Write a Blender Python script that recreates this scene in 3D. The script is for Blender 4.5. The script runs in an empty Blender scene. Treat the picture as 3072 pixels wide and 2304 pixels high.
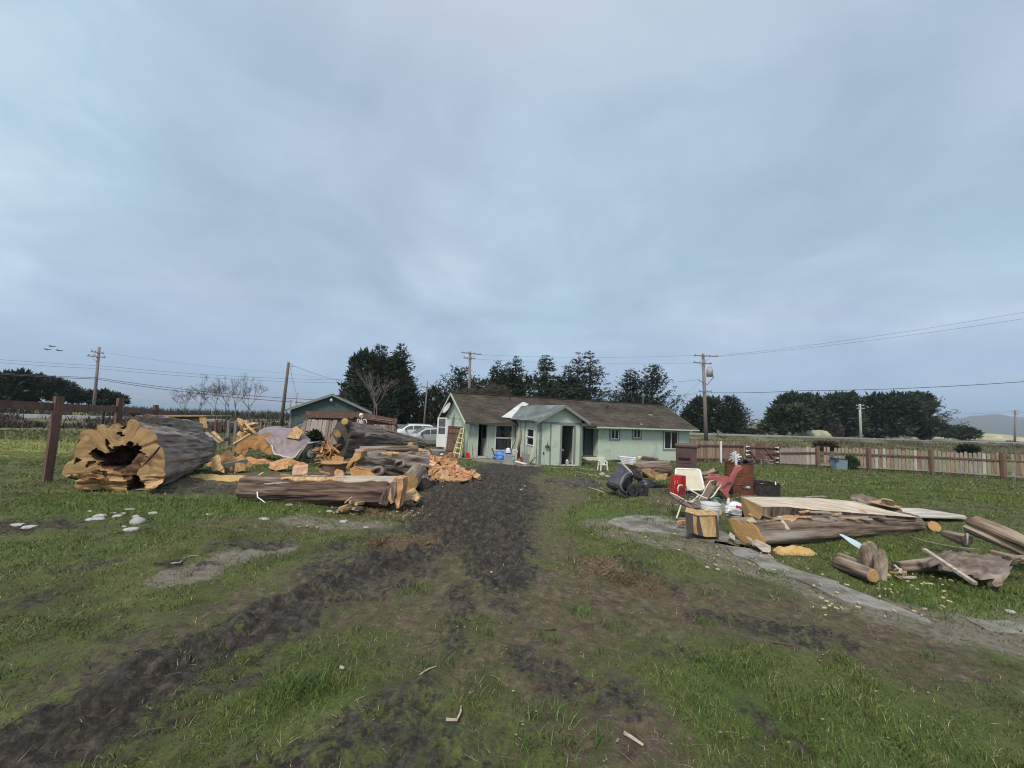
import bpy, math, random
import numpy as np
from mathutils import Vector, Matrix, noise as mnoise
R = math.radians
random.seed(7); rng = np.random.default_rng(7)
S = bpy.context.scene
COL = S.collection

# ---------------------------------------------------------------- camera
CAMH = 1.75                      # eye height above the ground at the camera
FPX, CX, CY = 1154.0, 1536.0, 1152.0   # photograph's focal length and centre in its own pixels
ROLL = math.atan(0.042); PITCH = math.atan(90 / FPX * math.cos(ROLL))
F0 = Vector((0, math.cos(PITCH), math.sin(PITCH))); R0 = Vector((1, 0, 0)); U0 = Vector((0, -math.sin(PITCH), math.cos(PITCH)))
RV = R0 * math.cos(ROLL) + U0 * math.sin(ROLL); UV = U0 * math.cos(ROLL) - R0 * math.sin(ROLL)
CAM = Vector((0, 0, CAMH))
cd = bpy.data.cameras.new('camera'); cam = bpy.data.objects.new('camera', cd); COL.objects.link(cam)
cd.sensor_width = 36; cd.lens = 36 * FPX / 3072; cd.clip_start = 0.05; cd.clip_end = 20000
m3 = Matrix((RV, UV, -F0)).transposed()
cam.matrix_world = Matrix.Translation(CAM) @ m3.to_4x4()
S.camera = cam

# ---------------------------------------------------------------- sky and sun (overcast)
SUN_EL, SUN_AZ = 52, 205         # azimuth clockwise from +Y: behind the camera, a little to the left
wd = bpy.data.worlds.new('World'); S.world = wd; wd.use_nodes = True
nt = wd.node_tree; nt.nodes.clear(); N = nt.nodes.new; L = nt.links.new
def mth(op, a, b=None, clamp=False, t=None):
    n = (t or nt).nodes.new('ShaderNodeMath'); n.operation = op; n.use_clamp = clamp
    for i, v in ((0, a), (1, b)):
        if v is None: continue
        if isinstance(v, (int, float)): n.inputs[i].default_value = v
        else: (t or nt).links.new(v, n.inputs[i])
    return n.outputs[0]
def mixc(t, fac, a, b, typ='MIX'):
    n = t.nodes.new('ShaderNodeMix'); n.data_type = 'RGBA'; n.blend_type = typ
    for k, v in ((0, fac), (6, a), (7, b)):
        if isinstance(v, (int, float)): n.inputs[k].default_value = v
        elif isinstance(v, tuple): n.inputs[k].default_value = (*v[:3], 1)
        else: t.links.new(v, n.inputs[k])
    return n.outputs[2]
def ramp(t, fac, stops):
    n = t.nodes.new('ShaderNodeValToRGB'); e = n.color_ramp.elements
    while len(e) < len(stops): e.new(0.5)
    for i, (p, c) in enumerate(stops): e[i].position = p; e[i].color = (*c[:3], 1) if isinstance(c, tuple) else (c, c, c, 1)
    t.links.new(fac, n.inputs[0]); return n.outputs[0]
sky = N('ShaderNodeTexSky'); sky.sky_type = 'NISHITA'; sky.sun_disc = False
sky.sun_elevation = R(SUN_EL); sky.sun_rotation = R(SUN_AZ); sky.air_density = 1.2; sky.dust_density = 3
tc = N('ShaderNodeTexCoord'); sp = N('ShaderNodeSeparateXYZ'); L(tc.outputs['Generated'], sp.inputs[0])
zc = mth('ADD', mth('MAXIMUM', sp.outputs[2], 0.0), 0.28)
cb = N('ShaderNodeCombineXYZ'); L(mth('DIVIDE', sp.outputs[0], zc), cb.inputs[0]); L(mth('DIVIDE', sp.outputs[1], zc), cb.inputs[1])
def wnoise(sc, det, rough, dist=0.0):
    n = N('ShaderNodeTexNoise'); n.inputs['Scale'].default_value = sc; n.inputs['Detail'].default_value = det
    n.inputs['Roughness'].default_value = rough; n.inputs['Distortion'].default_value = dist; L(cb.outputs[0], n.inputs['Vector']); return n
n1 = wnoise(1.3, 5, 0.5, 0.7); n2 = wnoise(0.55, 2, 0.5, .3); n3 = wnoise(3.6, 5, 0.55, 0.8); n4 = wnoise(0.8, 2, 0.4)
val = mth('ADD', mth('ADD', mth('MULTIPLY', n1.outputs[0], 0.5), mth('MULTIPLY', n2.outputs[0], 0.32)), mth('MULTIPLY', n3.outputs[0], 0.18))
cloud = ramp(nt, val, [(0.36, (0.315, 0.405, 0.515)), (0.46, (0.38, 0.465, 0.585)), (0.54, (0.435, 0.525, 0.645)), (0.64, (0.575, 0.655, 0.765))])
tint = ramp(nt, n4.outputs[0], [(0.42, (1.0, 1.0, 1.0)), (0.62, (0.93, 1.05, 1.02))])
cloud = mixc(nt, 1.0, cloud, tint, 'MULTIPLY')
hz = mth('SMOOTH_MIN', mth('MULTIPLY', mth('MAXIMUM', sp.outputs[2], 0.0), 4.0), 1.0)
skyc = mixc(nt, hz, (0.315, 0.455, 0.655), cloud)
sc10 = N('ShaderNodeVectorMath'); sc10.operation = 'SCALE'; sc10.inputs['Scale'].default_value = 5.5
zen = mth('SUBTRACT', sp.outputs[2], 0.62); zen = mth('MULTIPLY', mth('MAXIMUM', zen, 0.0), 2.6, True); skyc = mixc(nt, zen, skyc, (0.66, 0.70, 0.76)); L(skyc, sc10.inputs[0])
fin = mixc(nt, 0.94, sky.outputs[0], sc10.outputs[0])
bg = N('ShaderNodeBackground'); bg.inputs[1].default_value = 0.1; L(fin, bg.inputs[0])
wo = N('ShaderNodeOutputWorld'); L(bg.outputs[0], wo.inputs[0])
sl = bpy.data.lights.new('sun', 'SUN'); sl.energy = 1.5; sl.angle = R(13); sl.color = (1.0, 0.92, 0.80)
so = bpy.data.objects.new('sun', sl); COL.objects.link(so)
az = R(SUN_AZ); sd = Vector((math.sin(az) * math.cos(R(SUN_EL)), math.cos(az) * math.cos(R(SUN_EL)), math.sin(R(SUN_EL))))
so.rotation_euler = sd.to_track_quat('Z', 'Y').to_euler()
S.view_settings.view_transform = 'Standard'; S.view_settings.look = 'None'; S.view_settings.gamma = 1
S.view_settings.use_curve_mapping = False; S.view_settings.exposure = 1.08
try:
    S.cycles.use_denoising = True; S.cycles.filter_width = 1.1; S.cycles.volume_bounces = 0; S.cycles.max_bounces = 6; S.cycles.diffuse_bounces = 3
except Exception: pass

# ---------------------------------------------------------------- picture point -> place
def ray(px, py):
    return (F0 * FPX + RV * (px - CX) - UV * (py - CY)).normalized()
def P(px, py, Y):
    d = ray(px, py); return CAM + d * (Y / d.y)
HTAB = [(-60, 1.75), (7, 1.75), (9.5, 1.82), (13, 2.06), (19.5, 2.55), (22.5, 2.68), (28, 2.85), (38, 3.0), (48, 2.9), (80, 2.8), (400, 2.8)]
HX, HY = [a for a, b in HTAB], [b for a, b in HTAB]
def sstep(a, b, x):
    t = np.clip((x - a) / (b - a), 0, 1); return t * t * (3 - 2 * t)
def gbase(x, y):
    x = np.asarray(x, float); y = np.asarray(y, float)
    z = CAMH - np.interp(y, HX, HY)
    s = y - 0.36 * x
    z = z + 0.3 * (sstep(57, 61, s) - sstep(71, 76, s)) * sstep(30, 40, y)
    z = z - 0.35 * np.exp(-((s - 54) / 3.0) ** 2) * sstep(25, 34, y)
    drop = sstep(112, 130, s) * (1 - sstep(-10, 90, x))
    z = z - 14 * drop
    z = z - 0.25 * sstep(400, 3000, y)
    return z
def gz(x, y): return float(gbase(x, y))
def G(px, py):
    d = ray(px, py); t = 0.5; step = 0.25
    while t < 900:
        p = CAM + d * t
        if p.z < gz(p.x, p.y): break
        t += step; step = max(0.25, t * 0.02)
    a, b = t - step, t
    for _ in range(24):
        m = (a + b) / 2; p = CAM + d * m
        if p.z < gz(p.x, p.y): b = m
        else: a = m
    p = CAM + d * b; return Vector((p.x, p.y, gz(p.x, p.y)))
def on_plane(px, py, o, n):
    d = ray(px, py); return CAM + d * ((o - CAM).dot(n) / d.dot(n))

# ---------------------------------------------------------------- numpy value noise
def vn(x, y, seed=0):
    x = np.asarray(x, float) + seed * 17.31; y = np.asarray(y, float) + seed * 9.77
    xi = np.floor(x).astype(np.int64); yi = np.floor(y).astype(np.int64); u = x - xi; v = y - yi
    u = u * u * (3 - 2 * u); v = v * v * (3 - 2 * v)
    def h(a, b):
        n = (a * 374761393 + b * 668265263 + seed * 1274126177) & 0xffffffff
        n = ((n ^ (n >> 13)) * 1274126177) & 0xffffffff
        return ((n ^ (n >> 16)) & 0xffff) / 65535.0
    return (h(xi, yi) * (1 - u) + h(xi + 1, yi) * u) * (1 - v) + (h(xi, yi + 1) * (1 - u) + h(xi + 1, yi + 1) * u) * v
def fbm(x, y, sc, seed=0, o=3):
    a = 0; w = 1; tot = 0
    for i in range(o):
        a = a + w * vn(np.asarray(x) * sc * 2 ** i, np.asarray(y) * sc * 2 ** i, seed + i); tot += w; w *= 0.5
    return a / tot
def n3d(x, y, z): return mnoise.noise(Vector((x, y, z)))

# ---------------------------------------------------------------- mesh builder
def rot(ax, deg): return Matrix.Rotation(R(deg), 3, ax)
class MB:
    def __init__(s): s.v = []; s.f = []; s.tc = []; s.c = []
    def add(s, vs, fs, tc=None, col=None):
        b = len(s.v); s.v += [tuple(p) for p in vs]; s.f += [tuple(i + b for i in f) for f in fs]
        s.tc += [tuple(p) for p in (tc if tc is not None else vs)]
        s.c += [col or (1, 1, 1)] * len(vs); return s
    def box(s, c, d, m=None, col=None, taper=1.0):
        c = Vector(c); x, y, z = [q / 2 for q in d]; vs = []
        for k in (-1, 1):
            q = taper if k > 0 else 1
            for i, j in ((-1, -1), (1, -1), (1, 1), (-1, 1)):
                p = Vector((i * x * q, j * y * q, k * z)); vs.append(c + (m @ p if m else p))
        return s.add(vs, [(3, 2, 1, 0), (4, 5, 6, 7), (0, 1, 5, 4), (1, 2, 6, 5), (2, 3, 7, 6), (3, 0, 4, 7)], col=col)
    def box2(s, a, b, col=None):      # corners
        a = Vector(a); b = Vector(b); return s.box((a + b) / 2, [abs(q) for q in (b - a)], col=col)
    def beam(s, a, b, w, h, up=(0, 0, 1), col=None):
        a = Vector(a); b = Vector(b); z = (b - a).normalized(); x = z.cross(Vector(up))
        if x.length < 1e-4: x = z.cross(Vector((0, 1, 0)))
        x.normalize(); y = z.cross(x)
        vs = [p + x * i * w / 2 + y * j * h / 2 for p in (a, b) for i, j in ((-1, -1), (1, -1), (1, 1), (-1, 1))]
        ln = (b - a).length
        tcs = [(i * w / 2, j * h / 2, q) for q in (0, ln) for i, j in ((-1, -1), (1, -1), (1, 1), (-1, 1))]
        return s.add(vs, [(3, 2, 1, 0), (4, 5, 6, 7), (0, 1, 5, 4), (1, 2, 6, 5), (2, 3, 7, 6), (3, 0, 4, 7)], tc=tcs, col=col)
    def tube(s, pts, r, n=8, cap=True, col=None, closed=False):
        pts = [Vector(p) for p in pts]; k = len(pts); rs = r if isinstance(r, (list, tuple)) else [r] * k
        vs = []; tcs = []; prev = None; ln = 0
        for i, p in enumerate(pts):
            if closed: t = pts[(i + 1) % k] - pts[i - 1]
            else: t = pts[min(i + 1, k - 1)] - pts[max(i - 1, 0)]
            t.normalize()
            if prev is None:
                x = t.cross(Vector((0, 0, 1)));
                if x.length < 1e-3: x = t.cross(Vector((0, 1, 0)))
            else: x = prev - t * prev.dot(t)
            x.normalize(); prev = x; y = t.cross(x)
            if i: ln += (p - pts[i - 1]).length
            for j in range(n):
                a = 2 * math.pi * j / n; vs.append(p + (x * math.cos(a) + y * math.sin(a)) * rs[i]); tcs.append((math.cos(a) * rs[i], math.sin(a) * rs[i], ln))
        fs = [(i * n + j, i * n + (j + 1) % n, (i + 1) * n + (j + 1) % n, (i + 1) * n + j) for i in range(k - 1) for j in range(n)]
        if closed: fs += [((k - 1) * n + j, (k - 1) * n + (j + 1) % n, (j + 1) % n, j) for j in range(n)]
        elif cap: fs += [tuple(range(n - 1, -1, -1)), tuple(range((k - 1) * n, k * n))]
        return s.add(vs, fs, tc=tcs, col=col)
    def lathe(s, prof, n=20, c=(0, 0, 0), m=None, col=None, a0=0, a1=360):
        c = Vector(c); vs = []; full = (a1 - a0 >= 360); nn = n if full else n + 1
        for r, z in prof:
            for j in range(nn):
                a = R(a0 + (a1 - a0) * j / n); p = Vector((r * math.cos(a), r * math.sin(a), z)); vs.append(c + (m @ p if m else p))
        fs = [(i * nn + j, i * nn + (j + 1) % nn, (i + 1) * nn + (j + 1) % nn, (i + 1) * nn + j) for i in range(len(prof) - 1) for j in range(n)]
        return s.add(vs, fs, col=col)
    def prism(s, pts, d, col=None):    # planar outline of 3D points extruded by vector d
        pts = [Vector(p) for p in pts]; d = Vector(d); k = len(pts)
        return s.add(pts + [p + d for p in pts], [tuple(range(k - 1, -1, -1)), tuple(range(k, 2 * k))] + [(i, (i + 1) % k, k + (i + 1) % k, k + i) for i in range(k)], col=col)
    def sheet(s, g, col=None, tc=None):  # grid of points rows x cols
        a, b = len(g), len(g[0])
        return s.add([p for r in g for p in r], [(i * b + j, i * b + j + 1, (i + 1) * b + j + 1, (i + 1) * b + j) for i in range(a - 1) for j in range(b - 1)], col=col, tc=tc)
    def rock(s, c, d, seed=0, n=10, amp=0.25, m=None, col=None, fr=1.6):
        c = Vector(c); vs = []; rows = max(4, n // 2)
        for i in range(rows + 1):
            th = math.pi * i / rows
            for j in range(n):
                a = 2 * math.pi * j / n; q = Vector((math.sin(th) * math.cos(a), math.sin(th) * math.sin(a), math.cos(th)))
                k = 1 + amp * n3d(q.x * fr + seed * 3.1, q.y * fr, q.z * fr + seed)
                p = Vector((q.x * d[0], q.y * d[1], q.z * d[2])) * k; vs.append(c + (m @ p if m else p))
        return s.add(vs, [(i * n + j, i * n + (j + 1) % n, (i + 1) * n + (j + 1) % n, (i + 1) * n + j) for i in range(rows) for j in range(n)], col=col)
    def build(s, name, mat, parent=None, o=None, smooth=False, tc=False, col=False):
        o = Vector(o) if o is not None else Vector((0, 0, 0))
        me = bpy.data.meshes.new(name); me.from_pydata([(p[0] - o.x, p[1] - o.y, p[2] - o.z) for p in s.v], [], s.f)
        if tc:
            a = me.attributes.new('tc', 'FLOAT_VECTOR', 'POINT'); a.data.foreach_set('vector', np.array(s.tc, np.float32).ravel())
        if col:
            a = me.attributes.new('col', 'FLOAT_COLOR', 'POINT'); c = np.ones((len(s.v), 4), np.float32); c[:, :3] = s.c; a.data.foreach_set('color', c.ravel())
        if smooth: me.polygons.foreach_set('use_smooth', [True] * len(me.polygons))
        me.materials.append(mat); ob = bpy.data.objects.new(name, me); COL.objects.link(ob)
        if parent is not None: ob.parent = parent
        else: ob.location = o
        return ob
def tag(o, label=None, cat=None, group=None, kind=None):
    for k, v in (('label', label), ('category', cat), ('group', group), ('kind', kind)):
        if v: o[k] = v
    return o
def thing(name, label, cat, loc=(0, 0, 0), rz=0, group=None):
    o = bpy.data.objects.new(name, None); COL.objects.link(o); o.location = loc; o.rotation_euler = (0, 0, R(rz)); o.empty_display_size = 0.2
    return tag(o, label, cat, group)
def text_part(name, fc, parent, loc, rot_):
    fo = bpy.data.objects.new('tmp', fc); COL.objects.link(fo); dg = bpy.context.evaluated_depsgraph_get(); me = bpy.data.meshes.new_from_object(fo.evaluated_get(dg)); bpy.data.objects.remove(fo)
    me.name = name; ob = bpy.data.objects.new(name, me); COL.objects.link(ob); ob.parent = parent; ob.location = loc; ob.rotation_euler = rot_; return ob
def copy_thing(o, loc, rz=None, label=None):
    r = o.copy(); COL.objects.link(r); r.location = loc
    if rz is not None: r.rotation_euler = (0, 0, R(rz))
    if label: r['label'] = label
    for ch in list(o.children):
        c = ch.copy(); COL.objects.link(c); c.parent = r
        for g in list(ch.children):
            d = g.copy(); COL.objects.link(d); d.parent = c
    return r

# ---------------------------------------------------------------- materials
def pmat(name):
    m = bpy.data.materials.new(name); m.use_nodes = True; t = m.node_tree; return m, t, t.nodes['Principled BSDF']
def M(name, c1, c2=None, rough=0.8, scale=6, bump=0.0, st=(1, 1, 1), src='Object', metal=0.0, lo=0.35, hi=0.65, detail=6, bscale=None, c3=None, s3=2.0, f3=(0.55, 0.7), spec=None):
    m, t, b = pmat(name); b.inputs['Roughness'].default_value = rough; b.inputs['Metallic'].default_value = metal
    if spec is not None: b.inputs['Specular IOR Level'].default_value = spec
    if c2 is None and not bump: b.inputs['Base Color'].default_value = (*c1, 1); return m
    c2 = c2 or c1
    if src == 'tc':
        a = t.nodes.new('ShaderNodeAttribute'); a.attribute_name = 'tc'; v = a.outputs['Vector']
    else:
        v = t.nodes.new('ShaderNodeTexCoord').outputs[src]
    mp = t.nodes.new('ShaderNodeMapping'); mp.inputs['Scale'].default_value = st; t.links.new(v, mp.inputs[0])
    def nz(sc, det=detail):
        n = t.nodes.new('ShaderNodeTexNoise'); n.inputs['Scale'].default_value = sc; n.inputs['Detail'].default_value = det; n.inputs['Roughness'].default_value = 0.62
        t.links.new(mp.outputs[0], n.inputs['Vector']); return n.outputs[0]
    n = nz(scale); c = ramp(t, n, [(lo, c1), (hi, c2)])
    if c3: c = mixc(t, ramp(t, nz(s3, 4), [(f3[0], 0.0), (f3[1], 1.0)]), c, c3)
    t.links.new(c, b.inputs['Base Color'])
    if bump:
        bn = t.nodes.new('ShaderNodeBump'); bn.inputs['Strength'].default_value = bump; bn.inputs['Distance'].default_value = 0.03
        t.links.new(nz(bscale or scale * 1.7), bn.inputs['Height']); t.links.new(bn.outputs[0], b.inputs['Normal'])
    return m
def endgrain(name, c1, c2, dark, ring=85.0):
    m, t, b = pmat(name); b.inputs['Roughness'].default_value = 0.8
    a = t.nodes.new('ShaderNodeAttribute'); a.attribute_name = 'tc'
    w = t.nodes.new('ShaderNodeTexWave'); w.wave_type = 'RINGS'; w.rings_direction = 'Z'; w.inputs['Scale'].default_value = ring / 6.28; w.inputs['Distortion'].default_value = 6.0; w.inputs['Detail'].default_value = 3; w.inputs['Detail Scale'].default_value = 1.2
    t.links.new(a.outputs['Vector'], w.inputs['Vector'])
    n = t.nodes.new('ShaderNodeTexNoise'); n.inputs['Scale'].default_value = 5; n.inputs['Detail'].default_value = 6; t.links.new(a.outputs['Vector'], n.inputs['Vector'])
    c = ramp(t, n.outputs[0], [(0.3, c1), (0.7, c2)])
    c = mixc(t, mth('MULTIPLY', w.outputs[1], 0.30, t=t), c, dark)
    n2 = t.nodes.new('ShaderNodeTexNoise'); n2.inputs['Scale'].default_value = 3.1; n2.inputs['Detail'].default_value = 5; n2.inputs['Distortion'].default_value = 1.0; t.links.new(a.outputs['Vector'], n2.inputs['Vector'])
    c = mixc(t, ramp(t, n2.outputs[0], [(0.53, 0.0), (0.66, 0.75)]), c, dark)
    t.links.new(c, b.inputs['Base Color'])
    bn = t.nodes.new('ShaderNodeBump'); bn.inputs['Strength'].default_value = 0.35; bn.inputs['Distance'].default_value = 0.01; t.links.new(w.outputs[1], bn.inputs['Height']); t.links.new(bn.outputs[0], b.inputs['Normal'])
    return m
def vcol(name, rough=0.8, nscale=None, var=0.25, trans=0.0):
    m, t, b = pmat(name); b.inputs['Roughness'].default_value = rough
    a = t.nodes.new('ShaderNodeAttribute'); a.attribute_name = 'col'; c = a.outputs['Color']
    if nscale:
        n = t.nodes.new('ShaderNodeTexNoise'); n.inputs['Scale'].default_value = nscale; n.inputs['Detail'].default_value = 5
        t.links.new(t.nodes.new('ShaderNodeTexCoord').outputs['Object'], n.inputs['Vector'])
        c = mixc(t, 1.0, c, ramp(t, n.outputs[0], [(0.3, 1 - var), (0.7, 1 + 0.0)]), 'MULTIPLY')
    t.links.new(c, b.inputs['Base Color'])
    b.inputs['Specular IOR Level'].default_value = 0.25
    return m
MAT = {}
def mt(k, *a, **kw):
    if k not in MAT: MAT[k] = M(k, *a, **kw)
    return MAT[k]
bark = M('grey_bark', (0.05, 0.038, 0.032), (0.33, 0.275, 0.235), 0.9, 6, 1.0, (2.2, 2.2, 0.22), 'tc', lo=0.38, hi=0.62, detail=9, c3=(0.17, 0.12, 0.095), s3=2)
bark_pale = M('weathered_bark', (0.075, 0.058, 0.048), (0.34, 0.285, 0.245), 0.9, 6, 1.0, (2.0, 2.0, 0.22), 'tc', lo=0.38, hi=0.62, detail=9, c3=(0.22, 0.18, 0.15), s3=2)
bark_brown = M('brown_bark', (0.04, 0.026, 0.02), (0.25, 0.175, 0.125), 0.9, 6, 1.0, (2.4, 2.4, 0.28), 'tc', lo=0.37, hi=0.63, detail=9, c3=(0.30, 0.25, 0.21), s3=2.2, f3=(0.5, 0.65))
bark_dark = M('dark_bark', (0.03, 0.024, 0.022), (0.13, 0.10, 0.085), 0.9, 6, 0.8, (2.4, 2.4, 0.35), 'tc', lo=0.3, hi=0.7)
cutw = endgrain('cut_wood', (0.40, 0.235, 0.085), (0.54, 0.35, 0.15), (0.17, 0.075, 0.03))
cutpale = endgrain('pale_cut_wood', (0.36, 0.215, 0.085), (0.51, 0.335, 0.155), (0.13, 0.06, 0.03))
cuto = endgrain('orange_cut_wood', (0.42, 0.20, 0.065), (0.54, 0.31, 0.125), (0.18, 0.07, 0.03))
fresh = M('split_wood', (0.33, 0.145, 0.06), (0.64, 0.39, 0.20), 0.85, 6, 0.8, (1.5, 2.5, .8), lo=0.36, hi=0.64, c3=(.22, .10, .045), s3=5, f3=(.55, .66))
freshy = M('yellow_split_wood', (0.36, 0.21, 0.085), (0.62, 0.43, 0.22), 0.85, 6, 0.8, (2.2, 2.2, .6), lo=0.36, hi=0.64, c3=(.20, .115, .055), s3=4, f3=(.56, .66))
paleslab = M('weathered_plank_wood', (0.36, 0.33, 0.30), (0.68, 0.62, 0.54), 0.85, 3.0, 0.4, (1.0, 5.0, 5.0), 'Object', lo=0.3, hi=0.68, c3=(0.36, 0.32, 0.28), s3=1.1, f3=(0.5, 0.62))
rotten = M('rotten_heartwood', (0.012, 0.007, 0.006), (0.15, 0.07, 0.042), 0.95, 9, 0.9, lo=0.4, hi=0.75)
sawdust = M('sawdust_grain', (0.38, 0.19, 0.075), (0.58, 0.33, 0.14), 0.95, 14, 0.8, lo=0.3, hi=0.7, c3=(0.26, 0.13, 0.06), s3=4)
sawdust_y = M('yellow_sawdust_grain', (0.42, 0.26, 0.09), (0.60, 0.42, 0.18), 0.95, 14, 0.8, lo=0.3, hi=0.7)
redwood = M('red_brown_paint', (0.085, 0.045, 0.034), (0.185, 0.098, 0.074), 0.85, 4, 0.3, (3, 3, 0.6), lo=0.3, hi=0.7, c3=(0.20, 0.13, 0.10), s3=1.5)
fencewood = M('fence_board_wood', (0.16, 0.09, 0.065), (0.30, 0.20, 0.145), 0.88, 4, 0.3, (5, 5, 0.5), lo=0.3, hi=0.7, c3=(0.25, 0.22, 0.18), s3=0.9)
greywood = M('grey_weathered_wood', (0.19, 0.165, 0.14), (0.36, 0.32, 0.28), 0.9, 4, 0.3, (5, 5, 0.5), lo=0.3, hi=0.7)
pinkwood = M('pinkish_weathered_wood', (0.27, 0.21, 0.19), (0.45, 0.385, 0.36), 0.9, 4, 0.3, (5, 5, 0.4), lo=0.3, hi=0.7)
polewood = M('pole_wood', (0.15, 0.12, 0.11), (0.27, 0.235, 0.22), 0.9, 3, 0.2, (6, 6, 0.4), lo=0.3, hi=0.7)
white = M('white_plastic', (0.64, 0.65, 0.63), (0.76, 0.77, 0.75), 0.45, 9, c3=(.45, .44, .40), s3=3, f3=(.55, .72))
white2 = M('white_paint', (0.66, 0.68, 0.68), (0.76, 0.77, 0.76), 0.6, 7)
black = M('black_plastic', (0.012, 0.013, 0.016), (0.035, 0.037, 0.043), 0.5, 5, 0.1)
rubber = M('black_rubber', (0.014, 0.014, 0.015), (0.03, 0.029, 0.028), 0.85, 14, 0.2)
steel = M('grey_metal', (0.24, 0.25, 0.26), (0.38, 0.39, 0.40), 0.5, 9, metal=0.6)
rust = M('rusty_steel', (0.085, 0.032, 0.02), (0.21, 0.075, 0.038), 0.85, 5, 0.3, lo=0.3, hi=0.7, c3=(0.05, 0.025, 0.02), s3=2.5)
burnt = M('burnt_steel', (0.012, 0.011, 0.011), (0.05, 0.043, 0.04), 0.85, 8, 0.3)
red = M('red_plastic', (0.42, 0.018, 0.02), (0.56, 0.04, 0.04), 0.45, 5, c3=(.34, .07, .06), s3=4, f3=(.52, .68))
pinkred = M('faded_red_plastic', (0.29, 0.06, 0.06), (0.46, 0.155, 0.145), 0.55, 4, lo=.3, hi=.7, c3=(.5, .27, .25), s3=3, f3=(.58, .7))
glass = M('dark_glass', (0.012, 0.015, 0.019), (0.03, 0.034, 0.04), 0.07, 1.3, spec=0.6)
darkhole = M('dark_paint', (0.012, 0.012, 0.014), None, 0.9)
leafdark = vcol('needle_foliage', 0.7)
wire_m = M('cable_rubber', (0.03, 0.03, 0.035), None, 0.6)
bark_warm = M('warm_weathered_bark', (0.06, 0.04, 0.028), (0.33, 0.25, 0.185), 0.9, 6, 1.0, (2.0, 2.0, 0.3), 'tc', lo=0.37, hi=0.63, detail=9, c3=(0.36, 0.30, 0.24), s3=2.4, f3=(.52, .66))
concrete = M('concrete', (0.18, 0.168, 0.148), (0.29, 0.275, 0.25), 0.92, 7, 0.6, lo=0.3, hi=0.7, c3=(0.11, 0.098, 0.075), s3=2.2, f3=(0.45, 0.62))
# ================================================================ GROUND
MASKS = {}
def stroke(kind, pts, k=1.0):
    w = [(G(x, y), r) for x, y, r in pts]
    MASKS.setdefault(kind, []).append(([(p.x, p.y, r) for p, r in w], k))
stroke('mud', [(1530, 1392, .8), (1450, 1425, 1.0), (1400, 1475, .9), (1380, 1530, .75), (1345, 1590, .5), (1290, 1640, .34), (1200, 1680, .24), (1080, 1722, .20), (960, 1775, .19), (830, 1835, .19), (700, 1900, .20), (560, 1980, .21), (400, 2080, .2), (230, 2180, .19), (60, 2290, .19), (-100, 2400, .19)], 1.0)
stroke('mud', [(1600, 1402, .5), (1500, 1440, .65), (1475, 1500, .75), (1470, 1560, .6), (1490, 1630, .45), (1525, 1690, .32), (1560, 1735, .2)], .95)
stroke('mud', [(1300, 1560, .5), (1200, 1610, .5), (1080, 1650, .45), (980, 1690, .3)], .42); stroke('mud', [(1290, 1700, .22), (1120, 1760, .2), (930, 1850, .2), (700, 1990, .2), (450, 2170, .2)], .42)
stroke('mud', [(1560, 1760, .16), (1585, 1850, .14)], .4); stroke('mud', [(1430, 1760, .16), (1400, 1870, .16), (1380, 1950, .12)], .45)
stroke('mud', [(1580, 2010, .16), (1700, 2080, .24), (1830, 2140, .2)], .45); stroke('mud', [(820, 2320, .2), (1050, 2160, .2), (1250, 2070, .18)], .5); stroke('mud', [(1250, 2200, .2), (1400, 2280, .2), (1100, 2290, .2)], .42)
stroke('mud', [(2080, 1870, .14), (2250, 1910, .14), (2400, 1940, .14), (2560, 1950, .12)], .55); stroke('mud', [(1880, 1690, .2), (1950, 1755, .22)], .5); stroke('mud', [(2300, 2160, .12), (2400, 2210, .1)], .45); stroke('mud', [(2050, 1960, .16), (1950, 1940, .16)], .35)
stroke('mud', [(680, 1640, .12), (860, 1632, .13)], .55); stroke('mud', [(540, 1690, .14), (640, 1690, .12)], .5); stroke('mud', [(230, 1705, .16), (330, 1690, .12)], .5); stroke('mud', [(130, 1800, .18), (190, 1785, .14)], .45); stroke('mud', [(20, 1575, .3), (260, 1570, .25)], .5)
stroke('mud', [(500, 1480, .35), (620, 1470, .5), (760, 1470, .5)], .5); stroke('mud', [(2020, 1480, .5), (2150, 1510, .5), (2250, 1510, .5)], .6); stroke('mud', [(330, 1950, .3), (180, 2040, .3)], .3)
stroke('dirt', [(1050, 1740, .7), (1300, 1730, .8), (1500, 1760, .8), (1650, 1780, .7), (1850, 1790, .6), (2050, 1800, .65), (2300, 1840, .6), (2550, 1900, .5), (2750, 1930, .35)], .78)
stroke('dirt', [(1560, 1830, .6), (1660, 1900, .5), (1650, 2000, .35), (1720, 2150, .35), (1900, 2260, .3)], .72); stroke('dirt', [(1300, 1850, .5), (1350, 1950, .4)], .6)
stroke('dirt', [(620, 1450, 1.0), (800, 1440, 1.4), (1000, 1430, 1.4), (1150, 1450, 1.3), (1260, 1500, 1.1), (1330, 1440, 1.5)], .9); stroke('dirt', [(1640, 1440, 1.2), (1560, 1500, 1.0), (1560, 1580, .7), (1620, 1650, .5)], .7)
stroke('dirt', [(1740, 1400, .5), (1850, 1410, .3)], .45); stroke('dirt', [(1720, 1445, .9), (1980, 1470, .9)], .8); stroke('dirt', [(2000, 1500, .45), (2200, 1530, .6)], .8); stroke('dirt', [(700, 1560, .4), (850, 1580, .3), (1100, 1580, .4), (1250, 1580, .4)], .55)
stroke('dirt', [(100, 2130, .4), (300, 2000, .35), (500, 1900, .35), (760, 1780, .35), (1000, 1690, .35)], .5); stroke('dirt', [(1330, 1380, 1.0), (1280, 1345, 2.0), (1240, 1325, 3.0)], 1.0); stroke('dirt', [(300, 1720, .5), (60, 1820, .5)], .3)
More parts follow.
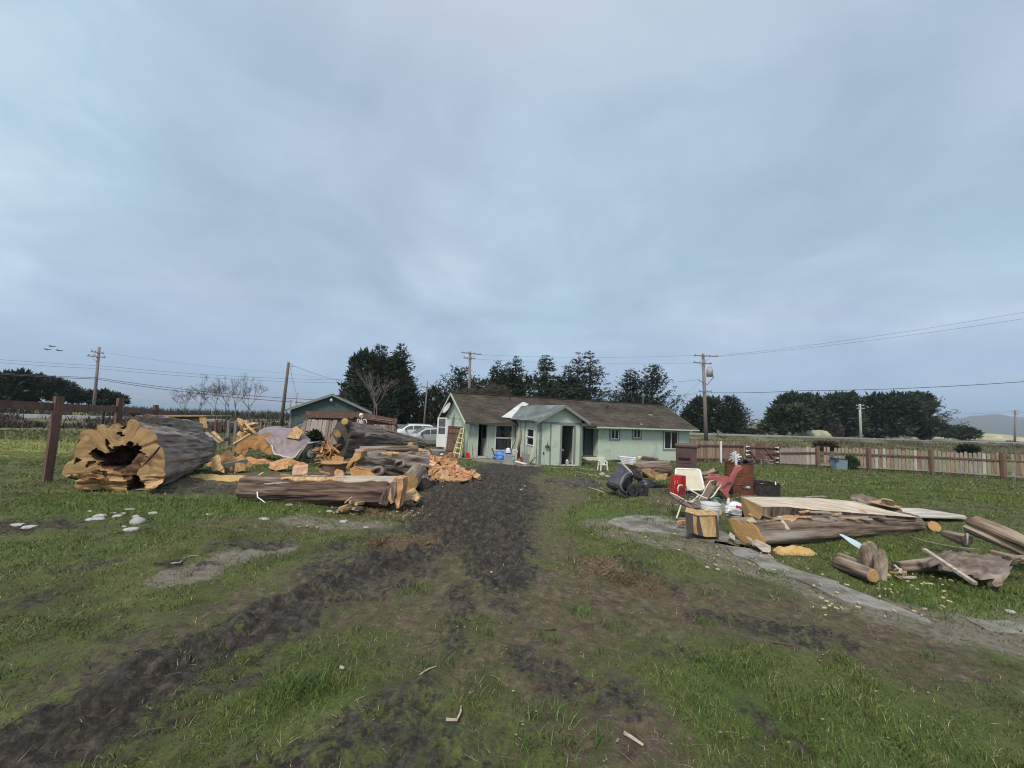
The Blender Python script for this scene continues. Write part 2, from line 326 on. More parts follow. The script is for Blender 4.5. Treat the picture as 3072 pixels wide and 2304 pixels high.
stroke('pale', [(560, 1720, .16), (700, 1670, .2), (850, 1645, .16)]); stroke('pale', [(1830, 1570, .4), (2080, 1600, .4), (2280, 1690, .32), (2500, 1780, .3), (2760, 1870, .28), (2950, 1890, .3), (3150, 1890, .3)], .85)
stroke('pale', [(880, 1560, .2), (1020, 1565, .3), (1120, 1580, .25)], .8); stroke('pale', [(1850, 1600, .25), (2050, 1640, .25), (2350, 1740, .2), (2700, 1830, .18)], .8)
stroke('straw', [(1120, 1640, .12), (1270, 1640, .16)]); stroke('straw', [(1790, 1690, .15), (1850, 1720, .2), (1910, 1750, .14)]); stroke('straw', [(1100, 1535, .2), (1220, 1540, .15)], .6)
stroke('lush', [(1850, 1560, .8), (2000, 1560, .4)]); stroke('lush', [(2550, 1620, .6), (2800, 1780, .4), (3000, 1820, .5), (3100, 1800, .4)]); stroke('lush', [(300, 1510, .7), (600, 1530, .6), (850, 1540, .4)], .9)
stroke('lush', [(2150, 2120, .3), (2400, 2150, .3), (2700, 2200, .4), (2600, 2300, .4)], .9); stroke('lush', [(2400, 1430, 2), (2700, 1460, 2), (3050, 1500, 1.6)], .8); stroke('lush', [(900, 2050, .2), (1000, 2020, .12)], .7); stroke('lush', [(350, 1640, .3), (100, 1640, .3)], .6)
stroke('dry', [(60, 1330, 6), (200, 1330, 5)], 1.0); stroke('dry', [(-300, 1330, 8), (0, 1350, 4)], .9)
def mask(kind, x, y, soft=1.15):
    out = np.zeros_like(np.asarray(x, float)); x = x + (fbm(x, y, 1.1, 71) - .5) * .55 + (fbm(x, y, 5.0, 73, 2) - .5) * .16; y = y + (fbm(x, y, 1.1, 77) - .5) * .55 + (fbm(x, y, 5.0, 79, 2) - .5) * .16
    for pts, k in MASKS.get(kind, []):
        seg = list(zip(pts[:-1], pts[1:])) if len(pts) > 1 else [(pts[0], pts[0])]
        lo = min(p[0] - 4 * p[2] for p in pts), min(p[1] - 4 * p[2] for p in pts); hi = max(p[0] + 4 * p[2] for p in pts), max(p[1] + 4 * p[2] for p in pts)
        sel = np.nonzero((x > lo[0]) & (x < hi[0]) & (y > lo[1]) & (y < hi[1]))[0]
        if not len(sel): continue
        X, Y = x[sel], y[sel]; best = np.zeros(len(sel))
        for (ax, ay, ar), (bx, by, br) in seg:
            dx, dy = bx - ax, by - ay; l2 = dx * dx + dy * dy + 1e-9
            t = np.clip(((X - ax) * dx + (Y - ay) * dy) / l2, 0, 1); d = np.hypot(X - ax - t * dx, Y - ay - t * dy); r = ar + (br - ar) * t
            best = np.maximum(best, 1 - sstep(1 - soft * .55, 1 + soft, d / r))
        out[sel] = np.maximum(out[sel], best * k)
    return out
def axis(d0, d1, step, far, growth):
    a = list(np.arange(d0, d1, step)); s = step
    while a[-1] < far: s *= growth; a.append(a[-1] + s)
    return a
xp = axis(0, 9.0, 0.046, 5200, 1.09); xs = np.array([-q for q in xp[:0:-1]] + xp)
ys = np.array([-400, -120, -40, -15, -5, -1.5, 0.0] + axis(0.8, 12.0, 0.046, 5600, 1.055))
GX, GY = np.meshgrid(xs, ys); gx, gy = GX.ravel(), GY.ravel()
jit = np.clip(np.abs(gx) * 0 + 0.02, 0, 0.02)
mud, dirt, pale, dry = mask('mud', gx, gy), mask('dirt', gx, gy), mask('pale', gx, gy), mask('dry', gx, gy)
straw, lush = mask('straw', gx, gy), mask('lush', gx, gy)
near = 1 - sstep(14, 40, np.hypot(gx, gy))
zz = gbase(gx, gy)
zz = zz + near * ((fbm(gx, gy, 0.7, 3) - .5) * 0.09 + (fbm(gx, gy, 5, 5, 2) - .5) * 0.035)
rag = fbm(gx, gy, 9, 21, 2); clod = np.abs(fbm(gx, gy, 6.5, 11, 3) - .5) * 2
tr_pts = MASKS['mud'][0][0]; arc = 0.0; tread = np.zeros_like(gx)
for (ax, ay, ar), (bx, by, br) in zip(tr_pts[:-1], tr_pts[1:]):
    dx, dy = bx - ax, by - ay; l_ = math.hypot(dx, dy); tt = ((gx - ax) * dx + (gy - ay) * dy) / l_; la = ((gx - ax) * dy - (gy - ay) * dx) / l_
    w_ = (tt >= 0) & (tt < l_) & (np.abs(la) < .45); tread = np.where(w_, np.sin((arc + tt) * 6.283 / .21 + 9 * np.abs(la)) * np.cos(la * 9), tread); arc += l_
zz = zz + near * mud * (-0.06 + 0.20 * clod ** .8 + 0.05 * rag + .028 * tread)
zz = zz + near * dirt * (rag - .5) * 0.03
zz = zz + sstep(26, 34, gy) * (1 - sstep(120, 200, gy)) * (fbm(gx, gy, .12, 31) - .5) * .35 * (1 - (sstep(57, 60, gy - .36 * gx) - sstep(72, 76, gy - .36 * gx)))
nx, ny = len(xs), len(ys)
idx = np.arange(nx * ny).reshape(ny, nx)
faces = np.stack([idx[:-1, :-1], idx[:-1, 1:], idx[1:, 1:], idx[1:, :-1]], -1).reshape(-1, 4)
def np_mesh(name, co, faces, k, attrs=(), cols=(), smooth=False):
    me = bpy.data.meshes.new(name); nv, nf = len(co), len(faces)
    me.vertices.add(nv); me.vertices.foreach_set('co', np.asarray(co, np.float32).ravel())
    me.loops.add(nf * k); me.loops.foreach_set('vertex_index', np.asarray(faces, np.int32).ravel())
    me.polygons.add(nf); me.polygons.foreach_set('loop_start', np.arange(0, nf * k, k, dtype=np.int32)); 
    try: me.polygons.foreach_set('loop_total', np.full(nf, k, np.int32))
    except Exception: pass
    if smooth: me.polygons.foreach_set('use_smooth', np.ones(nf, bool))
    for n, d in attrs: a = me.attributes.new(n, 'FLOAT', 'POINT'); a.data.foreach_set('value', np.asarray(d, np.float32))
    for n, d in cols:
        a = me.attributes.new(n, 'FLOAT_COLOR', 'POINT'); c = np.ones((nv, 4), np.float32); c[:, :3] = d; a.data.foreach_set('color', c.ravel())
    me.update(calc_edges=True); me.validate(); return me
gm, t, b = pmat('ground_soil_and_turf'); b.inputs['Roughness'].default_value = 0.95; b.inputs['Specular IOR Level'].default_value = 0.25
def att(n): a = t.nodes.new('ShaderNodeAttribute'); a.attribute_name = n; return a.outputs['Fac']
def gn(sc, det=6, r=0.6):
    n = t.nodes.new('ShaderNodeTexNoise'); n.inputs['Scale'].default_value = sc; n.inputs['Detail'].default_value = det; n.inputs['Roughness'].default_value = r
    t.links.new(gco, n.inputs['Vector']); return n.outputs[0]
gco = t.nodes.new('ShaderNodeTexCoord').outputs['Object']
turf = ramp(t, gn(1.6, 8, .7), [(0.28, (0.036, 0.034, 0.018)), (0.42, (0.075, 0.09, 0.027)), (0.55, (0.112, 0.142, 0.038)), (0.70, (0.19, 0.175, 0.08))])
turf = mixc(t, ramp(t, gn(19, 8, .8), [(0.44, 0.0), (0.60, 0.8)]), turf, ramp(t, gn(45, 4, .7), [(.35, (0.03, 0.026, 0.017)), (.65, (0.12, 0.10, 0.062))]))
turf = mixc(t, mth('MULTIPLY', att('lush'), .6, t=t), turf, (0.078, 0.135, 0.026))
turf = mixc(t, mth('MULTIPLY', att('dry'), .8, t=t), turf, (0.25, 0.255, 0.085))
soil = ramp(t, gn(9, 8, .75), [(0.3, (0.04, 0.03, 0.022)), (0.5, (0.105, 0.080, 0.056)), (0.68, (0.215, 0.172, 0.122))])
soil = mixc(t, ramp(t, gn(42, 4, .7), [(0.60, 0.0), (0.70, 0.7)]), soil, (0.20, 0.16, 0.115))
soil = mixc(t, ramp(t, gn(6, 8, .8), [(0.48, 0.0), (0.62, 0.75)]), soil, (0.10, 0.11, 0.042))
def brk(a, n, lo=.38, hi=.62, w=2.0):
    return ramp(t, mth('MULTIPLY', a, mth('ADD', mth('MULTIPLY', mth('SUBTRACT', n, .5, t=t), w, t=t), 1.0, t=t), t=t), [(lo, 0.0), (hi, 1.0)])
nb = ramp(t, mth('ADD', mth('MULTIPLY', gn(2.6, 8, .75), .45, t=t), mth('MULTIPLY', gn(17, 6, .75), .55, t=t), t=t), [(.36, 0.0), (.64, 1.0)])
c = mixc(t, brk(att('dirt'), nb), turf, soil)
c = mixc(t, brk(att('pale'), nb, .4, .75), c, ramp(t, gn(16, 6, .7), [(0.3, (0.13, 0.11, 0.085)), (0.7, (0.26, 0.23, 0.185))]))
c = mixc(t, brk(att('mud'), nb, .26, .55), c, ramp(t, gn(13, 8, .75), [(0.34, (0.014, 0.011, 0.010)), (0.5, (0.045, 0.037, 0.031)), (0.66, (0.12, 0.10, 0.082))]))
c = mixc(t, brk(att('straw'), nb, .35, .7), c, ramp(t, gn(40, 4, .7), [(0.3, (0.05, 0.034, 0.022)), (0.7, (0.185, 0.13, 0.075))]))
c = mixc(t, att('far'), c, ramp(t, gn(.35, 8, .75), [(0.3, (0.075, 0.085, 0.035)), (0.5, (0.135, 0.14, 0.065)), (0.7, (0.19, 0.17, 0.095))]))
t.links.new(c, b.inputs['Base Color'])
wet = mth('SUBTRACT', 0.95, mth('MULTIPLY', att('mud'), .3, t=t), t=t); t.links.new(wet, b.inputs['Roughness'])
bn = t.nodes.new('ShaderNodeBump'); bn.inputs['Strength'].default_value = 0.9; bn.inputs['Distance'].default_value = 0.04
t.links.new(mth('ADD', gn(14, 8, .75), mth('MULTIPLY', gn(60, 4, .7), .35, t=t), t=t), bn.inputs['Height']); t.links.new(bn.outputs[0], b.inputs['Normal'])
far = sstep(24, 33, gy + 0.05 * np.abs(gx)) * (1 - 0.0)
gme = np_mesh('ground', np.stack([gx, gy, zz], 1), faces, 4, [('mud', mud), ('dirt', dirt), ('pale', pale), ('dry', dry), ('straw', straw), ('lush', lush), ('far', far * (1 - dirt) * (1 - .7 * dry))], smooth=True)
gme.materials.append(gm); go = bpy.data.objects.new('ground', gme); COL.objects.link(go); tag(go, kind='structure')

# road: crowned strip with gravel shoulders and edge lines
U_R = Vector((math.cos(math.atan(.36)), math.sin(math.atan(.36)), 0)); V_R = Vector((-U_R.y, U_R.x, 0))
def strip(name, mat, s0, s1, dz, x0=-320, x1=900, kind='structure', n=60):
    mb = MB(); rows = []
    for k in range(n + 1):
        x = x0 + (x1 - x0) * k / n; r = []
        for j in range(5):
            s = s0 + (s1 - s0) * j / 4; r.append((x, s + .36 * x, gz(x, s + .36 * x) + dz))
        rows.append(r)
    mb.sheet(rows); return tag(mb.build(name, mat), kind=kind)
asph = M('worn_asphalt', (0.15, 0.155, 0.16), (0.20, 0.205, 0.21), 0.9, .8, .1)
shoulder = M('pale_gravel_shoulder', (0.27, 0.265, 0.24), (0.36, 0.35, 0.32), 0.95, 2, .2)
strip('road_shoulder', shoulder, 61.0, 71.0, 0.03); strip('road', asph, 62.2, 69.6, 0.06)
for s_ in (62.5, 69.3): strip('road_edge_line', white2, s_ - .07, s_ + .07, 0.068)
strip('road_centre_line', M('yellow_line_paint', (.5, .36, .06), None, .8), 65.8, 66.0, 0.068)
# sea and hills
sm, t, b = pmat('sea_water'); b.inputs['Base Color'].default_value = (0.09, 0.16, 0.19, 1); b.inputs['Roughness'].default_value = 0.22
sea = MB().add([(-9000, 60, -11), (9000, 60, -11), (9000, 9000, -11), (-9000, 9000, -11)], [(0, 1, 2, 3)]).build('sea', sm); tag(sea, kind='structure')
hm = M('hill_forest', (0.035, 0.05, 0.04), (0.085, 0.095, 0.065), 0.95, .012, lo=.35, hi=.65, detail=9)
mb = MB(); rows = []
prof = [(2560, 1300), (2700, 1290), (2760, 1262), (2815, 1252), (2850, 1257), (2885, 1255), (2920, 1247), (2970, 1243), (3000, 1243), (3030, 1250), (3072, 1252), (3200, 1246), (3400, 1262), (3700, 1256), (4200, 1290), (5000, 1330)]
for i in range(90):
    px = 2560 + (5000 - 2560) * i / 89; py = float(np.interp(px, [a for a, _ in prof], [c_ for _, c_ in prof])) + 3 * n3d(px * .03, 0, 0)
    top = P(px, py, 3000); r = []
    for j in range(9):
        f = j / 8; yy = 1900 + 1100 * f; hgt = -8 + (top.z + 8) * (f ** 1.2) + 9 * n3d(px * .02, f * 5, 3) * f * (1 - f) * 4
        r.append((top.x * yy / 3000 * .4 + top.x * .6, yy, hgt))
    r.append((top.x * 1.05, 3600, -20)); rows.append(r)
mb.sheet(rows); tag(mb.build('hills', hm, smooth=True), kind='structure')
dune_m = M('dune_sand_and_grass', (0.26, 0.245, 0.16), (0.42, 0.40, 0.29), 0.95, .6, lo=.35, hi=.65)
for px, py, Y, rx, h_ in ((2860, 1313, 150, 9, 2.4), (2990, 1313, 170, 14, 2.8), (2700, 1322, 112, 5, 1.3), (2440, 1310, 107, 5, 2.0), (2310, 1303, 104, 3, 1.0), (3120, 1325, 160, 12, 2.0)):
    p = P(px, py, Y); mb = MB(); mb.rock((p.x, Y, gz(p.x, Y)), (rx, rx * .6, h_), seed=px, n=18, amp=.3); tag(mb.build('dune', dune_m, smooth=True), kind='structure')

# concrete pad, broken concrete path, slab by the house
def flat(name, px_poly, mat, dz=0.025, kind='structure', nsub=1):
    pts = [G(*p) for p in px_poly]; mb = MB()
    # refine the outline with ragged edge
    out = []
    for i, p in enumerate(pts):
        q = pts[(i + 1) % len(pts)]; n = max(1, int((q - p).length / .18))
        for k in range(n):
            w = p.lerp(q, k / n); j = .2; w = Vector((w.x + j * n3d(w.x * 3, w.y * 3, 1), w.y + j * n3d(w.x * 4, w.y * 4, 7), 0)); w.z = gz(w.x, w.y) + dz; out.append(w)
    cen = sum(out, Vector()) / len(out)
    k = len(out); vs = out + [o + Vector((0, 0, -.15)) for o in out]
    mb.add(vs, [tuple(range(k))] + [(i, (i + 1) % k, k + (i + 1) % k, k + i) for i in range(k)])
    return tag(mb.build(name, mat), kind=kind)
flat('path', [(1818, 1566), (1850, 1552), (1990, 1548), (2060, 1560), (2190, 1600), (2250, 1650), (2180, 1640), (2110, 1625), (1990, 1600), (1900, 1592)], concrete, .014)
flat('path', [(2150, 1590), (2230, 1640), (2330, 1690), (2430, 1720), (2560, 1770), (2670, 1812), (2790, 1862), (2760, 1870), (2640, 1838), (2500, 1790), (2360, 1735), (2240, 1682), (2160, 1640)], concrete, .014)
flat('path', [(2910, 1862), (3000, 1850), (3120, 1862), (3120, 1910), (3010, 1895), (2930, 1880)], concrete, .014)
flat('path', [(2030, 1455), (2130, 1458), (2260, 1490), (2300, 1530), (2200, 1548), (2080, 1520)], concrete, .014)
flat('patio', [(1412, 1373), (1470, 1374), (1560, 1382), (1612, 1392), (1625, 1402), (1560, 1400), (1500, 1392), (1420, 1383)], concrete, .05)

# ================================================================ HOUSE
mint = M('mint_green_paint', (0.47, 0.555, 0.445), (0.535, 0.61, 0.50), 0.75, 2.5, .2, lo=.3, hi=.7, c3=(0.37, 0.42, 0.33), s3=1.4, f3=(.54, .74))
mintd = M('peeling_mint_paint', (0.40, 0.46, 0.37), (0.52, 0.58, 0.49), 0.8, 5, .2, (4, 4, .5), lo=.3, hi=.7, c3=(0.24, 0.25, 0.22), s3=2.2, f3=(.58, .68))
trimg = M('grey_trim_paint', (0.19, 0.20, 0.185), (0.25, 0.255, 0.24), 0.8, 4)
def shingle(name, a, b_, c_, rw=.32, rh=.14):
    m, t, bs = pmat(name); bs.inputs['Roughness'].default_value = .95; bs.inputs['Specular IOR Level'].default_value = .2
    at_ = t.nodes.new('ShaderNodeAttribute'); at_.attribute_name = 'tc'
    br = t.nodes.new('ShaderNodeTexBrick'); br.inputs['Color1'].default_value = (*a, 1); br.inputs['Color2'].default_value = (*b_, 1); br.inputs['Mortar'].default_value = (*c_, 1)
    br.inputs['Scale'].default_value = 1; br.inputs['Brick Width'].default_value = rw; br.inputs['Row Height'].default_value = rh; br.inputs['Mortar Size'].default_value = .014; br.inputs['Bias'].default_value = 0
    t.links.new(at_.outputs['Vector'], br.inputs['Vector'])
    n = t.nodes.new('ShaderNodeTexNoise'); n.inputs['Scale'].default_value = .8; n.inputs['Detail'].default_value = 8; t.links.new(at_.outputs['Vector'], n.inputs['Vector'])
    n2 = t.nodes.new('ShaderNodeTexNoise'); n2.inputs['Scale'].default_value = 22; n2.inputs['Detail'].default_value = 4; t.links.new(at_.outputs['Vector'], n2.inputs['Vector'])
    cc = mixc(t, 1.0, br.outputs[0], ramp(t, n.outputs[0], [(.3, .62), (.7, 1.3)]), 'MULTIPLY')
    cc = mixc(t, 1.0, cc, ramp(t, n2.outputs[0], [(.3, .75), (.7, 1.2)]), 'MULTIPLY'); t.links.new(cc, bs.inputs['Base Color']); return m
shin = shingle('brown_shingles', (0.15, 0.125, 0.10), (0.085, 0.07, 0.057), (0.03, 0.026, 0.022))
shing = shingle('grey_green_shingles', (0.27, 0.305, 0.30), (0.20, 0.23, 0.225), (0.10, 0.115, 0.115))
HA = 20.0
HO = P(1408, 1371, 22.5); hdir = rot('Z', HA) @ Vector((1, 0, 0)); vdir = rot('Z', HA) @ Vector((0, 1, 0))
H = thing('house', 'low mint green house with brown shingle roof and small gabled addition', 'house', HO, HA)
def hl(p): q = Vector(p) - HO; return Vector((q.dot(hdir), q.dot(vdir), q.z))
def hw(px, py, v=0.0):           # photo point on the vertical plane parallel to the front wall, v metres behind it
    return hl(on_plane(px, py, HO + vdir * v, vdir))
def hside(px, py, u):            # on the plane across the house at u
    return hl(on_plane(px, py, HO + hdir * u, hdir))
HL = hw(2068, 1380).x; DEP = 8.5; WT = 2.18; EV = 2.0; RZ = 3.85; OV = .45
def wall(u0, u1, z0, z1, v, holes=(), th=.12, parent=None, mat=mint, name='wall'):
    mb = MB(); us = sorted({u0, u1, *[h[0] for h in holes], *[h[1] for h in holes]}); zs = sorted({z0, z1, *[h[2] for h in holes], *[h[3] for h in holes]})
    for a, b_ in zip(us[:-1], us[1:]):
        for c_, d in zip(zs[:-1], zs[1:]):
            mu, mz = (a + b_) / 2, (c_ + d) / 2
            if any(h[0] < mu < h[1] and h[2] < mz < h[3] for h in holes): continue
            mb.add([(a, v, c_), (b_, v, c_), (b_, v, d), (a, v, d)], [(0, 1, 2, 3)]); mb.add([(a, v + th, c_), (b_, v + th, c_), (b_, v + th, d), (a, v + th, d)], [(3, 2, 1, 0)])
    for a, b_, c_, d in holes:
        mb.add([(a, v, c_), (b_, v, c_), (b_, v, d), (a, v, d), (a, v + th, c_), (b_, v + th, c_), (b_, v + th, d), (a, v + th, d)], [(0, 4, 5, 1), (1, 5, 6, 2), (2, 6, 7, 3), (3, 7, 4, 0)])
    return mb.build(name, mat, parent or H)
def window(u0, u1, z0, z1, v, fr=.06, mid='h', trim=0.0, parent=None, sx=None):
    mb = MB(); f = v - .02
    for a in ((u0, z0, u1, z0 + fr), (u0, z1 - fr, u1, z1), (u0, z0 + fr, u0 + fr, z1 - fr), (u1 - fr, z0 + fr, u1, z1 - fr)): mb.box2((a[0], f - .015, a[1]), (a[2], f + .06, a[3]))
    mu, mz = (u0 + u1) / 2, (z0 + z1) / 2
    if mid == 'h': mb.box2((u0 + fr, f - .01, mz - fr * .6), (u1 - fr, f + .05, mz + fr * .6)); panes = [(u0 + fr, z0 + fr, u1 - fr, mz - fr * .6), (u0 + fr, mz + fr * .6, u1 - fr, z1 - fr)]
    else: mb.box2((mu - fr * .6, f - .01, z0 + fr), (mu + fr * .6, f + .05, z1 - fr)); panes = [(u0 + fr, z0 + fr, mu - fr * .6, z1 - fr), (mu + fr * .6, z0 + fr, u1 - fr, z1 - fr)]
    w = mb.build('window', white2, parent or H)
    for a, c_, b_, d in panes: MB().box2((a, f + .012, c_), (b_, f + .02, d)).build('pane', glass, w)
    if trim:
        tb = MB(); e = trim
        for a in ((u0 - e, z0 - e, u1 + e, z0 - .002), (u0 - e, z1 + .002, u1 + e, z1 + e), (u0 - e, z0 - .002, u0 - .002, z1 + .002), (u1 + .002, z0 - .002, u1 + e, z1 + .002)): tb.box2((a[0], v - .028, a[1]), (a[2], v - .003, a[3]))
        tb.build('trim', trimg, w)
    return w
def rect(x0, y0, x1, y1, v=0.0):
    a, c_ = hw(x0, y0, v), hw(x1, y1, v); return min(a.x, c_.x), max(a.x, c_.x), min(a.z, c_.z), max(a.z, c_.z)
# openings of the front wall
dA = rect(1432, 1372, 1463, 1272); dA = (dA[0], dA[1], 0.05, 1.98); wA = rect(1483, 1352, 1538, 1276); wA = (wA[0], wA[1], wA[2], min(wA[3], 2.03))
uS = hw(1543, 1375).x                                           # left side of the addition
uR = hw(1793, 1380).x                                           # where the right wing's wall starts
wins = [rect(1832, 1317, 1856, 1288), rect(1900, 1314, 1921, 1286), rect(1992, 1347, 2033, 1295)]
front_ext = None
wall(0, uS + .3, -.4, WT, 0, [dA, wA], mat=mintd)
wall(uS + .3, uR - .01, -.4, WT, .62)
wall(uR, HL, -.4, WT, 0, [(a, b_, c_, min(d, 2.08)) for a, b_, c_, d in wins])
wall(0, HL, -.4, WT, DEP - .12)
def side_wall(u, gable, name='gable_wall'):
    pts = [(u, .125, -.4), (u, DEP - .125, -.4), (u, DEP - .125, WT)] + ([(u, DEP / 2, RZ - .2)] if gable else []) + [(u, .125, WT)]
    return MB().prism(pts, (.12, 0, 0)).build(name, mint, H)
side_wall(0.0, True); side_wall(HL - .12, False)
MB().box2((uR, .125, -.4), (uR + .12, .6, WT)).build('wall', mint, H)
for x in (1350, ): pass
for w_, m_ in zip((wA,), ('h',)): window(*w_, 0, .055, 'h', 0)
for w_ in wins: window(w_[0], w_[1], w_[2], min(w_[3], 2.08), 0, .045, 'v', .11)
# interior floor and the open dark doorway with its half open door
MB().box2((.13, .13, -.1), (HL - .13, DEP - .13, .03)).build('floor', mt('floor_boards', (.06, .05, .045), None, .9), H)
dm = MB(); dm.box((dA[1] - .04, .42, 1.0), (.045, .74, 1.9), rot('Z', 12)); od = dm.build('door', mt('white_door_paint', (.42, .43, .46), (.5, .51, .54), .6), H)
MB().box((dA[1] - .07, .40, 1.45), (.02, .42, .75), rot('Z', 12)).build('pane', glass, od)
fb = MB()
for a in ((dA[0] - .09, .05, dA[0] - .003, 2.07), (dA[1] + .003, .05, dA[1] + .09, 2.07), (dA[0] - .09, 2.072, dA[1] + .09, 2.16)): fb.box2((a[0], -.03, a[1]), (a[2], -.004, a[3]))
fb.build('door_trim', mintd, H)
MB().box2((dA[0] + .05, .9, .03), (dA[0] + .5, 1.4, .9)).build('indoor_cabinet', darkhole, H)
# roof: courses of shingles as shallow steps
def roof_plane(corners, mat, name, parent, rows, lip=.018):
    # corners: eave_left, eave_right, ridge_right, ridge_left
    a, b_, c_, d = [Vector(q) for q in corners]; mb = MB(); nrm = (b_ - a).cross(d - a).normalized()
    if nrm.z < 0: nrm = -nrm
    sl_ = (d - a).length; 
    for i in range(rows):
        f0, f1 = i / rows, (i + 1) / rows
        p0, p1 = a.lerp(d, f0), b_.lerp(c_, f0); q0, q1 = a.lerp(d, f1), b_.lerp(c_, f1)
        up = nrm * lip; ux = (b_ - a).normalized()
        tcs = lambda p, f: ((p - a).dot(ux), f * rows * .14, 0)
        mb.add([p0, p1, p0 + up, p1 + up, q0 + up * .15, q1 + up * .15], [(0, 1, 3, 2), (2, 3, 5, 4)], tc=[tcs(p0, f0), tcs(p1, f0), tcs(p0, f0), tcs(p1, f0), tcs(q0, f1 - .0001), tcs(q1, f1 - .0001)])
    th = nrm * -.06; mb.add([a + th, b_ + th, c_ + th, d + th], [(3, 2, 1, 0)])
    mb.add([a, b_, b_ + th, a + th], [(0, 1, 2, 3)]); mb.add([a, d, d + th, a + th], [(0, 1, 2, 3)]); mb.add([b_, c_, c_ + th, b_ + th], [(0, 1, 2, 3)])
    return mb.build(name, mat, parent, tc=True)
uL = -.45; uE = HL + .45; rr = hw(1990, 1218, DEP / 2); uRR = rr.x; RZ2 = RZ
roof_plane([(uL, -OV, EV), (uE, -OV, EV), (uRR, DEP / 2, RZ2), (uL, DEP / 2, RZ)], shin, 'roof', H, 34)
roof_plane([(uE, DEP + OV, EV), (uL, DEP + OV, EV), (uL, DEP / 2, RZ), (uRR, DEP / 2, RZ2)], shin, 'roof', H, 34)
roof_plane([(uE, -OV, EV), (uE, DEP + OV, EV), (uRR, DEP / 2, RZ2), (uRR, DEP / 2 + .001, RZ2)], shin, 'roof', H, 34)
MB().beam((uL, DEP / 2, RZ + .03), (uRR, DEP / 2, RZ2 + .03), .26, .05).build('ridge_cap', shin, H, tc=True)
fb = MB(); fb.beam((uL - .015, -OV - .02, EV - .07), (uL - .015, DEP / 2, RZ - .07), .03, .16); fb.beam((uL - .015, DEP + OV, EV - .07), (uL - .015, DEP / 2, RZ - .07), .03, .16); fb.build('bargeboard', mint, H)
MB().beam((hw(1793, 1270).x - .35, -OV - .02, EV - .045), (uE, -OV - .02, EV - .045), .03, .09).build('fascia', mint, H)
MB().beam((uL, -OV - .02, EV - .045), (uS, -OV - .02, EV - .045), .03, .09).build('fascia', mt('dark_fascia', (.05, .05, .045), (.09, .085, .08), .9), H)
for k in range(11):
    u = uR + .35 + k * (HL - uR - .2) / 10; MB().box((u, -.21, 1.925), (.05, .42, .075)).build('rafter_tail', white2, H)
for u in (.25, 1.35, 3.0): MB().box((u, -.21, 1.925), (.05, .42, .075)).build('rafter_tail', white2, H)
# gable end details: panel battens, small window, storm door, soffit shade comes from the real overhang
gu = -.006
gw = MB()
for v_, z0, z1 in ((2.2, WT, 2.9), (4.25, WT, 3.6), (6.2, WT, 2.9)): gw.box2((-.02, v_ - .03, z0), (gu, v_ + .03, z1))
gw.box2((-.024, .2, WT - .06), (-.004, DEP - .2, WT)); gw.build('batten', mint, H)
q0, q1 = hside(1365, 1276, 0), hside(1381, 1290, 0)
def side_win(v0, v1, z0, z1, mat=white2):
    mb = MB(); mb.box2((-.05, v0, z0), (-.004, v1, z1)); w = mb.build('window', mat, H)
    m_ = (v0 + v1) / 2
    for a, b_ in ((v0 + .07, m_ - .04), (m_ + .04, v1 - .07)): MB().box2((-.056, a, z0 + .07), (-.051, b_, z1 - .07)).build('pane', glass, w)
side_win(min(q0.y, q1.y), max(q0.y, q1.y), min(1.0, q1.z), min(q0.z, 2.0))
# white storm door swung open at the far end of the gable wall
dl = P(1308, 1340, 26.3); dr = P(1337, 1338, 26.3); dw = (dr - dl).length; dh = (P(1308, 1340, 26.3) - P(1310, 1252, 26.3)).length
sdb = MB().box2((0, 0, 0), (dw, .045, dh)).build('storm_door', white2, H); sdb['label'] = 'white storm door swung open at the gable end'
sdb.location = hl(dl); sdb.rotation_euler = (0, 0, math.atan2(dr.y - dl.y, dr.x - dl.x) - R(HA))
for z0, z1 in ((.44, .66), (.69, .91)): MB().box2((dw * .16, -.01, dh * z0), (dw * .84, -.002, dh * z1)).build('pane', mt('dark_screen', (.05, .05, .055), (.14, .14, .15), .5, 4), sdb)
MB().box2((dw * .16, -.01, dh * .925), (dw * .84, -.002, dh * .96)).build('pane', darkhole, sdb)
q = hl(dr); MB().box2((q.x - .02, q.y - .9, .05), (q.x + .06, q.y - .05, 2.0)).build('porch_panel', white2, H)
MB().box2((-1.6, q.y - 1.2, -.5), (-.01, q.y + .5, .0)).build('porch_step', concrete, H)
# roof vents
def pipe(p, h_, r, name='roof_vent', mat=None):
    mb = MB(); mb.lathe([(r * 2.4, -.12), (r * 2.2, .03), (r, .06), (r, h_), (r * 1.25, h_), (r * 1.2, h_ + .04), (.001, h_ + .05)], 10, p); return mb.build(name, mat or mt('dark_vent', (.03, .028, .026), (.06, .055, .05), .8), H, smooth=True)
def roofpt(px, py):
    n_ = Vector((0, -(RZ - EV), DEP / 2 + OV)).normalized(); nw = hdir * 0 + vdir * n_.y + Vector((0, 0, n_.z)); o_ = HO + vdir * (-OV) + Vector((0, 0, EV))
    return hl(on_plane(px, py, o_, nw))
for px, py, h_, r in ((1529, 1201, .18, .045), (1821, 1232, .28, .035), (1838, 1222, .12, .07)): pipe(roofpt(px, py), h_, r)
MB().lathe([(.03, -.3), (.03, .85), (.045, .87), (.001, .9)], 8, hw(1929, 1213, DEP / 2 + .2)).build('roof_mast', steel, H)
for px, py in ((1952, 1246), (1924, 1274)): q = roofpt(px, py); MB().box(q + Vector((0, 0, .02)), (.34 if px > 1940 else .16, .1, .05), rot('X', 21)).build('roof_patch', mt('pale_patch', (.38, .33, .28), (.5, .45, .4), .8), H)
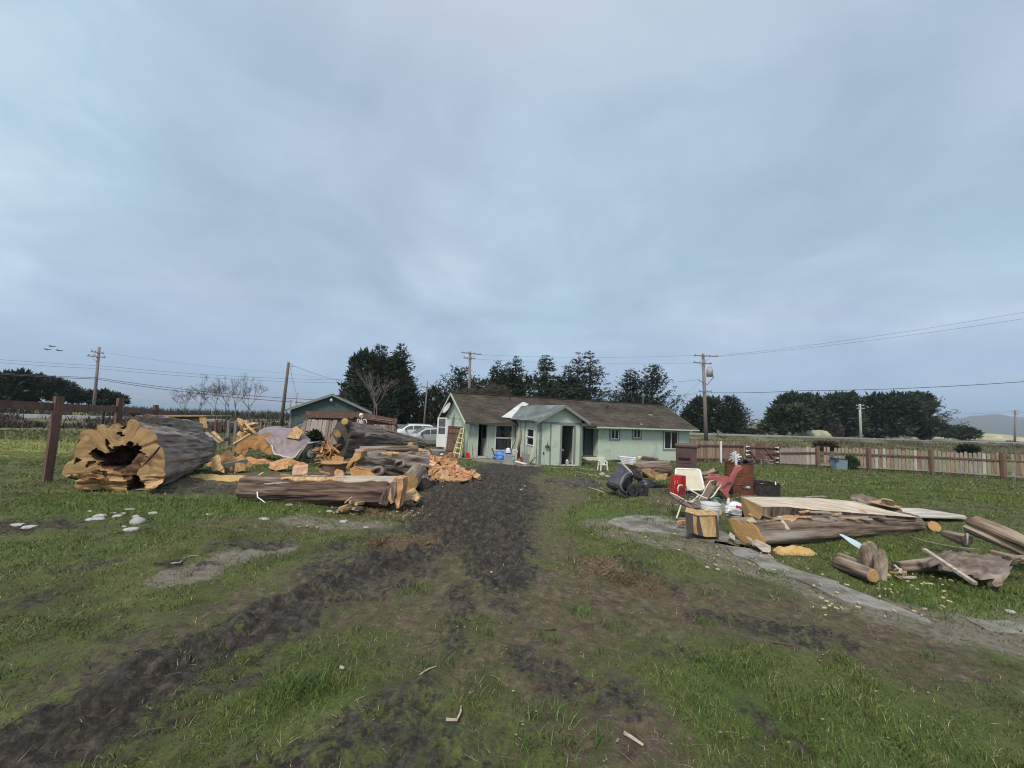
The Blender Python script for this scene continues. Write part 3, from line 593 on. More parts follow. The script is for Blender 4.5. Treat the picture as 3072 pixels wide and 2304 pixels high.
# dark recessed door, its awning roller and step
q0, q1 = rect(1752, 1371, 1789, 1280, .62)[:2]
MB().box2((q0, .585, .08), (q1, .612, 1.98)).build('door', mt('dark_green_door', (.02, .035, .04), (.055, .075, .075), .5, 2, 0, (2, 2, .4)), H)
MB().box2((q0 - .1, .575, .05), (q0 - .012, .615, 2.08)).build('door_trim', mt('dark_door_trim', (.02, .02, .025), None, .8), H); MB().box2((q1 + .012, .575, .05), (q1 + .09, .615, 2.08)).build('door_trim', MAT['dark_door_trim'], H)
MB().tube([(q0 - .3, -.02, 1.93), (q1 + .05, -.05, 1.88)], .07, 10).build('awning_roller', white2, H, smooth=True)
MB().box2((q0 - .4, -.25, -.12), (q1 + .05, .56, -.0)).build('door_step', mt('pale_step', (.5, .48, .42), (.6, .58, .52), .8), H)
MB().box2((q0 - .35, -.55, -.3), (q1 - .0, -.27, -.12)).build('door_step', MAT['pale_step'], H)
# ---- gabled addition
fr = hl(on_plane(1617, 1398, HO + hdir * uS, hdir)); D = -fr.y            # projects D metres towards the camera
bz = -.35
uX = hw(1741, 1398, -D).x; aW = 2.22; 
sdoor = rect(1683, 1396, 1722, 1278, -D); sd_ = (sdoor[0], sdoor[1], max(-.05, sdoor[2]), min(sdoor[3], aW - .12))
zb_ = hw(1680, 1397, -D).z
wall(uS, uX, zb_ - .3, aW, -D, [(sd_[0], sd_[1], zb_ + .03, sd_[3])], name='addition_wall')
wl = hside(1580, 1335, uS), hside(1604, 1287, uS); wv0, wv1 = sorted((wl[0].y, wl[1].y)); wz0, wz1 = wl[0].z + .02, wl[1].z
mb = MB()
for a, b_, c_, d in ((-D + .125, wv0, zb_ - .3, aW), (wv1, -.005, zb_ - .3, aW), (wv0, wv1, zb_ - .3, wz0), (wv0, wv1, wz1, aW)): mb.box2((uS, a, c_), (uS + .1, b_, d))
mb.build('addition_wall', mint, H)
MB().box2((uX - .1, -D + .125, zb_ - .3), (uX, .6, aW)).build('addition_wall', mint, H)
MB().box2((uS + .13, -D + .13, zb_ - .1), (uX - .13, -.02, zb_ + .02)).build('floor', MAT['floor_boards'], H)
mb = MB(); e = .05
for a, b_, c_, d in ((wv0, wv1, wz0, wz0 + e), (wv0, wv1, wz1 - e, wz1), (wv0, wv0 + e, wz0 + e, wz1 - e), (wv1 - e, wv1, wz0 + e, wz1 - e), (wv0 + e, wv1 - e, (wz0 + wz1) / 2 - .03, (wz0 + wz1) / 2 + .03)): mb.box2((uS - .04, a, c_), (uS + .05, b_, d))
w = mb.build('window', white2, H)
for c_, d in ((wz0 + e, (wz0 + wz1) / 2 - .03), ((wz0 + wz1) / 2 + .03, wz1 - e)): MB().box2((uS + .01, wv0 + e, c_), (uS + .02, wv1 - e, d)).build('pane', glass, w)
uC = hw(1688, 1215, -D).x; aR = hw(1688, 1215, -D - .25).z; aE = hw(1603, 1263, -D - .25).z; oL = .32
aSl = (aR - aE) / (uC - (uS - oL)); uXR = uC + (uC - (uS - oL))
MB().prism([(uS, -D, aW + .002), (uX, -D, aW + .002), (uX, -D, aR - aSl * (uX - uC) - .06), (uC, -D, aR - .06), (uS, -D, aR - aSl * (uC - uS) - .06)], (0, .1, 0)).build('gable_panel', mint, H)
vB = -OV + (aR - EV) / (RZ - EV) * (DEP / 2 + OV)                        # where the addition's ridge meets the main roof
vE = -OV + max(0, (aE - EV)) / (RZ - EV) * (DEP / 2 + OV)
roof_plane([(uS - oL, vE, aE), (uS - oL, -D - .28, aE), (uC, -D - .28, aR), (uC, vB, aR)][:4], shing, 'addition_roof', H, 14)
roof_plane([(uXR, -D - .28, aE), (uXR, vE, aE), (uC, vB, aR), (uC, -D - .28, aR)], shin, 'addition_roof', H, 14)
fb = MB(); fb.beam((uS - oL, -D - .3, aE - .06), (uC, -D - .3, aR - .06), .03, .15); fb.beam((uXR, -D - .3, aE - .06), (uC, -D - .3, aR - .06), .03, .15); fb.build('bargeboard', mt('grey_bargeboard', (.20, .20, .195), (.27, .27, .265), .8), H)
fl = [roofpt(1503, 1255), roofpt(1536, 1258), roofpt(1586, 1214), roofpt(1566, 1209)]
mb = MB(); g = []
for i in range(6):
    f = i / 5; a, b_ = fl[0].lerp(fl[3], f), fl[1].lerp(fl[2], f)
    g.append([a.lerp(b_, k / 4) + Vector((0, -.03, .07 + .04 * n3d(i * 1.3, k * 1.1, 2))) for k in range(5)])
mb.sheet(g); mb.build('roof_flashing', mt('white_sheeting', (.42, .44, .45), (.66, .67, .68), .6, 2.2, .5, lo=.3, hi=.7), H)
for u in (uS + .015, uX - .015): MB().box2((u - .06, -D - .035, zb_ - .1), (u + .06, -D - .003, aW)).build('corner_trim', trimg, H)
for px in (1652, 1683.5, 1714):
    u = hw(px, 1300, -D).x; z0 = zb_ if px < 1660 else (sd_[3] + .12)
    MB().box2((u - .03, -D - .022, z0), (u + .03, -D - .003, aW - .06)).build('batten', trimg, H)
MB().box2((uS, -D - .03, aW - .055), (uX, -D - .002, aW + .03)).build('trim_board', trimg, H)
fb = MB()
for a in ((sd_[0] - .1, zb_, sd_[0] - .003, sd_[3] + .1), (sd_[1] + .003, zb_, sd_[1] + .1, sd_[3] + .1), (sd_[0], sd_[3] + .003, sd_[1], sd_[3] + .1)): fb.box2((a[0], -D - .035, a[1]), (a[2], -D - .004, a[3]))
fb.build('door_trim', trimg, H)
MB().box2((sd_[0] - .1, -D - .06, zb_ - .02), (sd_[1] + .1, -D + .12, zb_ + .04)).build('door_sill', white2, H)
for px in (1546, 1561, 1574, 1611):
    q = hside(px, 1330, uS); 
    if -D < q.y < -.02: MB().box2((uS - .022, q.y - .03, zb_), (uS - .003, q.y + .03, aW)).build('batten', trimg, H)
MB().beam((uS - .03, -D + .25, aW - .5), (uS - oL + .02, -D - .1, aE - .02), .05, .06).build('roof_bracket', white2, H)
MB().beam((uS - .05, -D - .02, aW - .38), (uS - oL + .05, -D - .25, aE - .05), .06, .08).build('roof_bracket', mt('tan_bracket', (.4, .34, .27), None, .8), H)
# house number plate and porch lamp
q = hw(1418, 1282); npl = MB().box2((q.x - .055, -.02, q.z - .22), (q.x + .055, -.004, q.z + .22)).build('number_plate', white2, H)
for k, ch in enumerate('4221'):
    fc = bpy.data.curves.new('digit', 'FONT'); fc.body = ch; fc.size = .12; fc.extrude = .002; fc.align_x = 'CENTER'; fc.materials.append(darkhole)
    text_part('digit', fc, npl, (q.x, -.026, q.z + .12 - k * .11), (R(90), 0, 0))
q = hw(1475, 1283); lm = MB(); lm.lathe([(.001, -.09), (.06, -.07), (.07, 0), (.04, .05), (.001, .06)], 10, (q.x, -.1, q.z)); lm.box2((q.x - .16, -.08, q.z + .05), (q.x - .06, -.004, q.z + .15)); lm.build('porch_lamp', mt('lamp_white', (.6, .6, .52), None, .4), H, smooth=True)
q = hw(1814, 1285); MB().lathe([(.001, -.1), (.045, -.07), (.035, 0), (.02, .05), (.001, .06)], 8, (q.x, -.12, q.z)).build('porch_lamp', MAT['lamp_white'], H, smooth=True)
# ================================================================ GARAGE
sid = M('dark_green_siding_paint', (0.055, 0.085, 0.08), (0.085, 0.12, 0.112), 0.75, 3)
gY = 33.0
gl, gr_ = P(868, 1290, gY), P(1100, 1290, gY); gz0 = gz(gl.x, gY) ; gap = P(991, 1183, gY).z - gz0; gev = P(862, 1237, gY).z - gz0
GR = thing('garage', 'dark green lap sided garage with low gable roof behind the brown gate', 'garage', (gl.x, gY, gz0), HA)
gw_ = 6.25; gc = gw_ / 2; gap = P(991, 1183, gY + 1.07).z - gz0; gev = gap - 1.48
def ztop(x): return gap - .1 - abs(x - gc) * (gap - gev) / (gc + .25)
mb = MB(); n = int(gap / .17)
for i in range(n + 1):
    z0 = -.2 + i * .17 if i else -.4; z1 = -.2 + (i + 1) * .17
    sl_ = (gap - gev) / (gc + .25)
    hw0 = (gap - .1 - max(z0, ztop(0) if z0 < ztop(0) else z0)) / sl_ if z0 > ztop(0) else 99
    hw1 = (gap - .1 - z1) / sl_ if z1 > ztop(0) else 99
    if hw1 < .05: break
    a0, b0 = max(0, gc - hw0), min(gw_, gc + hw0); a1, b1 = max(0, gc - hw1), min(gw_, gc + hw1)
    mb.add([(a0, -.035, z0), (b0, -.035, z0), (b1, -.008, z1), (a1, -.008, z1), (a1, -.008, z1 + .0), (a0, -.005, z0)], [(0, 1, 2, 3), (0, 5, 5 - 5 + 1, 1)] if False else [(0, 1, 2, 3)])
    mb.add([(a0, -.035, z0), (b0, -.035, z0), (b0, -.0, z0), (a0, 0, z0)], [(0, 1, 2, 3)])
mb.build('siding', sid, GR)
mb = MB(); mb.prism([(0, .0, -.4), (gw_, .0, -.4), (gw_, 0, ztop(gw_)), (gc, 0, ztop(gc)), (0, 0, ztop(0))], (0, 7.5, 0)); mb.build('wall', sid, GR)
mb = MB(); ex = .28; sl_ = (gap - gev) / (gc + .25)
for sgn, xe in ((-1, -ex), (1, gw_ + ex)):
    ze = gap - abs(xe - gc) * sl_; mb.prism([(xe, -.35, ze), (gc, -.35, gap), (gc, -.35, gap + .06), (xe, -.35, ze + .06)], (0, 8.2, 0))
mb.build('roof', mt('dark_roofing', (.06, .065, .06), (.1, .1, .095), .95, 5), GR)
mb = MB()
for xe in (-ex, gw_ + ex): ze = gap - abs(xe - gc) * sl_; mb.beam((xe, -.37, ze - .06), (gc, -.37, gap - .06), .03, .15)
mb.build('bargeboard', mt('sage_trim', (.20, .23, .205), (.26, .28, .25), .8), GR)
mb = MB(); ze = gap - (gc + ex) * sl_; mb.beam((-ex - .06, -.3, ze), (-ex - .06, 7.8, ze), .1, .1); mb.tube([(-ex - .06, -.25, ze - .04), (-ex - .04, -.25, ze - .2), (-ex + .12, -.22, ze - .3)], .045, 6); mb.build('gutter', MAT['dark_roofing'], GR)
mb = MB(); lx, lz = gc - .05, P(986, 1200, gY + 1.07).z - gz0
mb.lathe([(.001, -.16), (.11, -.12), (.13, 0), (.09, .12), (.05, .18), (.001, .19)], 12, (lx, -.2, lz)); mb.box2((lx - .06, -.12, lz + .02), (lx + .06, -.03, lz + .16)); mb.build('wall_lamp', mt('lamp_glass', (.62, .64, .6), None, .35), GR, smooth=True)
MB().box2((-.04, -.05, -.4), (.06, -.036, ztop(0))).build('corner_trim', MAT['sage_trim'], GR)
def dish(name, label, loc, rz, r=.35, tilt=35, arm=.5):
    t_ = thing(name, label, 'dish', loc, rz)
    m_ = rot('X', 90 - tilt); mb = MB(); mb.lathe([(0.001, 0)] + [(r * k / 6, .25 * r * (k / 6) ** 2) for k in range(1, 7)] + [(r * 1.02, .25 * r), (r * .9, .25 * r * .8 - .02), (.001, -.015)], 20, (0, -.05, .45), m_)
    mb.build('reflector', mt('dish_grey', (.40, .41, .42), (.5, .5, .5), .6, 4), t_, smooth=True)
    MB().tube([(0, .1, 0), (0, .1, .35), (0, 0, .44)], .025, 6).build('mast', steel, t_)
    f_ = Vector((0, -.05, .45)); mb = MB(); mb.tube([f_ + m_ @ Vector((0, -r * .9, .05)), f_ + m_ @ Vector((0, -r * .5, arm))], .014, 5); mb.box(f_ + m_ @ Vector((0, -r * .45, arm)), (.08, .06, .08), m_); mb.build('feed_arm', steel, t_)
    return t_
q = P(866 + 6, 1225, gY); dish('satellite_dish', 'small satellite dish seen edge on above the green garage eave', (P(873, 1226, gY + .3).x, gY + .3, P(873, 1226, gY).z), 75, .3)
q = P(888, 1222, gY + 2); mb = MB(); mb.tube([(0, 0, -.4), (0, 0, (P(889, 1179, gY + 2) - q).length)], .03, 6); mb.tube([(-.25, 0, 1.0), (.2, 0, .95)], .012, 4); tag(mb.build('antenna_mast', steel, None), 'thin antenna mast rising behind the garage roof', 'mast').location = q
# satellite dish of the house gable
q_ = hside(1345, 1226, -.5); q = HO + hdir * q_.x + vdir * q_.y + Vector((0, 0, q_.z - .45)); td = dish('satellite_dish', 'round grey satellite dish hung under the house gable', q, -58, .42, 30, .62)

# ================================================================ BROWN GATE AND PLANKS BEFORE THE GARAGE
FY = 23.5
def at(px, py, Y): return P(px, py, Y)
fg = thing('board_gate', 'tall red brown board gate with heavy top beam before the green garage', 'gate', (P(925, 1400, FY).x, FY, gz(P(925, 1400, FY).x, FY)))
o = fg.location.copy()
def loc(px, py, Y): return P(px, py, Y) - o
for px, py in ((925, 1233), (1078, 1236), (1186, 1256)): a = loc(px, py, FY); MB().box2((a.x - .11, -.1, -.3), (a.x + .11, .1, a.z)).build('post', redwood, fg)
for (x0, y0, x1, y1, w_) in ((920, 1236, 1072, 1240, .26), (924, 1246, 1062, 1249, .1), (1072, 1240, 1190, 1262, .34)): MB().beam(loc(x0, y0 + 4, FY - .12), loc(x1, y1 + 4, FY - .12), .09, w_).build('beam', redwood, fg)
for i in range(17):
    px = 934 + i * 8.2; a, b_ = loc(px, 1252, FY + .05), loc(px + 7.6, 1252, FY + .05); MB().box2((a.x, a.y - .012 + .01 * (i % 2), -.1), (b_.x, a.y + .012, a.z + .03 * random.random())).build('board', redwood, fg)
for i in range(13):
    px = 1082 + i * 8.1; yt = 1250 + (px - 1080) * .10; a, b_ = loc(px, yt, FY + .05), loc(px + 7.5, yt, FY + .05); MB().box2((a.x, a.y - .012 + .01 * (i % 2), -.1), (b_.x, a.y + .012, a.z)).build('board', redwood, fg)
MB().beam(loc(1118, 1256, FY - .1), loc(1176, 1262, FY - .1), .2, .03).build('cap_sheet', greywood, fg)
for i in range(7):
    px = 1122 + i * 9; a, b_ = loc(px, 1273 + i * .4, FY - .5), loc(px + 8, 1273, FY - .5); MB().box2((a.x, a.y - .015, -.1), (b_.x, a.y + .015, a.z)).build('board', pinkwood if i in (0, 2, 3) else fencewood, fg)
pl_ = [(911, 921, 1262, 1340), (922, 933, 1258, 1335), (933.5, 944, 1258, 1340), (945, 955, 1260, 1338), (955.5, 967, 1259, 1340), (968, 979, 1260, 1345), (980, 989.5, 1260, 1345), (990, 996, 1262, 1345), (996.5, 1010, 1260, 1345)]
pY = 20.5
for k, (x0, x1, yt, yb) in enumerate(pl_):
    a, b_ = P(x0, yt, pY), P(x1, yt, pY); zb = gz(a.x, pY); tag(MB().prism([(a.x, pY - .35, zb), (b_.x, pY - .35, zb), (b_.x + .02 * (k % 3), pY, b_.z), (a.x + .02 * (k % 3), pY, a.z)], (0, .03, 0)).build('plank', [fencewood, greywood, pinkwood, pinkwood, pinkwood, pinkwood, fencewood, fencewood, greywood][k], None, o=(a.x, pY - .3, zb)),
        ['narrow brown plank at the end of the row leaning before the gate', 'palest grey plank with a clean top in the leaning row', 'pinkish plank just after the palest one in the leaning row', 'pinkish plank in the middle of the row leaning on the gate', 'pinkish plank beside the dark gap of the leaning row', 'pinkish plank just past the dark gap of the leaning row', 'brown pink plank next to the dark upright strip', 'dark narrow strip standing between the leaning planks', 'separate grey plank with a knot beside the big trunk'][k], 'plank', 'weathered planks leaning before the gate')

# ================================================================ FENCES
# post and rail fence at the left
fl_ = thing('post_and_rail_fence', 'red brown post and rail fence behind the hollow log', 'fence', G(139, 1444)); o = fl_.location.copy()
b1 = G(139, 1444); t1 = P(178, 1189, b1.y + .05)
def Pd(px, py, p): return P(px, py, p)
Y2 = 10.9; Y3 = 14.2
b2 = P(348, 1300, Y2); b2.z = gz(b2.x, Y2); t2 = P(362, 1194, Y2); b3 = P(461, 1300, Y3); b3.z = gz(b3.x, Y3); t3 = P(468, 1215, Y3)
post = lambda a, b_, w_: MB().beam(a - o - Vector((0, 0, .3)), b_ - o, w_, w_, up=(.4, 1, 0)).build('post', redwood, fl_, tc=True)
post(b1, t1, .125); post(b2, t2, .12); post(b3, t3, .12)
rails = [((-260, 1200, 6.3), (160, 1219, b1.y)), ((172, 1221, b1.y), (352, 1227, Y2)), ((365, 1229, Y2), (462, 1236, Y3)), ((470, 1238, Y3), (640, 1250, 22))]
for a, b_ in rails: MB().beam(P(*a) - o, P(*b_) - o, .045, .15, up=(0, 0, 1)).build('rail', redwood, fl_)
a = P(306, 1300, 12.5); a.z = gz(a.x, 12.5); mb = MB(); q = P(312, 1232, 12.5); mb.beam(a - Vector((0, 0, .2)), q, .05, .035); mb.beam(a + Vector((0, -.03, .5)), q + Vector((0, -.03, 0)), .012, .04); tag(mb.build('metal_stake', mt('dark_green_stake', (.02, .026, .022), (.04, .045, .04), .7), None, o=a), 'dark metal stake between the red fence posts', 'stake')
# dark wire fence in the middle distance
wf = thing('wire_fence', 'dark low post and wire fence along the field before the bare trees', 'fence', P(640, 1290, 22)); o = wf.location.copy()
fp = [(649, 1259, 1297, 20), (688, 1260, 1312, 18), (709, 1262, 1312, 18), (757, 1257, 1290, 26), (770, 1257, 1290, 27), (784, 1258, 1288, 28), (796, 1265, 1290, 30), (806, 1266, 1288, 31.5), (814, 1266, 1288, 33)]
for px, yt, yb, Y in fp:
    b_ = P(px - 2, yb, Y); b_.z = gz(b_.x, Y); MB().beam(b_ - o, P(px, yt, Y) - o, .11, .11).build('post', redwood if px < 660 else polewood, wf)
for i in range(len(fp) - 1):
    a, b_ = fp[i], fp[i + 1]
    if i == 0 or i == 2: continue
    MB().beam(P(a[0], a[1] + 6, a[3]) - o, P(b_[0], b_[1] + 6, b_[3]) - o, .03, .07).build('rail', polewood, wf)
# right: solid board fence from the house corner, gate and picket fence
rf = thing('board_fence', 'brown vertical board fence between the house corner and the gate', 'fence', G(2100, 1388)); o = rf.location.copy()
def fence_boards(x0, y0t, y0b, x1, y1t, y1b, n, par, mats, gapf=.06, jag=.06, ragged=0.0, th=.02):
    a, b_ = G(x0, y0b), G(x1, y1b); at_, bt = P(x0, y0t, a.y), P(x1, y1t, b_.y)
    for i in range(n):
        if random.random() < ragged: continue
        f0, f1 = (i + gapf) / n, (i + 1 - gapf) / n
        p, q = a.lerp(b_, f0), a.lerp(b_, f1); h0 = (at_.z - a.z) + ((bt.z - b_.z) - (at_.z - a.z)) * f0 + random.uniform(-jag, jag)
        dz = random.uniform(0, .012); mb = MB()
        d = (q - p).normalized(); nn = Vector((-d.y, d.x, 0)) * th
        off = Vector((0, dz, 0))
        mb.prism([p + off - o + Vector((0, 0, -.1)), q + off - o + Vector((0, 0, -.1)), q + off - o + Vector((0, 0, h0 - .04)), q.lerp(p, .25) + off - o + Vector((0, 0, h0)), p.lerp(q, .25) + off - o + Vector((0, 0, h0)), p + off - o + Vector((0, 0, h0 - .04))], nn)
        mb.build('board', random.choice(mats), par)
    return a, b_, at_, bt
fw2 = M('pale_fence_board', (0.24, 0.165, 0.12), (0.38, 0.29, 0.22), 0.9, 4, .2, (5, 5, .5)); fw3 = M('reddish_fence_board', (0.12, 0.07, 0.055), (0.22, 0.135, 0.105), 0.9, 4, .2, (5, 5, .5))
a, b_, at_, bt = fence_boards(2066, 1322, 1385, 2232, 1325, 1387, 24, rf, [fencewood, fw2, fencewood])
for fz in (.8, .15): MB().beam(a.lerp(at_, fz) - o + Vector((0, -.05, 0)), b_.lerp(bt, fz) - o + Vector((0, -.05, 0)), .05, .09).build('rail', redwood, rf)
p = G(2160, 1387); q = P(2160, 1323, p.y); MB().box2(p - o + Vector((-.06, -.16, -.1)), q - o + Vector((.06, -.06, 0))).build('white_post', white2, rf)
rg = thing('double_gate', 'red brown double board gate with white strap hinges and diagonal braces', 'gate', G(2285, 1392)); o = rg.location.copy()
a, b_, at_, bt = fence_boards(2236, 1326, 1390, 2334, 1336, 1393, 16, rg, [fw3, redwood, fw3, fencewood])
def gp_(f, z, dy=-.06): q = a.lerp(b_, f); return q - o + Vector((0, dy, (at_.z - a.z) * z))
for f0, z0, f1, z1 in ((.03, .78, .97, .78), (.06, .75, .40, .05), (.6, .75, .92, .08), (.62, .5, .95, .5), (.03, .35, .2, .35)): MB().beam(gp_(f0, z0), gp_(f1, z1), .04, .09).build('brace', redwood, rg)
for f, zs_ in ((.0, (.80, .6, .42)), (1.0, (.80, .6, .3, .1))):
    for z in zs_: MB().prism([gp_(f, z - .05, -.1), gp_(f, z + .05, -.1), gp_(f + (.06 if f < .5 else -.06), z + .02, -.1), gp_(f + (.12 if f < .5 else -.12), z + .01, -.1), gp_(f + (.12 if f < .5 else -.12), z - .01, -.1), gp_(f + (.06 if f < .5 else -.06), z - .02, -.1)], (0, -.015, 0)).build('hinge', white2, rg)
MB().box2(b_ - o + Vector((.02, -.1, -.2)), b_ - o + Vector((.18, .06, (at_.z - a.z) * .97))).build('post', redwood, rg)
pf = thing('picket_fence', 'long weathered picket fence with red posts and a top rail across the lawn', 'fence', G(2603, 1413)); o = pf.location.copy()
pk = [greywood, fw2, fw2, greywood, fencewood, greywood, M('mossy_picket', (.2, .2, .13), (.33, .31, .22), .9, 4, .2, (5, 5, .5)), M('pale_picket', (.36, .34, .28), (.48, .46, .40), .9, 4, .2, (5, 5, .5))]
PFP = [(2340, 1345, 1396), (2450, 1341, 1403), (2603, 1346, 1413), (2790, 1352, 1423), (3005, 1362, 1438), (3250, 1374, 1458), (3600, 1394, 1486)]
for i, (s0, s1) in enumerate(zip(PFP[:-1], PFP[1:])):
    n = [15, 14, 16, 16, 15, 15][i]
    fence_boards(s0[0], s0[1], s0[2], s1[0], s1[1], s1[2], n, pf, pk, .13 if i else .03, .05, .06 if i else 0)
    a = G(s0[0], s0[2]); b_ = G(s1[0], s1[2]); at_, bt = P(s0[0], s0[1], a.y), P(s1[0], s1[1], b_.y)
    MB().beam(a.lerp(at_, .74) - o + Vector((0, -.07, 0)), b_.lerp(bt, .74) - o + Vector((0, -.07, 0)), .06, .09).build('rail', redwood, pf)
    MB().beam(a.lerp(at_, .15) - o + Vector((0, -.04, 0)), b_.lerp(bt, .15) - o + Vector((0, -.04, 0)), .04, .08).build('rail', greywood, pf)
for px, yt, yb in PFP[1:]:
    a = G(px, yb); q = P(px, yt - 3, a.y); MB().box2(a - o + Vector((-.09, -.2, -.2)), Vector((a.x + .09, a.y - .03, q.z)) - o).build('post', fw3, pf)

# ================================================================ UTILITY POLES AND WIRES
def upole(label, base, top, Y, arms=(), r0=.17, r1=.12, extra=None, mat=polewood):
    a = P(base[0], base[1], Y); a.z = min(a.z, gz(a.x, Y)); b_ = P(top[0], top[1], Y)
    t_ = thing('utility_pole', label, 'pole', a); k = Y / 1154
    MB().tube([Vector((0, 0, -.5)), (b_ - a) * .5, b_ - a], [r0, (r0 + r1) / 2, r1], 10).build('pole', mat, t_, smooth=True)
    for (x0, y0, x1, y1) in arms:
        c0, c1 = P(x0, y0, Y) - a, P(x1, y1, Y) - a; MB().beam(c0 + Vector((0, -.2, 0)), c1 + Vector((0, -.2, 0)), .12, .15).build('crossarm', mat, t_)
        mb = MB(); 
        for f in (.06, .35, .65, .94):
            q = c0.lerp(c1, f) + Vector((0, -.2, .08)); mb.lathe([(.03, 0), (.03, .05), (.07, .08), (.06, .16), (.001, .19)], 6, q)
            mb.build('insulator', mt('grey_insulator', (.2, .2, .22), None, .4), t_); mb = MB()
        m_ = c0.lerp(c1, .5)
        for s_ in (.3, .7): MB().beam(c0.lerp(c1, s_) + Vector((0, -.26, -.05)), m_ + Vector((0, -.2, -.75)), .03, .05).build('arm_brace', steel, t_)
    if extra: extra(t_, a)
    return t_
upole('bare wooden utility pole with two crossarms beyond the red rail fence', (280, 1240), (298, 1041), 54, [(278, 1055, 315, 1061), (267, 1068, 320, 1073)], .2, .14)
def tr(t_, a):
    c_ = P(2124, 1119, 55) - a; mb = MB(); mb.lathe([(.001, -.55), (.42, -.55), (.44, .5), (.40, .56), (.001, .6)], 14, c_ + Vector((.1, -.3, 0))); mb.build('transformer', mt('transformer_grey', (.33, .35, .36), (.4, .42, .42), .5), t_, smooth=True)
    for dx in (-.15, .2): MB().lathe([(.05, 0), (.06, .2), (.03, .35), (.001, .4)], 6, c_ + Vector((.1 + dx, -.3, .58))).build('bushing', MAT['grey_insulator'], t_)
    MB().tube([c_ + Vector((.35, -.3, .3)), c_ + Vector((.65, -.3, -.6)), c_ + Vector((-.2, -.2, -1.7)), c_ + Vector((-1.4, -.1, -1.1))], .05, 5).build('cable_loop', wire_m, t_)
upole('thick grey utility pole with a transformer beyond the board fence', (2119, 1323), (2109, 1061), 55, [(2080, 1067, 2152, 1070), (2079, 1088, 2133, 1092), (2095, 1175, 2133, 1176)], .28, .19, tr)
upole('grey utility pole with two crossarms rising behind the house roof', (1405, 1275), (1411, 1055), 62, [(1385, 1058, 1444, 1064), (1391, 1074, 1427, 1077)], .26, .18)
upole('thin brown utility pole with one crossarm past the parked vans', (1271, 1279), (1283, 1144), 66, [(1264, 1160, 1296, 1164)], .16, .11)
upole('pale utility pole standing on the road verge between the dark trees', (2583, 1318), (2579, 1212), 103, [(2566, 1216, 2590, 1216), (2568, 1225, 2592, 1225)], .34, .25, mat=mt('pale_pole', (.36, .36, .35), (.46, .46, .44), .9, 2))
upole('small distant utility pole with two crossarms before the blue hill', (3044, 1328), (3046, 1230), 141, [(3032, 1233, 3060, 1233), (3036, 1241, 3056, 1241)], .3, .25)
a = P(842, 1275, 38); a.z = gz(a.x, 38); b_ = P(866, 1087, 38); lp = thing('leaning_pole', 'bare leaning wooden pole beside the green garage', 'pole', a)
MB().tube([Vector((0, 0, -.4)), (b_ - a) * .5, b_ - a], [.17, .15, .12], 10).build('pole', mt('brown_pole', (.09, .065, .055), (.17, .13, .11), .9, 3, .2, (6, 6, .4)), lp, smooth=True)
MB().box(b_ - a + Vector((.3, -.05, -.4)), (.5, .05, .06)).build('bracket', steel, lp)
def wire(label, pts, r=.018):
    w = [P(*p) for p in pts]; q = []
    for a, b_ in zip(w[:-1], w[1:]):
        L_ = (b_ - a).length
        for k in range(8): f = k / 8; q.append(a.lerp(b_, f) - Vector((0, 0, L_ * .012 * 4 * f * (1 - f))))
    q.append(w[-1]); mb = MB(); mb.tube(q, r, 4); o_ = q[0]
    return tag(mb.build('power_line', wire_m, None, o=o_), label, 'wire', 'overhead wires')
wire('upper of the two high wires crossing behind the left crossarm pole', [(-400, 1040, 50), (298, 1097, 57), (1030, 1140, 62), (1270, 1162, 66)], .017)
wire('lower of the two high wires crossing behind the left crossarm pole', [(-400, 1050, 50), (298, 1106, 57), (1030, 1149, 62), (1290, 1164, 66)], .017)
wire('cable on the crossarm pole sagging over the bare trees to the garage', [(-400, 1085, 48), (290, 1133, 53.7), (940, 1199, 50), (1200, 1216, 60)], .03)
wire('lowest cable on the crossarm pole sagging over the bare trees', [(-400, 1088, 48), (288, 1137, 53.6), (920, 1209, 50), (1200, 1228, 60)], .034)
wire('faint wire from the crossarm of the left pole to the middle pole', [(315, 1058, 53.7), (866, 1120, 58), (1265, 1159, 65.8)], .009)
wire('upper wire climbing away from the transformer pole over the right lawn', [(2150, 1068, 54.8), (3072, 937, 40), (3700, 850, 34)], .012)
wire('lower wire climbing away from the transformer pole over the right lawn', [(2152, 1070, 54.8), (3072, 956, 40), (3700, 880, 34)], .012)
wire('thick black cable running level from the transformer pole over the right trees', [(2133, 1178, 54.8), (2400, 1172, 50), (3072, 1145, 40), (3700, 1110, 32)], .03)
wire('upper of the thin wires between the roof pole and the transformer pole', [(1444, 1064, 61.8), (2082, 1066, 54.8)], .011)
wire('lower of the thin wires between the roof pole and the transformer pole', [(1427, 1077, 61.8), (2080, 1089, 54.8)], .010)
wire('thick cable dropping from the transformer pole to the trees behind the roof', [(2100, 1138, 54.8), (2000, 1148, 56), (1800, 1163, 60), (1290, 1163, 66)], .016)
wire('cable from the lowest crossarm of the transformer pole towards the roof mast', [(2098, 1178, 54.8), (1929, 1183, 38), (1500, 1145, 60)], .016)
wire('slack service wire from the transformer pole to the house roof mast', [(2098, 1143, 54.8), (2022, 1208, 40), (1932, 1196, 27.5)], .012)
wire('wire between the pale verge pole and the distant pole by the hill', [(2590, 1226, 102.8), (3034, 1234, 140.8), (3400, 1240, 170)], .03)
wire('slack wire hanging from the leaning pole to the garage mast', [(868, 1094, 37.9), (889, 1182, 35)], .014)
wire('wire from the leaning pole top sloping down to the big dark tree', [(870, 1092, 37.9), (1030, 1143, 55), (1140, 1165, 62)], .014)
wire('low dark wires crossing before the trees beyond the road', [(2170, 1268, 90), (2583, 1262, 102), (2590, 1226, 102.6)], .02)

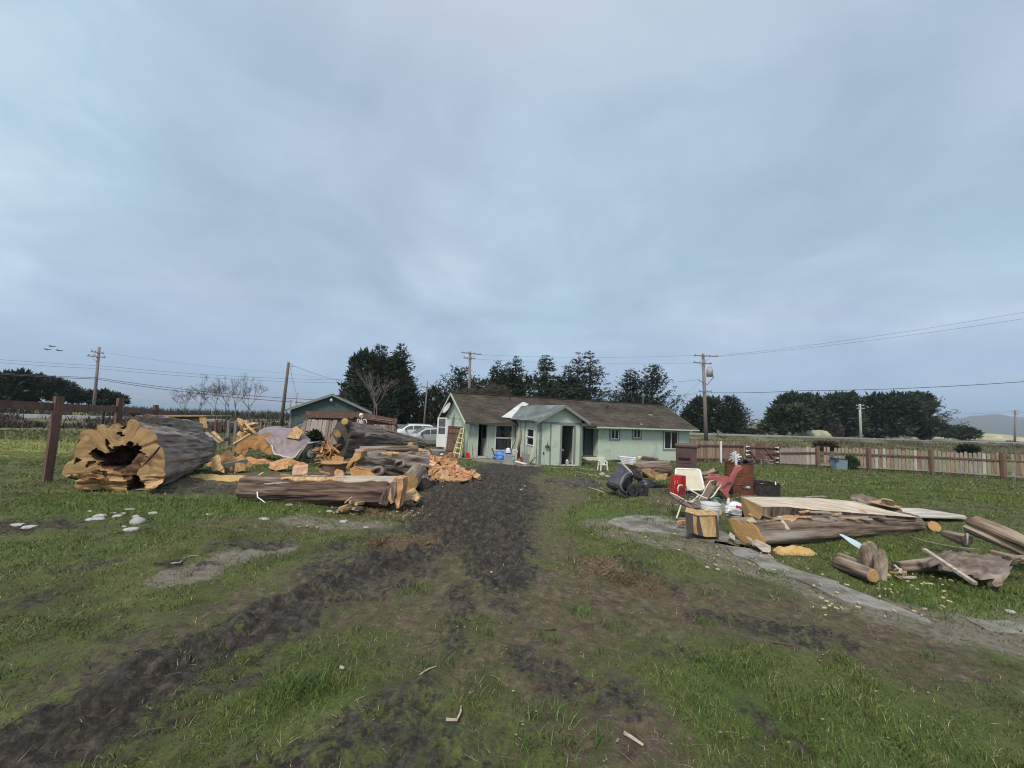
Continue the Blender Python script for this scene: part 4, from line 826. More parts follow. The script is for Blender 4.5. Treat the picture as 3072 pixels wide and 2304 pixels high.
# ================================================================ TREES
tk = M('tree_bark', (0.05, 0.042, 0.036), (0.13, 0.11, 0.095), 0.95, 3, .4)
def finish_tree(label, cat, base, V, Fc, C, trunk, name, group=None):
    t_ = thing(name, label, cat, base, 0, group)
    me = np_mesh('crown', V, Fc, 3, cols=[('col', C)]); me.materials.append(leafdark); c_ = bpy.data.objects.new('crown', me); COL.objects.link(c_); c_.parent = t_
    if trunk is not None: trunk.build('trunk', tk, t_, smooth=True)
    return t_
def sprays(cen, dirs, size, rs, cols, asp=.42, per=2, up=.25):
    # spiky triangles: cen (n,3), dirs (n,3)
    n = len(cen); V, C = [], []
    for k in range(per):
        d = dirs + rs.normal(0, .42, (n, 3)); d[:, 2] += up * rs.random(n); d /= np.linalg.norm(d, axis=1)[:, None] + 1e-9
        s_ = np.cross(d, rs.normal(0, 1, (n, 3))); s_ /= np.linalg.norm(s_, axis=1)[:, None] + 1e-9
        ln = size * (.6 + .8 * rs.random(n)); base = cen + rs.normal(0, 1, (n, 3)) * (size * .25)[:, None]
        V.append(np.stack([base - s_ * (ln * asp * .5)[:, None], base + s_ * (ln * asp * .5)[:, None], base + d * ln[:, None]], 1)); C.append(np.repeat((cols * (.75 + .5 * rs.random((n, 1))))[:, None, :], 3, 1))
    V = np.concatenate(V).reshape(-1, 3); C = np.concatenate(C).reshape(-1, 3); return V, C
GREEN1 = np.array((0.024, 0.040, 0.026)); GREEN2 = np.array((0.045, 0.062, 0.030)); GREEN3 = np.array((0.05, 0.055, 0.03))
def conifer(label, px, ytop, Y, wpx, base_y=None, crown0=.12, seed=0, dens=1.0, conical=1.0, open_=0.0, green=GREEN1, lean=0.0, group='conifers beyond the house', upt=.35):
    rs = np.random.default_rng(seed + 100); top = P(px, ytop, Y); bz_ = gz(top.x, Y); h_ = top.z - bz_; W_ = wpx * Y / 1154 / 2
    cen, dr, sz = [], [], []
    z = crown0 * h_; tb = MB(); tb.tube([(0, 0, -.3), (lean * .3, 0, h_ * .4), (lean * .8, 0, h_ * .8), (lean, 0, h_)], [h_ * .022, h_ * .017, h_ * .008, .01], 8)
    while z < h_ * .985:
        f = (z / h_ - crown0) / (1 - crown0); Lr = 1.18 * W_ * ((1 - f) ** (.42 + .42 * conical) * .96 + .04) * (0.6 + .4 * min(1, f * 6 + .3))
        nb_ = max(4, int((7 + 3 * rs.random()) * (1 - .4 * f)))
        a0 = rs.random() * 6.28
        for j in range(nb_):
            if rs.random() < open_: continue
            a = a0 + j * 6.28 / nb_ + rs.normal(0, .25); L_ = Lr * (.55 + .6 * rs.random()); d0 = np.array((math.cos(a), math.sin(a), 0))
            m_ = max(3, int(L_ / .33 * dens)); ff = (np.arange(m_) + rs.random(m_)) / m_; ff = .12 + .88 * ff
            dz = -.12 * L_ * ff + (upt * L_) * ff ** 2.2 + rs.normal(0, .05)
            p = d0[None] * (L_ * ff)[:, None]; p[:, 2] = z + dz; p[:, 0] += lean * (z / h_)
            p += rs.normal(0, .10 + .05 * L_, (m_, 3)) * np.array((1, 1, .35))
            cen.append(p); dd = np.repeat(d0[None], m_, 0); dd[:, 2] = -.1 + 1.1 * upt * ff; dr.append(dd); sz.append((.85 - .35 * ff) * (.5 + .25 * rs.random(m_)) * (1.15 if L_ > 1 else .8))
            if L_ > 1.0 and rs.random() < .5: tb.tube([(lean * z / h_, 0, z), (d0[0] * L_ * .5 + lean * z / h_, d0[1] * L_ * .5, z - .03 * L_), (d0[0] * L_ * .92 + lean * z / h_, d0[1] * L_ * .92, z + (upt * .8 - .1) * L_)], [.05, .03, .008], 4, cap=False)
        z += (.30 + .35 * rs.random()) * (1 + .5 * open_) * max(.6, h_ / 16)
    cen, dr, sz = np.concatenate(cen), np.concatenate(dr), np.concatenate(sz)
    mix = rs.random((len(cen), 1)) ** 2; cols = green * (1 - mix) + GREEN2 * mix
    V, C = sprays(cen, dr, sz, rs, cols, .40, 3)
    return finish_tree(label, 'tree', (top.x, Y, bz_), V, np.arange(len(V)).reshape(-1, 3), C, tb, 'conifer_tree', group)
def massed(label, lumps, Y, seed=0, n=1500, size=.6, green=GREEN1, name='cypress_tree', cat='tree', group=None, trunk=True, spike=.5, mixg=GREEN2, inner=.55):
    # crown of overlapping rounded lumps; lumps: (px, py, rx_px, ry_px, dY)
    rs = np.random.default_rng(seed); cx = sum(l[0] for l in lumps) / len(lumps); bx = P(cx, 1280, Y).x; bz_ = gz(bx, Y); cen, dr = [], []
    vol = np.array([l[2] * l[3] for l in lumps], float); vol /= vol.sum()
    for l, v_ in zip(lumps, vol):
        k = int(n * v_); c_ = P(l[0], l[1], Y + l[4]); rx, rz = l[2] * (Y + l[4]) / 1154, l[3] * (Y + l[4]) / 1154
        q = rs.normal(0, 1, (k, 3)); q /= np.linalg.norm(q, axis=1)[:, None]; rad = inner + (1 - inner) * rs.random((k, 1)) ** .6
        rad *= 1 + .16 * np.sin(q[:, :1] * 7 + seed) * np.cos(q[:, 2:] * 6 + seed * 2)
        p = q * rad * np.array((rx, rx * .9, rz)); cen.append(p + np.array((c_.x - bx, c_.y - Y, c_.z - bz_))); q = q.copy(); q[:, 2] += .15; dr.append(q)
    cen, dr = np.concatenate(cen), np.concatenate(dr); ok = cen[:, 2] > .05; cen, dr = cen[ok], dr[ok]
    mix = rs.random((len(cen), 1)) ** 2.5; pat = (np.sin(cen[:, :1] * 1.3 + seed) * np.sin(cen[:, 2:] * 1.7) > .35) * .5
    cols = green * (1 - np.clip(mix + pat, 0, 1)) + mixg * np.clip(mix + pat, 0, 1)
    V, C = sprays(cen, dr, np.full(len(cen), size), rs, cols, spike, 3)
    tb = None
    if trunk:
        tb = MB(); hh = cen[:, 2].max()
        for k in range(3): tb.tube([(rs.normal(0, .3), rs.normal(0, .2), -.2), (rs.normal(0, .6), 0, hh * .3), (rs.normal(0, 1.2), 0, hh * .75)], [hh * .03, hh * .022, .04], 7)
    return finish_tree(label, cat, (bx, Y, bz_), V, np.arange(len(V)).reshape(-1, 3), C, tb, name, group)
# the tall spruces behind the house
conifer('tall spruce with two leaders towering over the parked vans', 1140, 1026, 66, 190, seed=1, crown0=.03, dens=2.2, conical=1.0, upt=.4, group=None)
conifer('dense spruce leaning out to the right of the two leader spruce', 1194, 1026, 68, 140, seed=2, crown0=.12, dens=2.0, conical=.75, upt=.5, lean=.6, group=None)
massed('dark lower spruce skirt at the left foot of the big spruces', [(1095, 1140, 46, 85, 0), (1055, 1200, 34, 55, 1), (1120, 1195, 66, 65, -1), (1150, 1135, 36, 60, 1), (1182, 1135, 38, 62, 1)], 68, 3, 3600, .8)
massed('short bushy evergreen at the right foot of the big spruces', [(1205, 1190, 38, 55, 0), (1180, 1230, 50, 40, 1)], 69, 4, 1700, .7)
conifer('open spruce with upswept branches directly behind the grey roof pole', 1385, 1098, 70, 190, seed=5, crown0=.1, dens=1.5, conical=.5, open_=.15, upt=.55)
conifer('narrow pointed spruce to the right of the roof pole', 1492, 1076, 74, 125, seed=6, crown0=.05, dens=1.6, open_=.1, conical=.8, upt=.4)
conifer('taller pointed spruce just left of the ragged middle spruce', 1548, 1068, 75, 140, seed=7, crown0=.05, dens=1.7, open_=.1, conical=.7, upt=.5)
conifer('slim spruce top standing between the two pointed spruces', 1522, 1088, 78, 120, seed=8, crown0=.1, dens=1.4, conical=.8)
conifer('ragged broad spruce with a flat top over the addition', 1640, 1062, 72, 165, seed=9, crown0=.12, dens=1.6, conical=.5, open_=.15, upt=.2)
conifer('tallest gaunt spruce with bare gaps behind the roof ridge', 1772, 1050, 72, 175, seed=10, crown0=.15, dens=1.5, conical=.5, open_=.25, upt=.15)
conifer('gaunt thin spruce leaning beside the tallest gaunt one', 1735, 1054, 74, 110, seed=11, crown0=.15, dens=1.3, conical=.5, open_=.45, upt=.2)
conifer('low thick spruce between the ragged and the gaunt spruces', 1706, 1096, 76, 150, seed=12, crown0=.05, dens=1.4, open_=.1, conical=.5, green=GREEN1 * 1.1)
conifer('broad spruce above the right half of the roof', 1892, 1104, 74, 160, seed=13, crown0=.03, dens=1.7, open_=.08, conical=.6)
conifer('spruce with long upswept branches at the hip end of the roof', 1958, 1090, 72, 175, seed=14, crown0=.03, dens=1.5, conical=.65, open_=.15, upt=.6)
massed('dark evergreen thicket low behind the left half of the roof', [(1480, 1175, 90, 35, 0), (1600, 1175, 70, 45, 1), (1700, 1185, 70, 40, 0)], 78, 15, 1800, .7)
massed('brown leafless thicket showing over the house roof', [(1420, 1190, 60, 20, 0), (1490, 1182, 40, 26, 0)], 58, 16, 1400, .5, green=np.array((.075, .06, .048)), mixg=np.array((.11, .09, .07)), name='bare_thicket', cat='shrub', trunk=False, spike=.15)
massed('dark evergreen just left of the house gable', [(1300, 1200, 24, 38, 0), (1325, 1225, 28, 30, 0), (1265, 1215, 24, 26, 0)], 72, 17, 900, .6)
massed('olive leafy shrub bank beyond the parked vans', [(1240, 1250, 40, 26, 0), (1300, 1245, 45, 34, 1)], 71, 18, 1500, .5, green=np.array((.05, .055, .028)), mixg=np.array((.09, .08, .045)), name='shrub', cat='shrub', trunk=False)
# right side groups beyond the road
massed('small rounded cypress just right of the house hip roof', [(2075, 1250, 26, 30, 0), (2095, 1225, 22, 30, 0)], 100, 20, 900, .9)
massed('dark cypress behind the transformer pole', [(2130, 1240, 34, 46, 0), (2110, 1270, 40, 25, 0)], 102, 21, 1300, .95)
conifer('layered cypress with airy right side past the transformer pole', 2188, 1183, 101, 110, seed=22, crown0=.06, dens=1.8, conical=.35, open_=.1, upt=.3, group=None)
conifer('airy branched cypress at the gap in the right trees', 2205, 1195, 100, 115, seed=23, crown0=.06, dens=1.3, conical=.4, open_=.25, upt=.25, group=None)
massed('broad windblown cypress leaning by the road gap', [(2325, 1280, 40, 22, 0), (2345, 1250, 36, 34, 0), (2390, 1255, 45, 36, -1)], 104, 24, 1600, .95, mixg=np.array((.06, .085, .035)))
massed('tall dark cypress left of the pale verge pole', [(2365, 1222, 38, 36, 0), (2400, 1230, 50, 44, 1), (2375, 1200, 20, 20, 0)], 110, 25, 1700, 1.0)
massed('dark cypress with rounded top among the right trees', [(2430, 1220, 38, 36, 0), (2440, 1260, 55, 40, 1)], 112, 26, 1700, 1.0)
massed('dark cypress just left of the pale pole', [(2520, 1225, 48, 42, 0), (2545, 1212, 30, 34, 0), (2530, 1270, 55, 36, 0)], 112, 27, 2200, 1.0)
massed('big spreading cypress right of the pale pole', [(2640, 1230, 50, 46, 0), (2700, 1235, 62, 55, -1), (2650, 1280, 70, 34, 0), (2740, 1280, 62, 34, 0), (2760, 1215, 34, 34, 0)], 114, 28, 4600, 1.0)
conifer('tallest cypress of the right hand grove with swept branches', 2745, 1172, 113, 165, seed=29, crown0=.04, dens=1.6, conical=.35, upt=.45, group=None)
massed('round dark bush before the blue hill', [(2880, 1298, 34, 17, 0), (2900, 1302, 32, 14, 0)], 140, 30, 900, .8, name='bush', cat='bush', trunk=False)
massed('smaller round dark bush beside the grove', [(2840, 1294, 20, 16, 0)], 138, 31, 500, .8, name='bush', cat='bush', trunk=False)
massed('lone dark green bush behind the picket fence', [(2904, 1350, 22, 12, 0)], 38, 32, 600, .25, name='bush', cat='bush', trunk=False)
massed('low brown green bush behind the picket fence near the gate', [(2478, 1338, 28, 11, 0)], 40, 33, 600, .25, green=np.array((.045, .05, .03)), mixg=np.array((.07, .065, .04)), name='bush', cat='bush', trunk=False)
massed('brown bare shrub behind the grove by the pale pole', [(2500, 1294, 24, 22, 0)], 108, 34, 600, .6, green=np.array((.06, .05, .045)), mixg=np.array((.09, .075, .06)), name='bare_shrub', cat='shrub', trunk=False, spike=.2)
massed('green shrub low at the gap between the right trees', [(2265, 1300, 30, 10, 0), (2240, 1302, 24, 8, 0)], 98, 35, 600, .5, green=np.array((.05, .06, .03)), name='shrub', cat='shrub', trunk=False)
# left
massed('dark windblown cypress at the far end of the rail fence', [(20, 1155, 46, 34, 0), (60, 1140, 30, 22, 0), (40, 1180, 60, 26, 0)], 66, 40, 2200, .7)
massed('sloping windblown cypress beside the dark one', [(130, 1158, 46, 26, 0), (170, 1170, 44, 26, 0), (215, 1187, 34, 16, 0)], 68, 41, 2000, .7, mixg=np.array((.05, .05, .035)))
massed('low dark cypress bush behind the crossarm pole', [(305, 1192, 38, 18, 0), (345, 1200, 28, 13, 0), (285, 1196, 22, 14, 0)], 70, 42, 1200, .55, name='cypress_bush', cat='bush')
def bare(label, px, ytop, Y, spread, seed, n=5):
    rs = random.Random(seed); top = P(px, ytop, Y); bz_ = gz(top.x, Y); h_ = top.z - bz_; tb, br = MB(), MB()
    def grow(p, d, L_, r, depth, mb):
        q = p + d * L_ * .5 + Vector((rs.gauss(0, .05), rs.gauss(0, .05), 0)) * L_; e = p + d * L_
        mb.tube([p, q, e], [max(.012, r), max(.011, r * .8), max(.01, r * .6)], 3 if depth else 6, cap=False)
        if depth >= n: return
        for k in range(rs.choice((3, 3, 4)) if depth < 2 else rs.choice((2, 3))):
            dd = (d + Vector((rs.gauss(0, spread), rs.gauss(0, spread), rs.uniform(-.1, .35)))).normalized()
            grow(p + d * L_ * rs.uniform(.55, 1.0), dd, L_ * rs.uniform(.55, .8), r * .55, depth + 1, br)
    for k in range(2 if spread > .4 else 1):
        grow(Vector((k * .3, 0, -.2)), Vector((rs.gauss(0, .1), 0, 1)).normalized(), h_ * .40, h_ * .0085, 0, tb)
    t_ = thing('bare_tree', label, 'tree', (top.x, Y, bz_), 0, 'bare trees in the field'); bm_ = mt('bare_twigs', (.10, .085, .075), (.17, .15, .135), .95, 3)
    tb.build('trunk', bm_, t_); br.build('branches', bm_, t_); return t_
bare('low spreading bare tree, first of the row from the rail fence', 560, 1156, 62, .5, 1); bare('bare tree with a twiggy dome, second in the field row', 600, 1133, 63, .42, 2)
bare('slender bare tree in the middle of the field row', 655, 1138, 64, .36, 3); bare('tallest bare tree of the field row', 720, 1100, 62, .36, 9)
bare('bare tree with fine spreading twigs beside the tallest one', 690, 1136, 63, .42, 5); bare('outermost bare tree leaning towards the leaning pole', 760, 1128, 64, .45, 6)
bt_ = bare('pale bare tree standing in front of the big dark spruces', 1132, 1100, 58, .42, 7, 4); bt_['group'] = ''; del bt_['group']
for c_ in bt_.children: c_.data.materials[0] = mt('pale_twigs', (.17, .14, .12), (.25, .21, .18), .95, 3)
# picnic shelter sign by the trees, roadside reflector post
q = P(2553, 1315, 110); t_ = thing('signboard', 'low wooden roadside board on two legs beside the pale pole', 'sign', (q.x, 110, gz(q.x, 110))); MB().box((0, 0, 1.1), (2.2, .1, .25)).build('board', pinkwood, t_)
for s_ in (-1, 1): MB().box((s_ * .95, 0, .5), (.12, .1, 1.2)).build('leg', polewood, t_)
# flying birds
for k, (px, py) in enumerate(((143, 1049), (178, 1052), (157, 1040))):
    c_ = P(px, py, 150); t_ = thing('flying_bird', ['bird flying at the left end of the low row', 'bird flying at the right end of the low row', 'bird flying just above the other two'][k], 'bird', c_, 0, 'birds flying over the field'); bm_ = mt('bird_brown', (.05, .045, .045), None, .9)
    mb = MB(); mb.rock((0, 0, 0), (.55, .2, .17), k, 8, .1); mb.tube([(-.45, 0, .03), (-.75, 0, .0), (-1.1, 0, -.06)], [.1, .08, .03], 6); mb.prism([(.4, -.1, 0), (.4, .1, 0), (.75, .15, 0), (.75, -.15, 0)], (0, 0, .03)); mb.build('body', bm_, t_, smooth=True)
    for s_ in (-1, 1): MB().prism([(-.35, s_ * .1, .05), (.25, s_ * .1, .05), (.12, s_ * .9, .3), (.05, s_ * 1.7, .12), (-.15, s_ * 1.0, .33)], (0, 0, .04)).build('wing', bm_, t_)
    t_.rotation_euler = (0, 0, R(12))
# ================================================================ LOGS
def inside(x_, y_, poly):
    c_ = False
    for i in range(len(poly)):
        (x0, y0), (x1, y1) = poly[i], poly[i - 1]
        if (y0 > y_) != (y1 > y_) and x_ < (x1 - x0) * (y_ - y0) / (y1 - y0) + x0: c_ = not c_
    return c_
def frame(c0, c1):
    z = (Vector(c1) - Vector(c0)).normalized(); x = z.cross(Vector((0, 0, 1))); x.normalize(); y = x.cross(z) * -1; y = z.cross(x) * -1
    if y.z < 0: y = -y
    return x, y, z
def log(name, label, c0, c1, r0, r1, seed=0, n=56, rows=44, amp=.10, furrow=.05, bark_m=None, caps=('cut', 'cut'), out0=None, group=None, bend=0.0, cap_m=None, twist=0.0, cat='log', T=None, flat_top=None, out_pow=1.0, kfreq=1.6, fl=5.0, bname='bark'):
    c0, c1 = Vector(c0), Vector(c1); x, y, z = frame(c0, c1); Ln = (c1 - c0).length; o = c0.lerp(c1, .5); o.z = gz(o.x, o.y)
    t_ = T or thing(name, label, cat, o, 0, group); o = t_.location.copy()
    mb = MB(); vs, tcs = [], []
    def rad(a, f):
        s_ = f * Ln; ca, sa = math.cos(a + twist * f), math.sin(a + twist * f); Rr = r0 + (r1 - r0) * f
        k = 1 + amp * 1.6 * n3d(ca * kfreq + seed, sa * kfreq, s_ * .5 + seed * 2)
        k += amp * .7 * n3d(ca * 3.1, sa * 3.1 + seed, s_ * 1.2)
        k -= furrow * 1.5 * (1 - 2.4 * min(.42, abs(n3d(ca * fl * .75 + seed * 5 + .5 * n3d(ca, sa, s_ * 2), sa * fl * .75, s_ * .4 + seed)))) + furrow * 1.1 * abs(n3d(ca * 9, sa * 9, s_ * 1.3 + seed)) + furrow * .5 * n3d(ca * 17, sa * 17, s_ * 5 + seed)
        r = Rr * k
        if out0: w_ = max(0, 1 - f) ** out_pow; r = out0(a) * w_ * (1 - .25 * furrow * (1 if f > 0 else 0)) + r * (1 - w_)
        return r
    P_ = []
    for i in range(rows + 1):
        f = i / rows; cen = c0.lerp(c1, f) + y * bend * math.sin(math.pi * f)
        row = []
        for j in range(n):
            a = 2 * math.pi * j / n; r = rad(a, f); p = cen + (x * math.cos(a) + y * math.sin(a)) * r
            if flat_top is not None: 
                h_ = (p - cen).dot(y)
                if h_ > flat_top * r1: p = p - y * (h_ - flat_top * r1)
            row.append(p); vs.append(p - o); tcs.append((math.cos(a) * r0, math.sin(a) * r0, f * Ln))
        P_.append(row)
    mb.add(vs, [(i * n + j, i * n + (j + 1) % n, (i + 1) * n + (j + 1) % n, (i + 1) * n + j) for i in range(rows) for j in range(n)], tc=tcs)
    mb.build(bname, bark_m or bark, t_, tc=True, smooth=True)
    for e, kind in enumerate(caps):
        if kind is None: continue
        row = P_[0 if e == 0 else rows]; cen = sum(row, Vector()) / n; zz_ = z * (-.012 if e == 0 else .012); mb = MB(); vs, tcs = [], []
        for f in (1.0, .86, .6, .3):
            for j in range(n):
                p = cen.lerp(row[j], f) + zz_ * (1 if f < .99 else .2) + z * .004 * n3d(j * .2 + seed, f * 4, e); vs.append(p - o); q = p - cen; tcs.append((q.dot(x) + .05, q.dot(y) - .03, .3 * f))
        vs.append(cen + zz_ - o); tcs.append((.05, -.03, 0))
        fs = [(k * n + j, k * n + (j + 1) % n, (k + 1) * n + (j + 1) % n, (k + 1) * n + j) for k in range(3) for j in range(n)] + [(3 * n + j, 3 * n + (j + 1) % n, 4 * n) for j in range(n)]
        mb.add(vs, fs, tc=tcs); mb.build('cut_face', {'cut': cap_m or cutw, 'dark': bark_dark, 'pale': cutpale, 'orange': cuto}[kind], t_, tc=True)
    return t_
def polar(px_poly, c0, c1):
    # outline of a sawn face given as photo points -> radius by angle in the face plane
    c0 = Vector(c0); x, y, z = frame(c0, c1); pts = []
    for px, py in px_poly: q = on_plane(px, py, c0, z) - c0; pts.append((math.atan2(q.dot(y), q.dot(x)), math.hypot(q.dot(x), q.dot(y))))
    pts.sort(); A = [p[0] for p in pts]; B = [p[1] for p in pts]; A = [A[-1] - 6.28318] + A + [A[0] + 6.28318]; B = [B[-1]] + B + [B[0]]
    return lambda a: float(np.interp((a + math.pi) % 6.2831853 - math.pi, A, B))
Zm = lambda pts, ox, oy, k: [(ox + a * k, oy + b_ * k) for a, b_ in pts]
def ext(name, label, cat, poly, Y, depth, mat, group=None, tilt=0.0, d=None, drop=True, jag=0.0, side=None, wob=0.0):
    # outline at its own distance, with real thickness behind it; side = material of the extruded rim (a part)
    pts = [P(px, py, Y) for px, py in poly]; zb = min(p.z for p in pts); zt = max(p.z for p in pts)
    pts = [Vector((p.x, p.y + tilt * (p.z - zb) / max(.01, zt - zb), p.z)) for p in pts]
    if wob: pts = [p + Vector((0, wob * n3d(p.x * 7, p.z * 7, len(poly)), 0)) for p in pts]
    cx = sum(p.x for p in pts) / len(pts); o = Vector((cx, Y + depth / 2, zb)); dv = Vector(d) if d else Vector((cx / Y * depth, depth, 0)) * (Y / math.hypot(cx, Y))
    pts = [p - o for p in pts]; k = len(pts)
    back = [p + dv + Vector((jag * n3d(p.x * 5, p.z * 5, 1), 0, jag * n3d(p.x * 5, p.z * 5, 9))) for p in pts]
    rim = [(i, (i + 1) % k, k + (i + 1) % k, k + i) for i in range(k)]
    if side is None:
        ob = MB().add(pts + back, [tuple(range(k - 1, -1, -1)), tuple(range(k, 2 * k))] + rim, tc=[(p.x, p.y, p.z) for p in pts + back]).build(name, mat, None, o=(0, 0, 0), tc=True); ob.location = o; return tag(ob, label, cat, group)
    t_ = thing(name, label, cat, o, 0, group)
    MB().add(pts, [tuple(range(k - 1, -1, -1))], tc=[Vector((p.x, p.z, p.y)) for p in pts]).build('cut_face', mat, t_, tc=True); MB().add(pts + back, rim + [tuple(range(k, 2 * k))], tc=[(p.x, p.z, p.y) for p in pts + back]).build('bark', side, t_, tc=True); return t_
def stick(name, label, pts, r, mat, cat='stick', group=None, onground=True, n=6):
    w = [G(*p) for p in pts] if onground else [P(*p) for p in pts]; o = w[0].copy(); k = len(w); rs = [r * (1 - .35 * i / max(1, k - 1)) for i in range(k)]
    mb = MB(); mb.tube([p - o + Vector((0, 0, r * .9 if onground else 0)) for p in w], rs, n); ob = mb.build(name, mat, None, smooth=True); ob.location = o; return tag(ob, label, cat, group)

def part_ext(T, name, poly, Y, depth, mat, tilt=0.0, wob=.04):
    pts = [P(px, py, Y) - T.location for px, py in poly]; zb = min(p.z for p in pts); zt = max(p.z for p in pts)
    pts = [p + Vector((0, tilt * (p.z - zb) / max(.01, zt - zb) + wob * n3d(p.x * 9, p.z * 9, Y), 0)) for p in pts]; return MB().prism(pts, (0, depth, 0)).build(name, mat, T, tc=True)
PX = part_ext
# ---- the great hollow log
c0 = P(352, 1372, 7.3); c1 = P(600, 1352, 11.0); c1.z = gz(c1.x, c1.y) + .5
outl = Zm([(140, 900), (180, 790), (260, 710), (285, 620), (310, 540), (350, 480), (345, 440), (400, 360), (480, 345), (540, 350), (590, 300), (650, 290), (690, 325), (760, 285), (820, 275), (880, 300), (920, 285), (980, 230), (1040, 240), (1090, 310), (1180, 350), (1270, 400), (1300, 470), (1280, 515), (1340, 560), (1370, 620), (1380, 720), (1390, 790), (1370, 840), (1400, 900), (1380, 960), (1330, 1010), (1260, 1080), (1180, 1090), (1100, 1080), (1020, 1090), (920, 1110), (830, 1110), (740, 1090), (640, 1060), (560, 1080), (450, 1090), (380, 1060), (320, 1080), (290, 1040), (310, 980), (220, 940)], 150, 1200, .2486)
of = polar(outl, c0, c1)
hl_ = log('hollow_log', 'huge hollow log with a lobed sawn face and a black rotten centre', c0, c1, .70, .44, seed=3, n=110, rows=54, amp=.10, furrow=.10, bark_m=bark_pale, caps=(None, 'cut'), out0=of, out_pow=1.3, cat='log', kfreq=2.4)
x, y, z = frame(c0, c1); o = hl_.location.copy()
def pl2(poly): return [((q - c0).dot(x), (q - c0).dot(y)) for q in (on_plane(a, b_, c0, z) for a, b_ in Zm(poly, 150, 1200, .2486))]
holes = [(pl2(q), d_) for q, d_ in (([(470, 640), (500, 610), (540, 585), (620, 620), (690, 640), (740, 625), (760, 590), (800, 565), (870, 550), (935, 560), (980, 570), (1050, 530), (1110, 560), (1080, 610), (1060, 640), (1010, 700), (960, 760), (920, 800), (860, 820), (800, 800), (700, 800), (620, 790), (580, 740), (520, 715)], .5), ([(665, 490), (685, 475), (705, 490), (715, 540), (750, 590), (740, 630), (700, 590), (690, 540)], .2), ([(925, 520), (940, 492), (985, 490), (1000, 510), (990, 560), (940, 560)], .2), ([(1000, 890), (1060, 930), (1110, 985), (1130, 1040), (1090, 1080), (1000, 1088), (930, 1095), (945, 1000), (985, 960)], .4), ([(200, 955), (240, 920), (275, 905), (330, 970), (300, 985)], .3), ([(805, 390), (850, 385), (885, 440), (860, 440)], .08), ([(840, 345), (900, 310), (945, 312), (930, 335), (860, 362)], .08), ([(285, 720), (315, 700), (380, 715), (370, 740), (320, 745), (310, 790), (288, 780)], .07))]
brown = [pl2(q) for q in ([(560, 770), (640, 790), (900, 800), (1000, 690), (1060, 740), (1110, 800), (1030, 890), (970, 970), (900, 950), (860, 860), (700, 835), (600, 810)], [(1050, 610), (1120, 640), (1190, 690), (1120, 770), (1010, 720)], [(480, 860), (600, 840), (620, 900), (500, 890)], [(410, 800), (470, 745), (550, 735), (545, 760), (470, 790), (420, 815)], [(620, 860), (700, 860), (680, 930), (640, 920)])]
na, nr = 190, 56; vs, tcs, lev = [], [], []
for k in range(nr + 1):
    f = (k / nr)
    for j in range(na):
        a = 6.2832 * j / na; gv = max(0, sum(of(a + q) for q in (-.3, -.2, -.1, .1, .2, .3)) / 6 - of(a)); r = of(a) * max(f, .004); qx, qy = r * math.cos(a), r * math.sin(a); wx, wy = qx + .022 * n3d(qx * 9, qy * 9, 1) + .03 * n3d(qx * 24, qy * 24, 4), qy + .022 * n3d(qx * 9, qy * 9, 7) + .03 * n3d(qx * 24, qy * 24, 9)
        d_ = 0; lv = 0
        for pl_h, dh__ in holes:
            if inside(wx, wy, pl_h): d_ = dh__ * (.75 + .5 * n3d(qx * 7, qy * 7, 3)); lv = 2; break
        if not lv:
            for pl_b in brown:
                if inside(wx, wy, pl_b): d_ = .03 + .05 * n3d(qx * 8, qy * 8, 4); lv = 1; break
        if lv < 2 and f < .985:
            d_ += .012 * n3d(qx * 5, qy * 5, 2) + .5 * gv * f * f + .02 * abs(n3d(math.cos(a) * 5, math.sin(a) * 5, 1)) * (1 - f)
            if qy < -.22: d_ -= (.10 * max(0, n3d(qx * 2.2 + qy * 2, qy * 13, 5)) + .025 * n3d(qx * 6, qy * 24, 8)) * min(1, (-.22 - qy) * 6)
        p = c0 + x * qx + y * qy + z * d_; vs.append(p - o); tcs.append((qx, qy, 0)); lev.append(lv)
parts_ = ([], [], [])
for k in range(nr):
    for j in range(na):
        q_ = (k * na + j, (k + 1) * na + j, (k + 1) * na + (j + 1) % na, k * na + (j + 1) % na); parts_[sorted(lev[i] for i in q_)[2]].append(q_)
for fs, nm, m_ in ((parts_[0], 'cut_face', cutpale), (parts_[1], 'rotten_wood', M('brown_rot', (.05, .024, .014), (.22, .11, .05), .95, 8, .6, lo=.35, hi=.65)), (parts_[2], 'hollow', rotten)):
    us = sorted({i for f in fs for i in f}); mp_ = {i: n_ for n_, i in enumerate(us)}; MB().add([vs[i] for i in us], [tuple(mp_[i] for i in f) for f in fs], tc=[tcs[i] for i in us]).build(nm, m_, hl_, tc=True)['kind'] = 'stuff' if nm != 'cut_face' else 'thing'
def onface(a, b_, dz=-.02): p = on_plane(150 + a * .2486, 1200 + b_ * .2486, c0, z); return p + z * dz - o
mb = MB(); mb.tube([onface(1330, 560, 0), onface(1230, 680, 0), onface(1110, 800, 0)], [.012, .016, .006], 6); mb.build('saw_cut', rotten, hl_)
for k in range(5):
    a0, b0 = random.uniform(290, 520), random.uniform(865, 930); g = []
    for i in range(9): f = i / 8; g.append([onface(a0 + f * 340, b0 + 60 * f + 14 * math.sin(f * 9 + k), -.10 - .02 * k), onface(a0 + f * 340, b0 + 26 + 60 * f + 14 * math.sin(f * 7 + k), -.07 - .012 * k)])
    mb = MB(); mb.sheet(g); mb.sheet([[q + z * .03 for q in r] for r in g]); mb.build('splinter', freshy, hl_)
ext('split_slab', 'pale split slab lying at the right foot of the hollow log', 'wood', [(432, 1460), (450, 1452), (468, 1447), (470, 1452), (455, 1464), (436, 1466)], 7.15, .2, freshy, tilt=.15)
